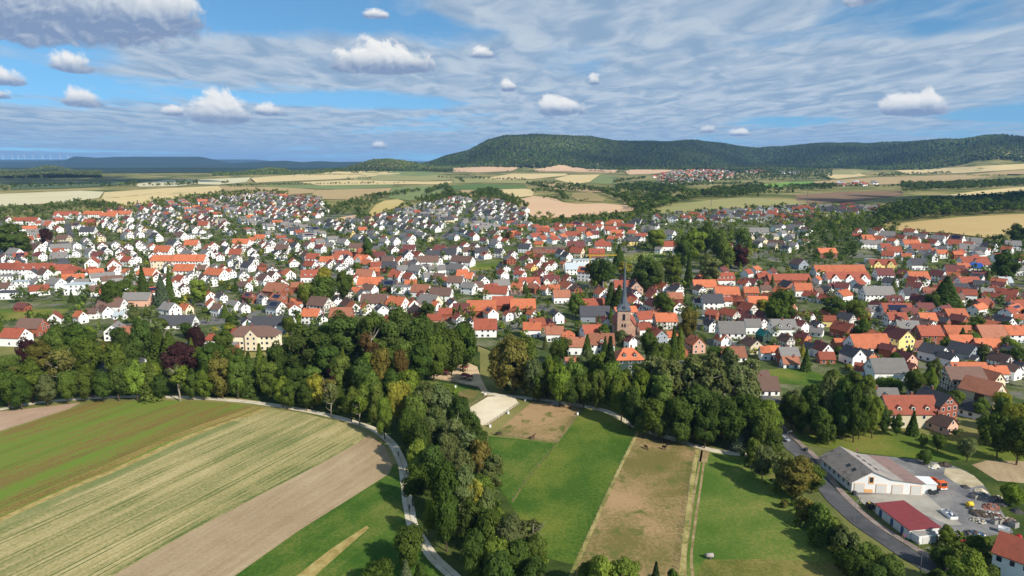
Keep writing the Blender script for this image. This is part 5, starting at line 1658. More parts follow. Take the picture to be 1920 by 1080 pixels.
# ------------------------------------------------------------------ street furniture
def street_lamp(x, y, label, rz, h=6.0):
    t = thing('street_lamp', label, 'street lamp', gp(x, y), rz, 'lamps along the road')
    MB().bar((0, 0, -.2), (0, 0, h), .08, 'gutter_zinc', 8, .05).build('pole', t)
    mb = MB()
    pts = [(0, 0, h), (.35, 0, h + .35), (.9, 0, h + .5), (1.4, 0, h + .48)]
    for i in range(3):
        mb.bar(pts[i], pts[i + 1], .05, 'gutter_zinc', 6)
    arm = mb.build('arm', t)
    MB().box((1.6, 0, h + .45), (.7, .26, .14), 'gutter_zinc').build('lamp_head', t)


street_lamp(1601, 983, 'grey street lamp beside the road hedge', .8)
street_lamp(1725, 1074, 'grey street lamp near the bottom of the road', .2)
street_lamp(1474, 842, 'street lamp where the road meets the trees', .3)
street_lamp(1434, 660, 'street lamp by the village street corner', .3)


def round_sign(x, y, label):
    t = thing('traffic_sign', label, 'sign', gp(x, y), 0, 'round traffic signs')
    MB().bar((0, 0, -.2), (0, 0, 2.6), .04, 'gutter_zinc', 6).build('pole', t)
    mb = MB()
    mb.lathe((0, 0, 0), [(.36, -.02), (.36, .02)], 'red_paint', 16)
    mb.lathe((0, 0, .025), [(.25, 0), (.25, .01)], 'blue_tarp', 16)
    mb.v = [(x_, -z_ - .06, y_ + 2.3) for x_, y_, z_ in mb.v]
    mb.build('disc', t)


round_sign(1606, 856, 'round red sign behind the works hall')
round_sign(1695, 1019, 'round red sign at the shed corner beside the road')
for (x, y, lb) in ((1601, 928, 'dark wheelie bin at the works hall corner'), (1511, 846, 'dark bin beside the road junction')):
    t = thing('waste_bin', lb, 'bin', gp(x, y), .3)
    MB().box((0, 0, .55), (1.0, .8, 1.1), 'dark_steel', 0, (1.1, 1.1)).build('body', t)
    MB().box((0, 0, 1.15), (1.2, .95, .1), 'dark_steel').build('lid', t)

# fences: posts, each its own part, and wires
flat_mat('fence_wood', lin(134, 118, 96), 0.9, 0.1, 0.3, 2)
flat_mat('wire', lin(96, 94, 88), 0.5, 0.3, 0.1)
POST = MB().box((0, 0, .6), (.16, .16, 1.4), 'fence_wood', 0, (.85, .85)).build('post').data
bpy.data.objects.remove(bpy.data.objects['post'])


def fence(label, line, gap=4.0, rails=False, h=1.0):
    P = densify(ground_at(*np.array(line, float).T)[:, :2], gap, False)
    g = Vector((*P[0], float(terrain(*P[0]))))
    t = thing('fence', label, 'fence', g, 0, 'paddock fences')
    mb = MB()
    loc = [Vector((*p, float(terrain(*p)))) - g for p in P]
    r = rnd_of(label)
    for q in loc:
        o = bpy.data.objects.new('post', POST)
        col.objects.link(o)
        o.parent = t
        o.location = q
        o.rotation_euler = (r.uniform(-.06, .06), r.uniform(-.06, .06), r.uniform(0, 3))
        o.scale = (1, 1, h * r.uniform(.9, 1.1))
    for a, b in zip(loc, loc[1:]):
        for zz in ((.45, .85, 1.15) if rails else (.5, 1.0)):
            mb.bar(a + Vector((0, 0, zz * h)), b + Vector((0, 0, zz * h)), .045 if rails else .012, 'fence_wood' if rails else 'wire', 4)
    mb.build('rails' if rails else 'wires', t, kind='stuff')


fence('post fence between lush paddock and bare horse paddock', [(1197, 806), (1160, 880), (1130, 945), (1085, 1044)])
fence('post fence along the right side of the horse paddock', [(1304, 842), (1294, 900), (1282, 990), (1272, 1080)], 2.6, h=1.15)
fence('post fence on the right side of the brown paddock', [(1096, 762), (1072, 793), (1047, 829)])
fence('post fence below the brown paddock', [(925, 814), (980, 822), (1046, 831)])
fence('post fence across the lush green paddock', [(1046, 831), (1020, 862), (985, 905), (962, 940)], 5)
fence('wooden rail fence along the playground', [(802, 709), (850, 718), (898, 729)], 2.6, True)
fence('wooden rail fence along the riding arena', [(974, 758), (945, 778), (914, 799)], 2.6, True)
fence('wooden rail fence left of the riding arena', [(874, 769), (893, 755), (915, 743)], 2.6, True)
fence('post fence above the horse paddock along the lane', [(1200, 808), (1250, 823), (1304, 842)], 3.5)
fence('post fence along the farm lane above brown paddock', [(1000, 752), (1050, 758), (1096, 763)], 3.5)
fence('wire fence between red shed and road', [(1612, 945), (1655, 982), (1692, 1012), (1722, 1030)], 3.0, h=1.5)
fence('post fence at the sand lane behind the horses', [(1288, 822), (1330, 832), (1352, 838)], 4)
for (x, y, lb) in ((876, 765, 'white marker box at the arena left corner'), (910, 741, 'white marker box behind the arena'), (985, 752, 'white marker box at the arena lane corner'), (953, 776, 'white marker box beside the arena long side'), (919, 801, 'white marker box at the arena near corner'), (854, 727, 'white marker box by the small paddock'), (1083, 778, 'white feed box in the brown paddock')):
    t = thing('marker_box', lb, 'box', gp(x, y), .3, 'white boxes round the riding arena')
    MB().box((0, 0, .55), (.7, .5, 1.1), 'white_plastic', 0, (.9, .9)).build('body', t)
    MB().box((0, 0, 1.13), (.75, .55, .08), 'grey_concrete').build('lid', t)
t = thing('water_trough', 'long grey trough on the fence beside the farm lane', 'trough', gp(1041, 760), R(-8))
mb = MB()
for s in (-.45, .45):
    mb.box((0, s, .55), (3.2, .08, .6), 'grey_sheet')
for s in (-1.6, 1.6):
    mb.box((s, 0, .55), (.08, .9, .6), 'grey_sheet')
mb.box((0, 0, .3), (3.2, .9, .08), 'grey_sheet')
mb.build('basin', t)
for s in (-1.2, 1.2):
    MB().box((s, 0, .12), (.12, .8, .34), 'dark_steel').build('leg', t)
t = thing('water_barrel', 'pale grey cylinder water barrel on wheels in green paddock', 'barrel', gp(1330, 1047), R(5))
mb = MB()
mb.lathe((0, 0, 0), [(.3, -1.0), (.55, -.95), (.58, 0), (.55, .95), (.3, 1.0)], 'grey_sheet', 16)
mb.v = [(z, x, y + .85) for x, y, z in mb.v]
mb.build('tank', t, True)
MB().box((.1, 0, .3), (2.4, .5, .1), 'dark_steel').build('frame', t)
for s in (-.55, .55):
    wheel(t, (0, s, .3), .3, .18)

# picnic shelters
flat_mat('shelter_red', lin(120, 62, 60), 0.8, 0.2, 0.15)


def shelter(x, y, s, label):
    t = thing('picnic_shelter', label, 'shelter', gp(x, y), R(-20), 'open red roofed shelters')
    for sx in (-1, 1):
        for sy in (-1, 1):
            MB().box((sx * s * .4, sy * s * .35, 1.1), (.16, .16, 2.3), 'old_wood').build('post', t)
    a, b, z0, z1 = s * .62, s * .55, 2.15, 2.15 + s * .3
    V_ = [(-a, -b, z0), (a, -b, z0), (a, b, z0), (-a, b, z0), (-a * .35, 0, z1), (a * .35, 0, z1)]
    MB().add(V_, [(0, 1, 5, 4), (1, 2, 5), (2, 3, 4, 5), (3, 0, 4), (3, 2, 1, 0)], 'shelter_red').build('roof', t)
    mb = MB().box((0, 0, .75), (s * .55, .8, .08), 'old_wood').box((0, 0, .38), (.2, .5, .7), 'old_wood')
    mb.build('table', t)
    for sy in (-.75, .75):
        MB().box((0, sy, .42), (s * .55, .3, .08), 'old_wood').box((0, sy, .2), (.2, .2, .4), 'old_wood').build('bench', t)


shelter(836, 704, 3.3, 'red roofed picnic shelter at the left of the playground sand')
shelter(870, 696, 3.3, 'red roofed picnic shelter at the back of the playground')
shelter(871, 711, 3.3, 'red roofed picnic shelter in the playground middle')
shelter(881, 714, 2.6, 'small red picnic shelter beside the middle one')
shelter(1343, 824, 3.6, 'red roofed shelter in the trees behind the lane')

# ------------------------------------------------------------------ horses, people
def skin_mesh(name, nodes, edges, mat, sub=1):
    me = bpy.data.meshes.new(name)
    me.from_pydata([n_[:3] for n_ in nodes], edges, [])
    o = bpy.data.objects.new(name, me)
    col.objects.link(o)
    md = o.modifiers.new('skin', 'SKIN')
    md.use_smooth_shade = True
    for i, n_ in enumerate(nodes):
        r_ = n_[3] if isinstance(n_[3], tuple) else (n_[3], n_[3])
        me.skin_vertices[0].data[i].radius = r_
    me.skin_vertices[0].data[0].use_root = True
    o.modifiers.new('sub', 'SUBSURF').levels = sub
    dg = bpy.context.evaluated_depsgraph_get()
    m2 = bpy.data.meshes.new_from_object(o.evaluated_get(dg))
    m2.name = name
    m2.materials.clear()
    m2.materials.append(MATS[mat])
    bpy.data.objects.remove(o)
    return m2


flat_mat('horse_bay', lin(74, 46, 34), 0.6, 0.3, 0.2, 3)
flat_mat('horse_black', lin(38, 32, 30), 0.6, 0.3, 0.2, 3)


def horse_mesh(name, mat, graze):
    N = [(-.55, 0, 1.18, (.30, .32)), (0, 0, 1.14, (.31, .33)), (.5, 0, 1.2, (.29, .34))]      # croup, barrel, withers
    E = [(0, 1), (1, 2)]
    if graze:
        N += [(.85, 0, 1.12, (.15, .22)), (1.15, 0, .72, (.12, .17)), (1.33, 0, .38, (.12, .15)), (1.5, 0, .14, (.08, .09))]
    else:
        N += [(.82, 0, 1.5, (.15, .22)), (1.08, 0, 1.82, (.12, .16)), (1.28, 0, 1.9, (.11, .14)), (1.58, 0, 1.66, (.075, .08))]
    E += [(2, 3), (3, 4), (4, 5), (5, 6)]
    for s in (-1, 1):
        i = len(N)
        N += [(.52, s * .17, .92, .13), (.55, s * .17, .62, .085), (.52, s * .17, .5, .065), (.54, s * .17, .12, .05), (.58, s * .17, .03, .065)]
        E += [(2, i)] + [(i + j, i + j + 1) for j in range(4)]
        i = len(N)
        N += [(-.5, s * .17, .95, .17), (-.42, s * .17, .75, .13), (-.66, s * .17, .5, .075), (-.62, s * .17, .14, .05), (-.57, s * .17, .03, .065)]
        E += [(0, i)] + [(i + j, i + j + 1) for j in range(4)]
    i = len(N)
    N += [(-.86, 0, 1.22, .07), (-.97, 0, .95, .09), (-.98, 0, .6, .05)]
    E += [(0, i), (i, i + 1), (i + 1, i + 2)]
    i = len(N)
    hd = N[5]
    for s in (-1, 1):
        N.append((hd[0] - .07, s * .07, hd[2] + .2, .03))
        E.append((5, len(N) - 1))
    return skin_mesh(name, N, E, mat)


HM = {(m_, g_): horse_mesh('horse', m_, g_) for m_ in ('horse_bay', 'horse_black') for g_ in (False, True)}
for (x, y, a, m_, g_, lb) in ((998, 824, 30, 'horse_bay', False, 'dark brown horse standing alone in the brown paddock'), (934, 817, 10, 'horse_black', True, 'black horse grazing at the brown paddock corner'), (1211, 842, -70, 'horse_bay', True, 'bay horse grazing at the left of the horse paddock'),
                              (1245, 843, -60, 'horse_black', False, 'dark horse standing lowest of the group by the lane'), (1242, 832, 20, 'horse_black', True, 'black horse grazing by the lane fence'), (1251, 832, 160, 'horse_bay', False, 'bay horse standing beside the lane fence')):
    o = bpy.data.objects.new('horse', HM[(m_, g_)])
    col.objects.link(o)
    o.location, o.rotation_euler = gp(x, y), (0, 0, R(a))
    o.scale = (1.05,) * 3
    set_props(o, lb, 'horse', 'horses in the paddocks')

flat_mat('clothes_dark', lin(44, 46, 58), 0.9, 0.1, 0.1)
flat_mat('clothes_red', lin(176, 44, 50), 0.9, 0.1, 0.1)
flat_mat('clothes_light', lin(190, 186, 178), 0.9, 0.1, 0.1)
flat_mat('skin_tone', lin(206, 160, 132), 0.6, 0.3, 0.05)
flat_mat('hair_brown', lin(58, 42, 34), 0.8, 0.2, 0.1)


def person(x, y, rz, pose, top, label, lift=0.0):
    hip = .92
    if pose == 'walk':
        N = [(0, 0, hip, (.16, .12)), (0, 0, 1.2, (.17, .12)), (0, 0, 1.42, (.18, .11)), (0, 0, 1.52, .06), (.02, 0, 1.66, (.09, .11)), (.02, 0, 1.76, .07)]
        E = [(0, 1), (1, 2), (2, 3), (3, 4), (4, 5)]
        for s in (-1, 1):
            i = len(N)
            N += [(0, s * .1, hip - .08, .09), (.12 * s, s * .1, .5, .06), (.16 * s - .06, s * .1, .08, .045), (.16 * s + .1, s * .1, .04, .045)]
            E += [(0, i), (i, i + 1), (i + 1, i + 2), (i + 2, i + 3)]
            i = len(N)
            N += [(0, s * .21, 1.4, .065), (-.08 * s, s * .25, 1.14, .045), (-.02 - .14 * s + .06, s * .24, .88, .035), (-.14 * s + .06, s * .23, .8, .035)]
            E += [(2, i), (i, i + 1), (i + 1, i + 2), (i + 2, i + 3)]
    else:      # riding or sitting: thighs forward
        lean_ = .28 if pose == 'ride' else .02
        N = [(0, 0, hip, (.16, .14)), (lean_ * .5, 0, hip + .26, (.16, .12)), (lean_, 0, hip + .48, (.18, .11)), (lean_ * 1.15, 0, hip + .57, .06), (lean_ * 1.3, 0, hip + .7, (.09, .11)), (lean_ * 1.3, 0, hip + .8, .07)]
        E = [(0, 1), (1, 2), (2, 3), (3, 4), (4, 5)]
        for s in (-1, 1):
            i = len(N)
            kn = hip - (.12 if s > 0 else .3) if pose == 'ride' else hip
            N += [(.05, s * .1, hip - .06, .09), (.38, s * .11, kn, .065), (.3, s * .1, kn - .38, .045), (.42, s * .1, kn - .42, .045)]
            E += [(0, i), (i, i + 1), (i + 1, i + 2), (i + 2, i + 3)]
            i = len(N)
            N += [(lean_, s * .21, hip + .45, .065), (lean_ + .16, s * .24, hip + .22, .045), (lean_ + .4, s * .2, hip + .16, .035), (lean_ + .47, s * .2, hip + .16, .035)]
            E += [(2, i), (i, i + 1), (i + 1, i + 2), (i + 2, i + 3)]
    me = skin_mesh('person', N, E, top)
    me.materials.append(MATS['skin_tone'])
    me.materials.append(MATS['clothes_dark'])
    for p_ in me.polygons:
        c = p_.center
        p_.material_index = 1 if c.z > N[3][2] - .02 else 2 if c.z < hip + .02 and abs(c.y) < .2 else 0
    o = bpy.data.objects.new('person', me)
    col.objects.link(o)
    g = gp(x, y)
    o.location, o.rotation_euler = g + Vector((0, 0, lift)), (0, 0, rz)
    set_props(o, label, 'person', 'people out walking and cycling')
    hd = N[4]
    mb = MB()
    mb.lathe((hd[0] - .02, 0, hd[2]), [(.112, .0), (.125, .06), (.11, .13), (.06, .175), (.01, .185)], 'hair_brown', 10)
    hr = mb.build('hair', o)
    return o


def bicycle(x, y, rz, label):
    t = thing('bicycle', label, 'bicycle', gp(x, y), rz)
    for cx_ in (-.52, .52):
        mb = MB()
        n_ = 18
        for i in range(n_):
            a0, a1 = 2 * math.pi * i / n_, 2 * math.pi * (i + 1) / n_
            mb.bar((cx_ + .33 * math.cos(a0), 0, .34 + .33 * math.sin(a0)), (cx_ + .33 * math.cos(a1), 0, .34 + .33 * math.sin(a1)), .025, 'tyre', 4)
        w_o = mb.build('wheel', t)
        mb = MB()
        for i in range(8):
            a0 = 2 * math.pi * i / 8
            mb.bar((cx_, 0, .34), (cx_ + .32 * math.cos(a0), 0, .34 + .32 * math.sin(a0)), .006, 'gutter_zinc', 4)
        mb.build('spokes', w_o, kind='stuff')
    mb = MB()
    for a, b in (((-.52, 0, .34), (-.05, 0, .3)), ((-.05, 0, .3), (.38, 0, .78)), ((-.05, 0, .3), (-.18, 0, .85)), ((-.18, 0, .8), (.38, 0, .82)), ((-.52, 0, .34), (-.18, 0, .8)), ((.52, 0, .34), (.38, 0, .95))):
        mb.bar(a, b, .022, 'red_paint', 6)
    mb.build('frame', t)
    MB().box((-.2, 0, .9), (.26, .14, .06), 'tyre').build('saddle', t)
    MB().bar((.4, -.28, 1.0), (.4, .28, 1.0), .018, 'dark_steel', 6).build('handlebar', t)


bicycle(768, 958, R(100), 'bicycle under the rider on the gravel path')
person(768, 958, R(100), 'ride', 'clothes_dark', 'person in dark clothes cycling on the gravel path', .06)
person(747, 856, R(95), 'walk', 'clothes_dark', 'person in dark clothes walking in the shade of the path', .03)
for (x, y, lb, top) in ((174, 745, 'seated person in red beside the path', 'clothes_red'), (178, 745, 'seated person in light top beside the path', 'clothes_light')):
    person(x, y, R(-80), 'sit', top, lb, -.44)
t = thing('bench', 'wooden bench at the tree belt beside the path', 'bench', gp(176, 744), R(10))
MB().box((0, 0, .43), (2.2, .45, .06), 'old_wood').build('seat', t)
MB().box((0, .24, .7), (2.2, .05, .4), 'old_wood').build('backrest', t)
for s in (-.9, .9):
    MB().box((s, 0, .2), (.1, .4, .42), 'grey_concrete').build('leg', t)

# ------------------------------------------------------------------ masts, crane, turbines
def lattice(mb, h, w0, w1, mat, seg, r):
    lv = [(i / seg * h, w0 + (w1 - w0) * i / seg) for i in range(seg + 1)]
    cs = ((-1, -1), (1, -1), (1, 1), (-1, 1))
    for (z0, a), (z1, b) in zip(lv, lv[1:]):
        for k_ in range(4):
            c, d = cs[k_], cs[(k_ + 1) % 4]
            mb.bar((c[0] * a, c[1] * a, z0), (c[0] * b, c[1] * b, z1), r, mat)
            mb.bar((c[0] * a, c[1] * a, z0), (d[0] * b, d[1] * b, z1), r * .6, mat)
            mb.bar((c[0] * b, c[1] * b, z1), (d[0] * b, d[1] * b, z1), r * .6, mat)


for (x, y0, y1, lb) in ((657, 537, 490, 'grey lattice radio mast in mid town'), (1513, 383, 352, 'thin radio mast in the fields beyond town'), (1333, 388, 374, 'short mast at the far edge of town')):
    g = gp(x, y0)
    k = pixel_of(*g)[2] / F_PX
    h = (y0 - y1) * k
    t = thing('radio_mast', lb, 'mast', g)
    mb = MB()
    lattice(mb, h, .7, .3, 'gutter_zinc', 12, .07 * max(1, k))
    mb.build('lattice', t)
    MB().bar((0, 0, h), (0, 0, h + h * .12), .08, 'gutter_zinc', 6).build('antenna', t)
g = gp(1106, 512)
k = pixel_of(*g)[2] / F_PX
cr = thing('tower_crane', 'small yellow tower crane above the pale hall roofs', 'crane', g, R(2))
h = 33 * k
mb = MB()
lattice(mb, h, .6, .6, 'yellow_paint', 10, .09)
mb.build('mast', cr)
mb = MB()
n_ = 12
JL = 50 * k
for i in range(n_):
    x0, x1 = -4 + (JL + 4) * i / n_, -4 + (JL + 4) * (i + 1) / n_
    for (y_, z_) in ((-.5, 0), (.5, 0), (0, 1.0)):
        mb.bar((x0, y_, h + z_), (x1, y_, h + z_), .1, 'yellow_paint')
    mb.bar((x0, -.5, h), (x1, 0, h + 1), .06, 'yellow_paint')
    mb.bar((x0, .5, h), (x1, 0, h + 1), .06, 'yellow_paint')
jib = mb.build('jib', cr)
MB().box((-3.4, 0, h - .4), (1.6, 1.2, 1.4), 'grey_concrete').build('counterweight', cr)
MB().bar((JL * .8, 0, h), (JL * .8, 0, h - 8), .04, 'dark_steel').build('hook_cable', jib)
flat_mat('turbine_white', lin(236, 238, 240), 0.5, 0.3, 0.03)
tb = None
for i, (x, y) in enumerate(((5, 293), (23, 295), (34, 292), (46, 296), (62, 292), (80, 293), (95, 295), (113, 293), (128, 295))):
    u, v = (x - 960) / F_PX, (540 - y) / F_PX
    Y = 18800.0
    X = u * Y / (CP + v * SP)
    z = float(terrain(X, Y))
    zh = CAM_H + Y * (-SP + v * CP) / (CP + v * SP)
    h = max(zh - z, 95)
    t = thing('wind_turbine', f'tiny white wind turbine on the far ridge, {ORD[i]} from left', 'wind turbine', (X, Y, z), 0, 'wind turbines on the far ridge')
    MB().bar((0, 0, -5), (0, 0, h), 5.5, 'turbine_white', 8, 3.5).build('tower', t)
    MB().box((0, -4, h), (6, 12, 6), 'turbine_white').build('nacelle', t)
    for b_ in range(3):
        a = 2 * math.pi * b_ / 3 + i * .7
        MB().bar((0, -10, h), (62 * math.sin(a), -10, h + 62 * math.cos(a)), 3.6, 'turbine_white', 4, 1.0).build('blade', t)

# ------------------------------------------------------------------ parked cars
CARP = {'car_white': lin(226, 228, 230), 'car_silver': lin(150, 154, 160), 'car_black': lin(30, 31, 34), 'car_red': lin(150, 30, 34), 'car_blue': lin(40, 62, 110)}
for nm, c in CARP.items():
    flat_mat(nm, c, 0.25, 0.5, 0.02)
CAR_SPOTS = [(1188, 613, 20, 'car_white', 'beside the church tower'), (1196, 616, 20, 'car_silver', 'at the church square'), (1230, 634, -10, 'car_black', 'on the street below the church'), (1410, 690, 60, 'car_white', 'on the street near the poplars'), (1362, 658, 40, 'car_silver', 'in the shady village street'), (1318, 596, 80, 'car_white', 'high on the village street'),
             (1470, 826, -60, 'car_silver', 'on the road below the trees'), (1048, 590, 10, 'car_white', 'by the black roofed barn'), (1058, 605, 70, 'car_red', 'in the yard left of the church'), (1760, 705, -40, 'car_white', 'in the lane above the mill'), (1300, 560, 80, 'car_black', 'on the upper village street'), (1430, 640, 0, 'car_blue', 'by the grey roofed houses'),
             (1640, 540, 60, 'car_white', 'on the street of the right rise'), (1626, 505, 70, 'car_silver', 'below the yellow gabled villa'), (830, 498, 10, 'car_white', 'in the car park in mid town'), (842, 496, 10, 'car_black', 'at the car park middle'), (852, 493, 10, 'car_red', 'at the car park right end'), (1520, 655, -10, 'car_silver', 'on the lane of the old quarter'), (215, 600, 20, 'car_silver', 'on the left road above the belt'),
             (1606, 945, -50, 'car_white', 'on the apron beside the red shed'), (1790, 720, -45, 'car_black', 'beside the timbered long house'), (1003, 478, 15, 'car_white', 'by the flat brown hall')]
for (x, y, a, m_, where) in CAR_SPOTS:
    if m_ == 'car_white' and 'apron' in where:
        continue
    t = thing('parked_car', f"{m_[4:]} car parked {where}", 'car', gp(x, y) + Vector((0, 0, .1 if y > 620 else .5)), R(a), 'cars parked in the streets')
    pr = [(-2.1, .35), (2.1, .35), (2.15, .75), (1.2, .92), (.55, 1.42), (-1.2, 1.45), (-2.0, .98), (-2.15, .7)]
    n_ = len(pr)
    Lf = [(x_, -.85 if z_ < 1 else -.68, z_) for x_, z_ in pr]
    Rt = [(x_, -y_, z_) for x_, y_, z_ in Lf]
    MB().add(Lf + Rt, [tuple(range(n_)), tuple(range(2 * n_ - 1, n_ - 1, -1))] + [(i, n_ + i, n_ + (i + 1) % n_, (i + 1) % n_) for i in range(n_)], m_).build('body', t)
    mb = MB()
    mb.add([(1.16, -.66, .97), (1.16, .66, .97), (.62, .6, 1.38), (.62, -.6, 1.38)], [(0, 1, 2, 3)], 'window_glass')
    mb.v = [(x_ + .04, y_, z_ + .03) for x_, y_, z_ in mb.v]
    mb.build('windscreen', t)
    for s in (-1, 1):
        MB().add([(-1.7, s * .83, .98), (1.0, s * .83, .98), (.5, s * .72, 1.36), (-1.15, s * .72, 1.38)], [(0, 1, 2, 3)], 'window_glass').build('side_window', t)
    for wx in (-1.3, 1.35):
        for s in (-.8, .8):
            wheel(t, (wx, s, .32), .32, .2)

# gravestones between the graveyard trees
mb = MB()
r = rnd_of('graves')
for p in clear_of(scatter([(1170, 480), (1230, 475), (1298, 479), (1288, 491), (1185, 494)], 4.5, seed=91), 0):
    mb.box((p[0], p[1], float(terrain(*p)) + .9), (r.uniform(.7, 1.2), .25, r.uniform(.8, 1.4)), r.choice(('grey_concrete', 'rock_dark', 'rock_pale')), r.uniform(-.2, .2), (.8, 1))
set_props(mb.build('gravestones'), 'rows of small gravestones on the graveyard lawn', 'gravestones', kind='stuff')

# ------------------------------------------------------------------ trees
LEAF = {'d': lin(80, 98, 46), 'g': lin(98, 114, 52), 'l': lin(118, 134, 56), 'y': lin(144, 142, 60), 'p': lin(70, 46, 46), 'o': lin(116, 110, 58), 'k': lin(106, 116, 72), 'c': lin(60, 74, 46), 's': lin(104, 116, 90), 'b': lin(96, 78, 46)}
LEAF_WORD = {'d': 'dark green', 'g': 'mid green', 'l': 'bright green', 'y': 'yellowish', 'p': 'purple leaved', 'o': 'olive tinged', 'k': 'greyish green', 'c': 'deep green', 's': 'silvery blue', 'b': 'browning'}


def leaf_mat(name, per_object):
    m, T = new_mat(name)
    if per_object:
        base = T.n('ShaderNodeObjectInfo').outputs['Color']
    else:
        base = T.n('ShaderNodeAttribute', attribute_name='tint').outputs['Color']
    var = T.n('ShaderNodeAttribute', attribute_name='leafvar').outputs['Fac']
    pos = T.n('ShaderNodeNewGeometry').outputs['Position']
    n = T.noise(pos, 0.35, 3, 0.6)
    f = T.m('ADD', 0.45, T.m('ADD', T.m('MULTIPLY', var, 0.75), T.m('MULTIPLY', n, 0.45)))
    c = T.mix(1.0, base, T.xyz(f, f, T.m('MULTIPLY', f, 0.95)), 'MULTIPLY')
    d = T.n('ShaderNodeBsdfDiffuse')
    t = T.n('ShaderNodeBsdfTranslucent')
    T.put(c, d.inputs[0])
    T.put(T.mix(1.0, c, (1.1, 1.15, 0.55, 1), 'MULTIPLY'), t.inputs[0])
    mx = T.n('ShaderNodeMixShader')
    mx.inputs[0].default_value = 0.38
    T.put(d.outputs[0], mx.inputs[1])
    T.put(t.outputs[0], mx.inputs[2])
    T.put(mx.outputs[0], T.n('ShaderNodeOutputMaterial').inputs[0])


leaf_mat('leaves', True)
leaf_mat('leaves_mass', False)
flat_mat('bark', lin(86, 74, 60), 0.95, 0.1, 0.3, 1.5)
flat_mat('pale_bark', lin(150, 140, 122), 0.95, 0.1, 0.3, 1.5)


def unit(v):
    return v / np.maximum(np.linalg.norm(v, axis=-1, keepdims=True), 1e-9)


def cards(P, N, size, r, aspect=1.0):
    """irregular leaf-clump quads at P facing N"""
    n = len(P)
    ref = unit(r.normal(size=(n, 3)))
    t = unit(np.cross(N, ref))
    b = np.cross(N, t)
    s = (size * r.uniform(.6, 1.35, n))[:, None]
    k = r.uniform(.6, 1.2, (n, 4, 1))
    bend = (N * s * .35)
    V = np.stack([P - t * s * k[:, 0] - bend, P - b * s * aspect * k[:, 1], P + t * s * k[:, 2] - bend, P + b * s * aspect * k[:, 3]], 1).reshape(-1, 3)
    return V, np.arange(4 * n).reshape(n, 4)


def lobes_crown(seed, n, cz, rad, nl, lr, size, flat=0.0, hang=0.0, taper=0.0):
    r = np.random.default_rng(seed)
    d = unit(r.normal(size=(nl, 3)))
    q = r.uniform(.35, 1, (nl, 1)) ** .6
    C = d * q * (np.array(rad) - np.mean(lr) * .75)
    C[::7] *= 1.16
    C[:, :2] += r.normal(0, .03, 2) * (1 + C[:, 2:] / rad[2])
    C[:, 0] *= 1 - taper * C[:, 2] / rad[2]
    C[:, 1] *= 1 - taper * C[:, 2] / rad[2]
    C[:, 2] += cz
    LR = r.uniform(lr[0], lr[1], nl)
    w = LR ** 2
    pick = r.choice(nl, n, p=w / w.sum())
    dd = unit(r.normal(size=(n, 3)) + np.array([0, 0, .25]))
    P = C[pick] + dd * (LR[pick] * r.uniform(.62, 1.06, n))[:, None] * np.array([1, 1, .85])
    if hang:
        P[:, 2] -= r.uniform(0, hang, n) * np.linalg.norm(P[:, :2], axis=1) / rad[0]
    keep = P[:, 2] > .06
    P, dd, pick = P[keep], dd[keep], pick[keep]
    N = unit(dd + r.normal(size=dd.shape) * .38 + unit(P - np.array([0, 0, cz])) * .75)
    var = np.clip(r.uniform(0, 1, nl)[pick] * .6 + r.uniform(0, .4, len(P)), 0, 1)
    V, F = cards(P, N, np.full(len(P), size), r, 1.6 if hang else 1.0)
    return V, F, np.repeat(var, 4)


def conifer_crown(seed, n, width, size):
    r = np.random.default_rng(seed)
    lev = 22
    k = r.integers(0, lev, n)
    zz = .1 + .88 * (1 - (1 - (k + r.uniform(0, .5, n)) / lev) ** 1.15)
    R0 = width * (1 - (zz - .08) / .93) * r.uniform(.35, 1.08, n)
    nb = 9
    a = (r.integers(0, nb, n) + k * .37) * 2 * np.pi / nb + r.normal(0, .16, n)
    P = np.stack([R0 * np.cos(a), R0 * np.sin(a), zz - R0 * .28], 1)
    out = np.stack([np.cos(a), np.sin(a), np.full(n, .75)], 1)
    N = unit(out + r.normal(size=out.shape) * .45)
    V, F = cards(P, N, np.full(n, size), r, 1.2)
    return V, F, np.repeat(r.uniform(0, 1, n), 4)


def trunk_mesh(seed, h, r0, limbs, pale=False, lean=.03):
    r = random.Random(seed)
    mb = MB()
    mat = 'pale_bark' if pale else 'bark'
    p = Vector((0, 0, -.03))
    k = 5
    pts = [p]
    for i in range(k):
        p = Vector((p.x + r.uniform(-lean, lean), p.y + r.uniform(-lean, lean), (i + 1) / k * h))
        pts.append(p)
    for i in range(k):
        mb.bar(pts[i], pts[i + 1], r0 * (1 - i / k * .75), mat, 6, r0 * (1 - (i + 1) / k * .75))
    for i in range(limbs):
        t = r.uniform(.35, .95)
        q = pts[int(t * k)]
        a = r.uniform(0, 6.28)
        e = q + Vector((math.cos(a) * .22, math.sin(a) * .22, r.uniform(.1, .25)))
        mid_ = q.lerp(e, .5) + Vector((0, 0, -.015))
        mb.bar(q, mid_, r0 * .4, mat, 5, r0 * .28)
        mb.bar(mid_, e, r0 * .28, mat, 5, r0 * .12)
    return mb


def with_var(o, var):
    at = o.data.attributes.new('leafvar', 'FLOAT', 'POINT')
    at.data.foreach_set('value', np.ascontiguousarray(var, np.float32))


PROTO = {}


def add_proto(kind, data, trunk):
    me_o = mesh_obj('crown', data[0], data[1], 'leaves')
    with_var(me_o, data[2])
    tr_o = trunk.build('trunk')
    PROTO.setdefault(kind, []).append((me_o.data, tr_o.data, data))
    for o in (me_o, tr_o):
        bpy.data.objects.remove(o)


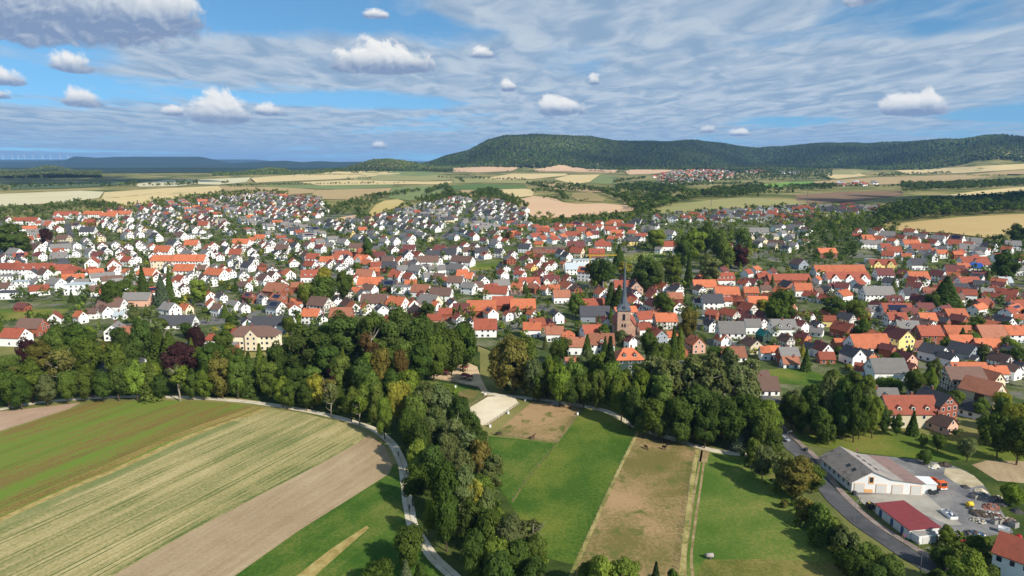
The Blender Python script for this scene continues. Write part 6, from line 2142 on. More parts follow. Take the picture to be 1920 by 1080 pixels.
for s in range(7):
    add_proto('B', lobes_crown(100 + s, 6800, .54, (.36 + .03 * (s % 3), .36, .45), 44 + 8 * (s % 3), (.075, .16), .023), trunk_mesh(s, .62, .024, 6))
for s in range(4):
    add_proto('P', lobes_crown(200 + s, 4600, .55, (.27, .27, .44), 58, (.045, .10), .021, taper=.25), trunk_mesh(20 + s, .8, .02, 9, True))
for s in range(3):
    add_proto('C', conifer_crown(300 + s, 4200, .23 + .04 * s, .024), trunk_mesh(40 + s, .9, .018, 0))
for s in range(3):
    add_proto('S', lobes_crown(400 + s, 2600, .45, (.52, .5, .46), 24, (.14, .24), .045), trunk_mesh(50 + s, .4, .02, 4))
for s in range(2):
    add_proto('W', lobes_crown(500 + s, 5200, .6, (.42, .42, .34), 34, (.08, .15), .024, hang=.5), trunk_mesh(60 + s, .6, .03, 6))
for s in range(3):
    add_proto('T', lobes_crown(600 + s, 1500, .66, (.25, .24, .32), 30, (.05, .1), .022), trunk_mesh(70 + s, .85, .022, 10, True))
KIND_WORD = {'B': 'broadleaf tree', 'P': 'tall airy poplar', 'C': 'conifer', 'S': 'shrub', 'W': 'drooping willow', 'T': 'slender pale trunked tree'}
KIND_NAME = {'B': 'broadleaf_tree', 'P': 'poplar_tree', 'C': 'conifer_tree', 'S': 'shrub', 'W': 'willow_tree', 'T': 'slender_tree'}
KIND_RATIO = {'B': .78, 'P': .55, 'C': .46, 'S': 1.05, 'W': .84, 'T': .5}    # crown width / height of the prototypes

TREES = []


def tree_at(X, Y, h, w, kind, colr, rnd):
    z = float(terrain(X, Y))
    x, y, depth = pixel_of(X, Y, z)
    TREES.append(dict(loc=(X, Y, z), h=h, w=w, kind=kind, col=colr, px=(x, y - h * .5 * F_PX / depth), size=h * w * (F_PX / depth) ** 2, depth=depth, rz=rnd.uniform(0, 6.28), var=rnd.randrange(99)))


def tree_px(x, ytop, hpx, wpx, kind, colr):
    g = ground_at([x], [ytop + hpx])[0]
    depth = pixel_of(*g)[2]
    k = depth / F_PX
    # seen from above: apparent height is foreshortened a little
    tree_at(g[0], g[1], hpx * k * 1.06, wpx * k * .93, kind, colr, rnd_of('t', x, ytop))
    PLACED.append((g[0], g[1], wpx * k * .36))


# single trees one can pick out: photo pixel of the middle, top, apparent height, width, kind, leaf colour
for row in """335,640,78,64,B,p;370,607,52,34,B,p;372,612,50,36,B,p;626,684,50,38,B,p;52,632,56,40,B,p;62,672,84,62,B,g;75,640,66,56,B,o;118,648,90,56,T,o;110,612,76,50,B,g;148,604,80,56,B,d;170,632,84,56,B,g;222,640,78,56,B,g;252,636,74,50,B,d
20,690,76,54,B,d;42,706,62,48,B,d;90,702,60,46,B,k;128,690,68,44,B,g;160,688,66,46,B,g;196,694,60,46,B,d;225,680,72,50,B,d;258,676,76,44,B,l;286,672,78,50,C,g;338,676,76,42,T,l;304,700,52,40,B,d;384,690,60,40,B,l;362,694,56,36,B,d;418,662,86,54,B,o;446,668,80,46,B,g;470,660,80,40,C,d;300,612,70,46,C,d;320,622,66,40,C,g;270,595,90,50,B,d;298,588,90,44,T,k;420,620,66,50,B,d;395,640,70,56,B,d
575,608,104,104,B,d;520,640,80,54,B,d;490,645,74,40,C,l;505,672,72,50,B,g;552,680,70,50,B,d;530,706,58,40,B,l;590,700,66,44,B,y;612,706,58,40,T,o;540,716,52,38,B,d;575,720,50,40,B,d
650,586,90,84,B,d;700,586,92,70,B,d;745,580,100,84,B,d;790,590,92,70,B,d;820,622,84,62,B,g;846,618,86,64,B,d;870,608,90,60,B,d;695,612,94,40,T,b;715,650,88,52,B,o;752,652,84,36,B,b;680,668,74,52,B,d;640,665,70,50,B,g;790,640,82,56,B,d;815,646,70,50,B,g;620,640,80,60,B,d
675,735,64,36,T,l;660,722,70,40,B,g;706,712,82,44,B,g;745,708,86,52,B,y;722,740,84,40,B,l;700,690,70,50,B,g;735,690,70,46,B,d;622,712,70,30,T,k;770,690,64,40,B,l
795,716,96,70,B,k;830,720,96,66,B,k;862,738,86,56,B,d;780,735,90,50,B,g;818,760,92,60,B,k;850,776,90,50,T,k;885,770,76,46,B,d;790,790,96,50,B,d;770,760,80,44,B,g;880,800,86,52,T,k;840,806,86,60,B,k;785,820,88,54,B,l;810,830,90,56,B,d;898,820,80,44,B,o;868,840,96,62,B,k
775,865,84,52,B,d;838,862,128,66,B,d;870,868,120,60,B,k;838,905,130,56,B,d;895,890,96,50,B,y;910,910,84,40,B,k;805,930,80,30,B,l;880,930,100,60,B,d;915,950,100,66,B,d;955,960,96,70,B,k;990,968,84,62,T,k;930,1000,96,70,B,l;970,1005,90,66,B,d;1010,1000,70,50,B,g;895,985,110,60,B,d;935,1030,90,70,B,d;1000,1040,80,60,B,d
765,984,90,78,B,d;712,1048,66,80,B,d;762,1046,70,36,C,s;790,1050,60,30,B,d
962,628,112,86,B,o;938,640,98,60,B,o;985,626,110,60,B,g;1010,690,64,44,B,d;1030,668,78,44,B,l;1050,680,84,50,B,l;1075,672,84,46,B,g;1000,672,80,46,B,k;1095,700,64,44,B,g;1068,706,60,40,B,d;1118,690,76,40,B,g;1048,628,56,50,B,d;1100,628,70,34,C,d;1142,632,110,44,C,c;1128,660,70,46,B,l;1150,672,90,50,B,g;1165,700,90,48,B,l;1180,720,84,44,B,d;1172,690,60,40,B,g
1215,660,110,66,P,k;1250,664,120,78,P,k;1290,660,130,76,P,k;1330,664,130,84,P,k;1370,660,124,84,P,k;1395,672,110,60,P,k;1240,690,100,60,P,g;1200,690,96,46,B,l;1300,720,100,80,B,d;1345,730,96,76,B,d;1270,740,90,66,B,d;1225,745,80,60,B,g;1190,735,72,50,B,d;1238,778,48,40,B,g;1275,786,50,46,B,d;1205,770,50,40,B,g;1320,770,70,60,B,d;1370,760,80,66,B,d;1400,740,84,60,B,d;1382,778,66,34,C,s;1402,784,56,30,C,s;1422,756,92,60,B,g;1440,770,80,50,B,g;1225,640,52,46,C,d;1215,620,60,40,B,d;1262,612,64,26,C,d;1274,614,60,24,C,l;1288,576,64,42,B,o;1240,640,50,44,B,g
1490,852,84,84,B,o;1465,846,76,60,B,k;1430,830,70,50,B,k;1522,868,56,42,B,g;1445,806,70,46,B,d;1412,820,56,34,B,g
1536,934,60,54,S,g;1562,962,64,58,S,g;1592,988,68,64,S,k;1508,925,54,50,S,o;1548,972,60,50,S,d;1626,1014,70,64,B,g;1664,1036,66,62,B,d;1602,1030,60,56,B,d;1578,1010,60,56,S,d;1636,1056,56,56,B,d
1520,718,90,50,B,d;1550,700,110,60,B,k;1575,705,112,56,B,d;1600,720,110,50,B,d;1635,738,84,40,B,l;1655,760,56,30,B,d;1500,745,70,40,B,d;1485,740,64,40,B,g;1535,760,66,44,B,d;1622,700,70,40,B,g;1552,788,46,44,W,d;1578,745,80,50,B,d;1610,760,64,40,B,d;1710,770,46,28,C,d;1680,776,42,26,B,d;1670,705,34,60,W,l;1475,735,56,36,B,g
1758,812,34,30,B,d;1790,798,30,26,T,k;1812,818,48,40,B,k;1732,838,32,34,S,d;1870,770,90,60,B,d;1905,782,90,64,B,d;1895,750,60,50,B,y;1845,775,60,46,B,g;1895,895,52,50,S,l;1730,810,28,20,S,g;1838,746,40,40,B,g
1130,1036,90,80,B,l;1165,1042,84,66,B,l;1100,1050,60,50,B,g;1228,1050,70,36,C,c;1262,1060,40,30,S,d;1190,1070,50,40,S,g
1810,1030,90,86,B,l;1780,1010,66,50,S,g;1850,1046,60,50,S,d;1758,1016,50,40,S,d;1835,1020,40,44,S,g;1880,1006,30,40,S,d;1762,1060,60,60,S,d
1745,672,60,36,B,k;1740,690,60,32,B,l;1710,690,60,44,B,d;1510,652,46,24,C,d;1648,660,20,18,S,g;1560,690,36,44,S,g;1600,690,36,40,S,g;1790,730,44,36,B,g;1875,735,40,44,B,y;1905,650,40,40,B,d;1770,520,64,60,C,d;1748,548,40,34,B,d;1605,560,46,46,B,g;1560,552,50,56,B,d;1465,540,70,60,B,d;1450,555,56,50,B,g;1620,588,36,28,S,g
1145,530,60,34,C,d;1160,536,56,40,C,d;1080,550,46,36,B,g;1240,548,52,40,B,d;1130,480,64,60,B,d;1200,480,60,40,C,d;1215,484,66,60,B,d;1290,475,66,20,C,d;1260,480,60,44,B,g;1230,490,56,36,B,k;1330,480,56,50,B,k;1388,460,46,40,B,p;1360,450,60,40,B,g;1300,430,60,50,B,l;1320,420,62,46,B,d;1345,430,60,46,B,g;1392,425,40,36,B,g;1230,430,40,50,B,l;1280,445,60,40,B,d;1160,460,44,30,C,d;1170,490,30,34,B,y
610,500,60,44,B,y;605,515,64,56,B,g;645,508,56,40,B,d;575,528,50,46,B,l;670,490,20,20,S,g;690,445,50,26,B,d;270,500,60,30,C,d;320,502,66,20,C,d;240,520,50,46,B,g;215,525,60,40,B,d;375,520,50,40,B,l;305,516,60,30,C,s;195,535,32,14,C,d;222,542,30,24,B,l;110,546,22,26,B,g;60,543,24,32,B,d;30,547,22,30,B,d;135,545,24,14,C,d;155,560,26,22,B,d;88,428,36,28,B,p;105,440,30,20,B,o;20,420,60,70,B,d;40,440,40,40,B,d;560,578,30,26,B,d;335,555,30,40,S,d
800,565,40,34,B,d;545,590,40,30,B,g;1880,470,60,60,B,d;1905,420,40,40,B,d""".replace('\n', ';').split(';'):
    a = row.split(',')
    tree_px(*[float(v) for v in a[:4]], a[4], a[5])

# woods and belts filled between those: outline of the trunks' feet, spacing, heights, kinds, colours
ZONES_T = [([(-260, 810), (-80, 775), (0, 760), (150, 742), (350, 739), (450, 744), (560, 760), (650, 780), (720, 800), (745, 790), (760, 760), (740, 740), (700, 720), (600, 730), (520, 735), (420, 715), (300, 700), (200, 700), (100, 695), (0, 700), (-260, 720)], 8.5, 8, 13, 'BBBBSSP', 'dggdklo'),
           ([(100, 650), (250, 645), (420, 690), (500, 700), (600, 690), (700, 700), (760, 720), (720, 740), (600, 735), (480, 730), (400, 715), (300, 700), (150, 700), (60, 690)], 10, 11, 16, 'BBBBBC', 'ddggdol'),
           ([(540, 690), (620, 655), (700, 648), (800, 650), (880, 665), (895, 685), (850, 682), (800, 700), (760, 718), (700, 715), (620, 700)], 11, 14, 20, 'BBBB', 'dddg'),
           ([(750, 800), (800, 770), (850, 775), (895, 805), (910, 840), (905, 900), (950, 970), (1010, 1035), (1040, 1080), (900, 1090), (850, 1030), (815, 975), (795, 920), (778, 870)], 8.5, 10, 17, 'BBBBPT', 'ddkkgl'),
           ([(930, 735), (1000, 740), (1110, 757), (1165, 778), (1205, 796), (1330, 832), (1420, 845), (1440, 800), (1430, 745), (1340, 740), (1240, 730), (1140, 715), (1000, 715)], 9, 11, 17, 'BBBBPP', 'ddgkld'),
           ([(1375, 850), (1410, 852), (1440, 885), (1475, 915), (1510, 950), (1560, 1000), (1640, 1065), (1690, 1110), (1610, 1100), (1535, 1035), (1475, 965), (1430, 905)], 4.6, 3.5, 6.5, 'SSB', 'gdko'),
           ([(1480, 765), (1640, 775), (1640, 806), (1560, 808), (1490, 800)], 8.5, 9, 13, 'BBB', 'ddk'),
           ([(1850, 770), (1950, 760), (2160, 770), (2160, 850), (1950, 850), (1880, 850)], 9, 9, 14, 'BBB', 'dg'),
           ([(1740, 1010), (1850, 1020), (1850, 1040), (1800, 1090), (1760, 1090)], 6, 4, 7, 'SSB', 'gdl')]
for zi, (poly, sp, h0, h1, kinds, cols) in enumerate(ZONES_T):
    for p in clear_of(scatter(poly, sp, seed=300 + zi), sp * .32):
        rnd = rnd_of('z', zi, p[0], p[1])
        k = rnd.choice(kinds)
        h = rnd.uniform(h0, h1) * (.6 if k == 'S' else 1)
        tree_at(p[0], p[1], h, h * KIND_RATIO[k] * rnd.uniform(.85, 1.2), k, rnd.choice(cols), rnd)
        PLACED.append((p[0], p[1], 2.5))

# garden and street trees among the houses
TOWN_POLY = [(-260, 640), (-260, 435), (0, 415), (120, 404), (290, 380), (420, 368), (600, 374), (660, 410), (760, 392), (860, 376), (940, 384), (1000, 414), (1180, 408), (1300, 400), (1450, 390), (1640, 390), (1640, 432), (1780, 442), (1960, 470), (2170, 480), (2170, 750), (1800, 720), (1700, 735), (1480, 720), (1340, 690), (1150, 670), (1000, 660), (900, 630), (700, 610), (600, 620), (500, 650), (250, 630), (120, 640)]
tp = scatter(TOWN_POLY, 6.8, seed=5)
tp = open_ground(tp)
tp = tp[np.array([((STREET_PTS - p) ** 2).sum(1).min() > 25 for p in tp])]
for p in clear_of(tp, .4):
    rnd = rnd_of('g', p[0], p[1])
    if rnd.random() < .12:
        continue
    k = rnd.choice('BBBBSSC')
    h = rnd.uniform(4, 11) * (.55 if k == 'S' else 1)
    tree_at(p[0], p[1], h, h * KIND_RATIO[k] * rnd.uniform(.9, 1.3), k, rnd.choice('ddggglky'), rnd)

# town parks, hedges and field woods: denser groups seen from afar
GROVES = [([(560, 420), (600, 400), (650, 385), (690, 378), (720, 380), (700, 400), (680, 415), (640, 408), (590, 425)], 11, 8, 14, 'BBS', 'dgk'), ([(1180, 470), (1250, 450), (1300, 440), (1400, 440), (1420, 470), (1370, 500), (1290, 505), (1200, 500)], 11, 9, 15, 'BBBC', 'dgkl'),
          ([(1500, 430), (1600, 420), (1650, 430), (1620, 460), (1600, 490), (1540, 500), (1500, 480)], 11, 9, 15, 'BBB', 'ddg'), ([(1440, 410), (1560, 405), (1640, 405), (1650, 425), (1560, 425), (1450, 425)], 13, 9, 15, 'BB', 'dgly'),
          ([(0, 395), (90, 388), (150, 382), (190, 390), (100, 402), (0, 415)], 10, 8, 13, 'BBS', 'dgk'), ([(140, 380), (200, 385), (230, 392), (180, 395)], 10, 8, 13, 'BB', 'dd'), ([(280, 378), (330, 372), (420, 362), (470, 358), (540, 360), (540, 368), (430, 370), (300, 388)], 11, 7, 12, 'BS', 'dg'),
          ([(860, 368), (900, 372), (960, 378), (990, 388), (985, 400), (940, 385), (880, 378), (850, 372)], 10, 9, 14, 'BBB', 'ddg'), ([(880, 365), (900, 360), (960, 372), (985, 385), (950, 380)], 10, 9, 14, 'BBB', 'dd'), ([(780, 378), (830, 366), (850, 366), (840, 376), (800, 386)], 9, 8, 13, 'BB', 'dd'),
          ([(960, 405), (1100, 412), (1180, 406), (1230, 402), (1240, 412), (1120, 422), (1000, 428)], 11, 8, 13, 'BBBS', 'dgl'), ([(540, 440), (600, 430), (700, 440), (700, 455), (600, 455)], 14, 7, 12, 'BB', 'dg'), ([(900, 440), (960, 430), (985, 440), (940, 455)], 10, 8, 12, 'BB', 'dgl'),
          ([(500, 470), (570, 465), (590, 485), (520, 500)], 12, 8, 12, 'BBS', 'dgk'), ([(1860, 450), (1930, 440), (1930, 470), (1890, 480)], 10, 9, 14, 'BB', 'dd')]
for zi, (poly, sp, h0, h1, kinds, cols) in enumerate(GROVES):
    for p in open_ground(clear_of(scatter(poly, sp, seed=500 + zi), 2.5)):
        rnd = rnd_of('v', zi, p[0], p[1])
        k = rnd.choice(kinds)
        h = rnd.uniform(h0, h1) * (.6 if k == 'S' else 1)
        tree_at(p[0], p[1], h, h * KIND_RATIO[k] * rnd.uniform(.9, 1.25), k, rnd.choice(cols), rnd)

TREES = [t for t in TREES if -280 < t['px'][0] < 2200]
TREES.sort(key=lambda t: -t['size'])
TREE_ZONES = [('beside the road hedge', lambda x, y: x > 1420 and y > 840), ('around the old mill', lambda x, y: x > 1420 and y > 660), ('among houses of the right quarter', lambda x, y: x > 1420), ('below the paddocks', lambda x, y: x > 1080 and y > 960),
              ('along the farm lane', lambda x, y: x > 920 and y > 700), ('between church and farm lane', lambda x, y: x > 920 and y > 610), ('around the graveyard', lambda x, y: x > 920), ('along the stream by the paddocks', lambda x, y: x > 770 and y > 760),
              ('beside the gravel path bend', lambda x, y: x > 640 and y > 900), ('in the park wood', lambda x, y: x > 500 and y > 570), ('among houses in mid town', lambda x, y: x > 480), ('in the belt along the path', lambda x, y: y > 680), ('in the left tree belt', lambda x, y: y > 580), ('among houses on the left slope', lambda x, y: True)]


def size_word(t):
    return 'small' if t['h'] < 7 else 'medium' if t['h'] < 12 else 'tall' if t['h'] < 18 else 'huge'


own_t, n_kind = [], {}
for t in TREES:
    if t['size'] > 250 and n_kind.get(t['kind'], 0) < (300 if t['kind'] == 'B' else 120) and -12 < t['px'][0] < 1932 and len(own_t) < 520:
        n_kind[t['kind']] = n_kind.get(t['kind'], 0) + 1
        own_t.append(t)
print('trees', len(TREES), 'own', len(own_t), n_kind)
ordinal_labels(own_t, lambda t: f"{size_word(t)} {LEAF_WORD[t['col']]} {KIND_WORD[t['kind']]}", lambda t: next(z for z, f in TREE_ZONES if f(*t['px'])))
own_tid = {id(t) for t in own_t}
for t in own_t:
    me, tr, _ = PROTO[t['kind']][t['var'] % len(PROTO[t['kind']])]
    root = bpy.data.objects.new(KIND_NAME[t['kind']], None)
    col.objects.link(root)
    root.location, root.rotation_euler = t['loc'], (0, 0, t['rz'])
    s = t['w'] / KIND_RATIO[t['kind']]
    root.scale = (s, s, t['h'])
    set_props(root, t['label'], 'shrub' if t['kind'] == 'S' else 'tree', 'shrubs near the fields' if t['kind'] == 'S' else 'trees of the valley')
    c = bpy.data.objects.new('crown', me)
    b = bpy.data.objects.new('trunk', tr)
    rnd = rnd_of(t['loc'])
    f = rnd.uniform(.82, 1.2)
    base = LEAF[t['col']]
    c.color = (base[0] * f * rnd.uniform(.92, 1.1), base[1] * f, base[2] * f * rnd.uniform(.85, 1.1), 1)
    for o in (c, b):
        col.objects.link(o)
        o.parent = root


def lowpoly(kind, seed, n):
    """a few leaf clumps that read as a tree from far off"""
    if kind == 'C':
        return conifer_crown(900 + seed, n, .26, .075)
    if kind == 'S':
        return lobes_crown(900 + seed, n, .45, (.5, .5, .42), 9, (.18, .3), .13)
    return lobes_crown(900 + seed, n, .58, (.38, .38, .4), 12, (.13, .22), .085)


def join_trees(name, items, n_cards, label, cat):
    """items: (X, Y, Z, h, w, kind, colour rgb, angle) -> one mesh"""
    bank = {k: [lowpoly(k, s, n_cards) for s in range(5)] for k in 'BCS'}
    VV, FF, TT, AA = [], [], [], []
    o = 0
    for i, (X, Y, Z, h, w, k, c, a) in enumerate(items):
        k = k if k in 'CS' else 'B'
        v, f, var = bank[k][i % 5]
        s = w / KIND_RATIO[k]
        ca, sa = math.cos(a) * s, math.sin(a) * s
        VV.append(np.stack([v[:, 0] * ca - v[:, 1] * sa + X, v[:, 0] * sa + v[:, 1] * ca + Y, v[:, 2] * h + Z], 1))
        FF.append(f + o)
        o += len(v)
        TT.append(np.tile(np.array(c[:3] + (1.0,), np.float32), (len(v), 1)))
        AA.append(var)
    ob = mesh_obj(name, np.concatenate(VV), np.concatenate(FF), 'leaves_mass')
    at = ob.data.attributes.new('tint', 'FLOAT_COLOR', 'POINT')
    at.data.foreach_set('color', np.concatenate(TT).ravel())
    with_var(ob, np.concatenate(AA))
    return set_props(ob, label, cat, kind='stuff')


rest = []
for t in TREES:
    if id(t) not in own_tid:
        rnd = rnd_of(t['loc'])
        f = rnd.uniform(.75, 1.25)
        rest.append((*t['loc'], t['h'], t['w'], t['kind'], tuple(x * f for x in LEAF[t['col']][:3]), t['rz']))
join_trees('garden_trees', rest, 46, 'scattered garden trees and shrubs between the houses of the town', 'trees')

under = []
for zi, (poly, sp, h0, h1, kinds, cols) in enumerate(ZONES_T):
    for p in scatter(poly, 3.4, seed=700 + zi):
        rnd = rnd_of('u', zi, p[0], p[1])
        h, f = rnd.uniform(1.2, 4.2), rnd.uniform(.7, 1.2)
        under.append((p[0], p[1], float(terrain(*p)), h, h * rnd.uniform(.9, 1.5), 'S', tuple(x * f for x in LEAF[rnd.choice('ddgglk')][:3]), rnd.uniform(0, 6)))
print('under', len(under))
join_trees('undergrowth', under, 60, 'low bushes and brambles under the trees of the belts', 'undergrowth')

# ------------------------------------------------------------------ hedgerows, field woods, forest on the hills
far = []
HEDGES = [([(0, 357), (60, 353), (140, 349), (190, 348)], 8, 14), ([(0, 352), (70, 349)], 10, 15), ([(185, 353), (230, 350), (290, 350), (330, 349), (368, 345)], 8, 14), ([(235, 347), (262, 342)], 9, 12), ([(310, 345), (350, 343)], 9, 14), ([(420, 350), (500, 348), (580, 347), (640, 346), (702, 344)], 6, 10), ([(415, 346), (428, 344)], 12, 14),
          ([(430, 352), (470, 350)], 9, 9), ([(660, 338), (700, 336)], 12, 10), ([(820, 333), (860, 336), (870, 343)], 9, 10), ([(880, 336), (930, 338), (985, 339)], 7, 14), ([(990, 347), (1010, 352), (1040, 356), (1080, 360)], 7, 14), ([(1000, 345), (1070, 350), (1100, 356), (1150, 360), (1160, 364)], 7, 15),
          ([(995, 362), (1020, 360), (1050, 364), (1060, 378)], 7, 14), ([(1020, 372), (1050, 376)], 7, 10), ([(1080, 380), (1100, 376)], 8, 8), ([(1040, 352), (1130, 362), (1150, 370), (1180, 380)], 7, 15), ([(1145, 375), (1170, 372), (1195, 366), (1190, 376), (1165, 380)], 7, 16), ([(1150, 358), (1200, 350), (1240, 352), (1280, 360)], 8, 16),
          ([(1200, 400), (1230, 390), (1270, 380), (1300, 375)], 7, 17), ([(1190, 402), (1220, 395), (1260, 386)], 7, 17), ([(1230, 385), (1290, 376), (1310, 374)], 7, 17), ([(1150, 345), (1170, 340), (1210, 336)], 9, 16), ([(1210, 360), (1300, 350), (1380, 348), (1430, 346)], 8, 16), ([(1200, 354), (1260, 346), (1330, 345)], 8, 16),
          ([(1270, 366), (1340, 362), (1420, 366), (1490, 366)], 8, 18), ([(1280, 372), (1340, 368), (1420, 372)], 8, 18), ([(1430, 356), (1500, 354), (1580, 352), (1650, 352), (1700, 352)], 8, 15), ([(1440, 360), (1500, 358), (1560, 356)], 8, 15), ([(1400, 330), (1450, 330), (1540, 332), (1556, 340)], 10, 15), ([(1440, 340), (1500, 338), (1556, 338)], 9, 14),
          ([(1640, 330), (1700, 328), (1780, 326)], 9, 16), ([(1645, 333), (1690, 331)], 9, 18), ([(1700, 352), (1760, 350), (1850, 346), (1930, 340)], 9, 17), ([(1690, 362), (1760, 356), (1850, 352), (1930, 346)], 9, 17), ([(840, 315), (850, 322), (870, 323)], 10, 10), ([(945, 322), (990, 323), (1020, 321)], 10, 9), ([(1100, 322), (1150, 325), (1180, 324)], 9, 12),
          ([(550, 331), (600, 329), (640, 327)], 12, 9), ([(690, 343), (720, 343)], 20, 10), ([(862, 330), (900, 333)], 10, 10), ([(700, 378), (712, 372), (745, 366), (790, 360)], 9, 14), ([(640, 392), (700, 372), (760, 366)], 10, 13), ([(800, 366), (835, 350), (842, 362), (850, 372)], 8, 16), ([(900, 366), (918, 358), (940, 366)], 8, 14),
          ([(1050, 416), (1120, 412), (1180, 408), (1240, 400)], 8, 13), ([(1300, 402), (1400, 396), (1480, 392), (1560, 390)], 10, 12), ([(780, 392), (760, 386), (740, 395)], 10, 10), ([(1640, 432), (1700, 425), (1660, 440)], 10, 10), ([(0, 360), (20, 358)], 8, 12), ([(670, 346), (735, 345), (760, 343)], 14, 8)]
for hi, (ln, sp, hh) in enumerate(HEDGES):
    P = densify(ground_at(*np.array(ln, float).T)[:, :2], 5, False)
    acc, last = 0, P[0]
    r = rnd_of('h', hi)
    for p in P:
        if np.hypot(*(p - last)) > sp * r.uniform(.6, 1.4):
            last = p
            q = p + np.array([r.gauss(0, sp * .35), r.gauss(0, sp * .5)])
            h = hh * r.uniform(.55, 1.15)
            f = r.uniform(.7, 1.15)
            far.append((q[0], q[1], float(terrain(*q)), h, h * r.uniform(.8, 1.2), 'B', tuple(x * f for x in LEAF[r.choice('ddgk')][:3]), r.uniform(0, 6)))
WOODS = [([(1640, 430), (1650, 405), (1690, 392), (1760, 384), (1850, 378), (1960, 370), (2150, 366), (2150, 396), (1960, 398), (1800, 407), (1700, 418)], 9, 19), ([(1480, 352), (1560, 348), (1570, 354), (1490, 358)], 14, 14), ([(1150, 352), (1210, 345), (1230, 350), (1290, 360), (1260, 366), (1180, 362)], 12, 15),
         ([(1290, 372), (1350, 356), (1430, 352), (1440, 362), (1360, 374)], 12, 16), ([(1240, 330), (1390, 322), (1560, 320), (1560, 332), (1380, 340), (1240, 346)], 20, 13), ([(1690, 345), (1770, 345), (1930, 338), (1930, 350), (1780, 358), (1690, 356)], 17, 15), ([(640, 318), (690, 314), (760, 316), (850, 318), (838, 325), (760, 322), (660, 326)], 14, 15),
         ([(1170, 384), (1230, 366), (1260, 372), (1230, 392), (1190, 402)], 10, 15)]
for wi, (poly, sp, hh) in enumerate(WOODS):
    for q in clear_of(scatter(poly, sp, seed=800 + wi), 5):
        r = rnd_of('w', wi, q[0])
        h, f = hh * r.uniform(.7, 1.15), r.uniform(.65, 1.1)
        far.append((q[0], q[1], float(terrain(*q)), h, h * r.uniform(.8, 1.15), 'B', tuple(x * f for x in LEAF[r.choice('ddcg')][:3]), r.uniform(0, 6)))
print('hedge trees', len(far))
join_trees('hedgerow_trees', far, 48, 'dark hedgerow and field wood trees between the far fields', 'trees')


def forest(name, px_base, D_top, spacing, label, h=(13, 21), cols='ccddcdgk', crest_extra=150):
    """low clumps covering a hill from its lower edge (photo pixels) to behind its crest"""
    g = ground_at(*np.array(px_base, float).T)
    u0 = g[:, 0] / g[:, 1]
    o = np.argsort(u0)
    us, ys = u0[o], g[o, 1]
    ymax = D_top + crest_extra
    r = np.random.default_rng(len(px_base))
    n = int((us[-1] - us[0]) * (ymax ** 2 - ys.min() ** 2) / 2 / spacing ** 2)
    Y = np.sqrt(r.uniform(ys.min() ** 2, ymax ** 2, n))
    U = r.uniform(us[0], us[-1], n)
    ok = Y > np.interp(U, us, ys) + r.normal(0, 8, n)
    Y, U = Y[ok], U[ok]
    X = U * Y
    Z = terrain(X, Y)
    # what the slope hides from every near viewpoint is left out
    back = terrain(X, Y + 60) < Z - 18
    X, Y, Z = X[~back], Y[~back], Z[~back]
    m = len(X)
    H = r.uniform(*h, m) * np.clip(.75 + .35 * wavy(X, Y, 60, 3.3), .5, 1.2)
    Wd = spacing * r.uniform(.85, 1.3, m)
    t = np.linspace(0, 2 * np.pi, 5, endpoint=False)
    prof = [(1.0, .2), (.72, .7)]
    con = r.random(m) < .45
    vs_ = []
    for (rr, zz) in prof:
        k = np.where(con, np.array([1.0, .42])[prof.index((rr, zz))], rr)[:, None]
        jit = r.uniform(.7, 1.3, (m, 5))
        vs_.append(np.stack([X[:, None] + np.cos(t) * Wd[:, None] * .5 * k * jit, Y[:, None] + np.sin(t) * Wd[:, None] * .5 * k * jit, Z[:, None] + H[:, None] * (zz + r.uniform(-.06, .06, (m, 5)))], -1))
    vs_.append(np.stack([X + r.normal(0, 1, m), Y, Z + H * np.where(con, 1.12, .95)], -1)[:, None, :])
    V = np.concatenate(vs_, 1)
    loc_f = []
    for i in range(5):
        j = (i + 1) % 5
        loc_f += [(i, j, 5 + j), (i, 5 + j, 5 + i)]
    loc_f += [(5 + i, 5 + (i + 1) % 5, 10) for i in range(5)]
    F = (np.array(loc_f)[None] + (np.arange(m) * 11)[:, None, None]).reshape(-1, 3)
    ob = mesh_obj(name, V.reshape(-1, 3), F, 'leaves_mass')
    pal = np.array([LEAF[c][:3] for c in cols])
    zone = (wavy(X, Y, 210, .7) * 1.2 + r.normal(0, .8, m))
    ci = np.clip(((zone + 2) / 4 * len(cols)).astype(int), 0, len(cols) - 1)
    C = pal[ci] * r.uniform(.55, .8, (m, 1)) * np.clip(1 + .45 * wavy(X, Y, 140, 5.1) + .3 * wavy(X, Y, 420, 2.2), .55, 1.7)[:, None]
    T4 = np.repeat(np.concatenate([C, np.ones((m, 1))], 1)[:, None], 11, 1).reshape(-1, 4)
    at = ob.data.attributes.new('tint', 'FLOAT_COLOR', 'POINT')
    at.data.foreach_set('color', np.ascontiguousarray(T4, np.float32).ravel())
    with_var(ob, np.repeat(r.uniform(.2, .9, m), 11))
    print(name, m)
    return set_props(ob, label, 'forest', kind='stuff')


forest('mountain_forest', [(770, 317), (840, 316), (950, 314), (1020, 316), (1052, 309), (1160, 319), (1300, 319), (1380, 323), (1480, 325), (1560, 316), (1640, 319), (1680, 319), (1780, 313), (1920, 304), (2050, 296)], 6000, 15, 'dark green forest covering the long mountain behind the fields')
forest('knoll_forest', [(640, 322), (680, 320), (760, 322), (850, 320)], 3950, 13, 'tree covered knoll at the left foot of the mountain', (10, 17), 'dgko', 60)
forest('hill_forest', [(400, 330), (450, 328), (560, 326), (660, 322)], 3520, 13, 'low wooded rise beyond the pale fields', (8, 13), 'dgk', 60)
forest('left_hill_forest', [(-40, 334), (60, 334), (190, 334)], 4620, 17, 'green wooded hill below the blue ridges at far left', (10, 16), 'gkkd', 60)

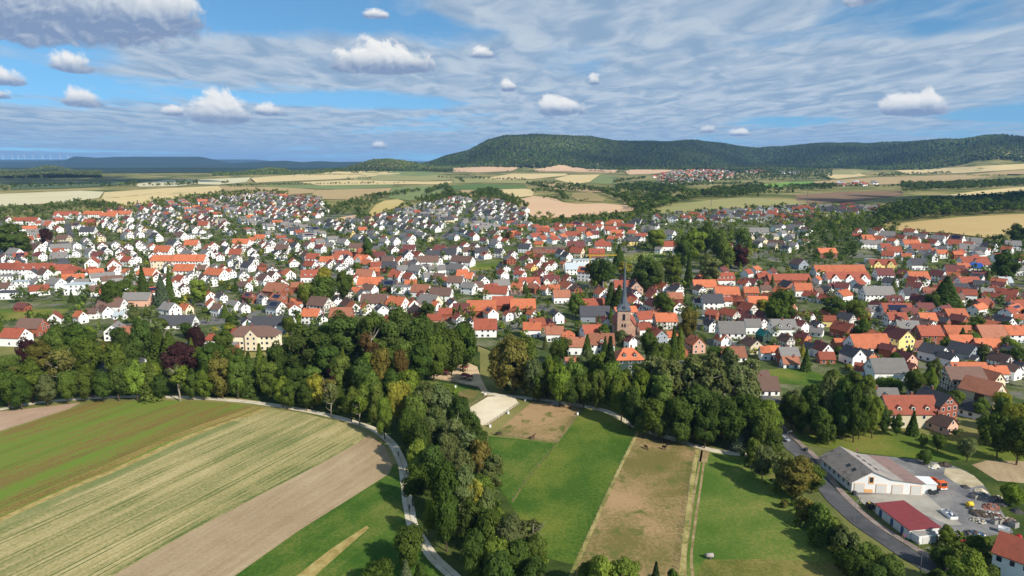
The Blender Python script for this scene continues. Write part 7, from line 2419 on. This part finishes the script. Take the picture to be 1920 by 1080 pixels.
# ------------------------------------------------------------------ the air: pale even haze round the whole scene
m, T = new_mat('haze')
vol = T.n('ShaderNodeVolumePrincipled')
vol.inputs['Color'].default_value = (0.30, 0.56, 1.0, 1)
vol.inputs['Density'].default_value = 4.0e-5
vol.inputs['Anisotropy'].default_value = 0.0
T.put(vol.outputs[0], T.n('ShaderNodeOutputMaterial').inputs['Volume'])
x, y0, y1, z0, z1 = 33000, -600, 27000, -130, 560
hv = [(sx * x, yy, zz) for zz in (z0, z1) for yy in (y0, y1) for sx in (-1, 1)]
hf = [(0, 2, 3, 1), (4, 5, 7, 6), (0, 1, 5, 4), (2, 6, 7, 3), (0, 4, 6, 2), (1, 3, 7, 5)]
hz = mesh_obj('haze', hv, hf, 'haze')
set_props(hz, 'pale blue summer haze over the whole valley', 'haze', kind='stuff')


# ------------------------------------------------------------------ two more cumulus overhead, out of the frame: their shadows lie on the right wood and the left fields
m, T = new_mat('cloud')
d1, t1, mxs = T.n('ShaderNodeBsdfDiffuse'), T.n('ShaderNodeBsdfTranslucent'), T.n('ShaderNodeMixShader')
for q in (d1, t1):
    q.inputs[0].default_value = (.85, .86, .88, 1)
mxs.inputs[0].default_value = .35
T.put(d1.outputs[0], mxs.inputs[1])
T.put(t1.outputs[0], mxs.inputs[2])
T.put(mxs.outputs[0], T.n('ShaderNodeOutputMaterial').inputs[0])


def cumulus(gx, gy, rx, ry, label, seed):
    r = np.random.default_rng(seed)
    z0 = 1500.0
    k_ = (z0 - 30) / SUN_DIR.z
    cx_, cy_ = gx + SUN_DIR.x * k_, gy + SUN_DIR.y * k_
    nu, nv = 14, 9
    VV, FF, o_ = [], [], 0
    for i in range(46):
        a, q = r.uniform(0, 6.28), math.sqrt(r.random())
        rad = r.uniform(.16, .34) * min(rx, ry) * (1.25 - q * .6)
        px_, py_ = cx_ + math.cos(a) * q * rx * .9, cy_ + math.sin(a) * q * ry * .9
        for b in range(nv + 1):
            f = math.pi * b / nv
            for c in range(nu):
                t = 2 * math.pi * c / nu
                j = rad * r.uniform(.88, 1.12)
                VV.append((px_ + j * math.sin(f) * math.cos(t), py_ + j * math.sin(f) * math.sin(t), max(z0, z0 + rad * .35 + j * math.cos(f) * .9)))
        FF += [(o_ + b * nu + c, o_ + (b + 1) * nu + c, o_ + (b + 1) * nu + (c + 1) % nu, o_ + b * nu + (c + 1) % nu) for b in range(nv) for c in range(nu)]
        o_ += (nv + 1) * nu
    set_props(mesh_obj('cumulus_cloud', VV, FF, 'cloud', smooth=True), label, 'cloud', kind='stuff')


cumulus(980, 1340, 420, 210, 'unseen white cumulus cloud shading the right wood', 4)
cumulus(-1700, 2600, 620, 330, 'unseen white cumulus cloud shading the left fields', 5)
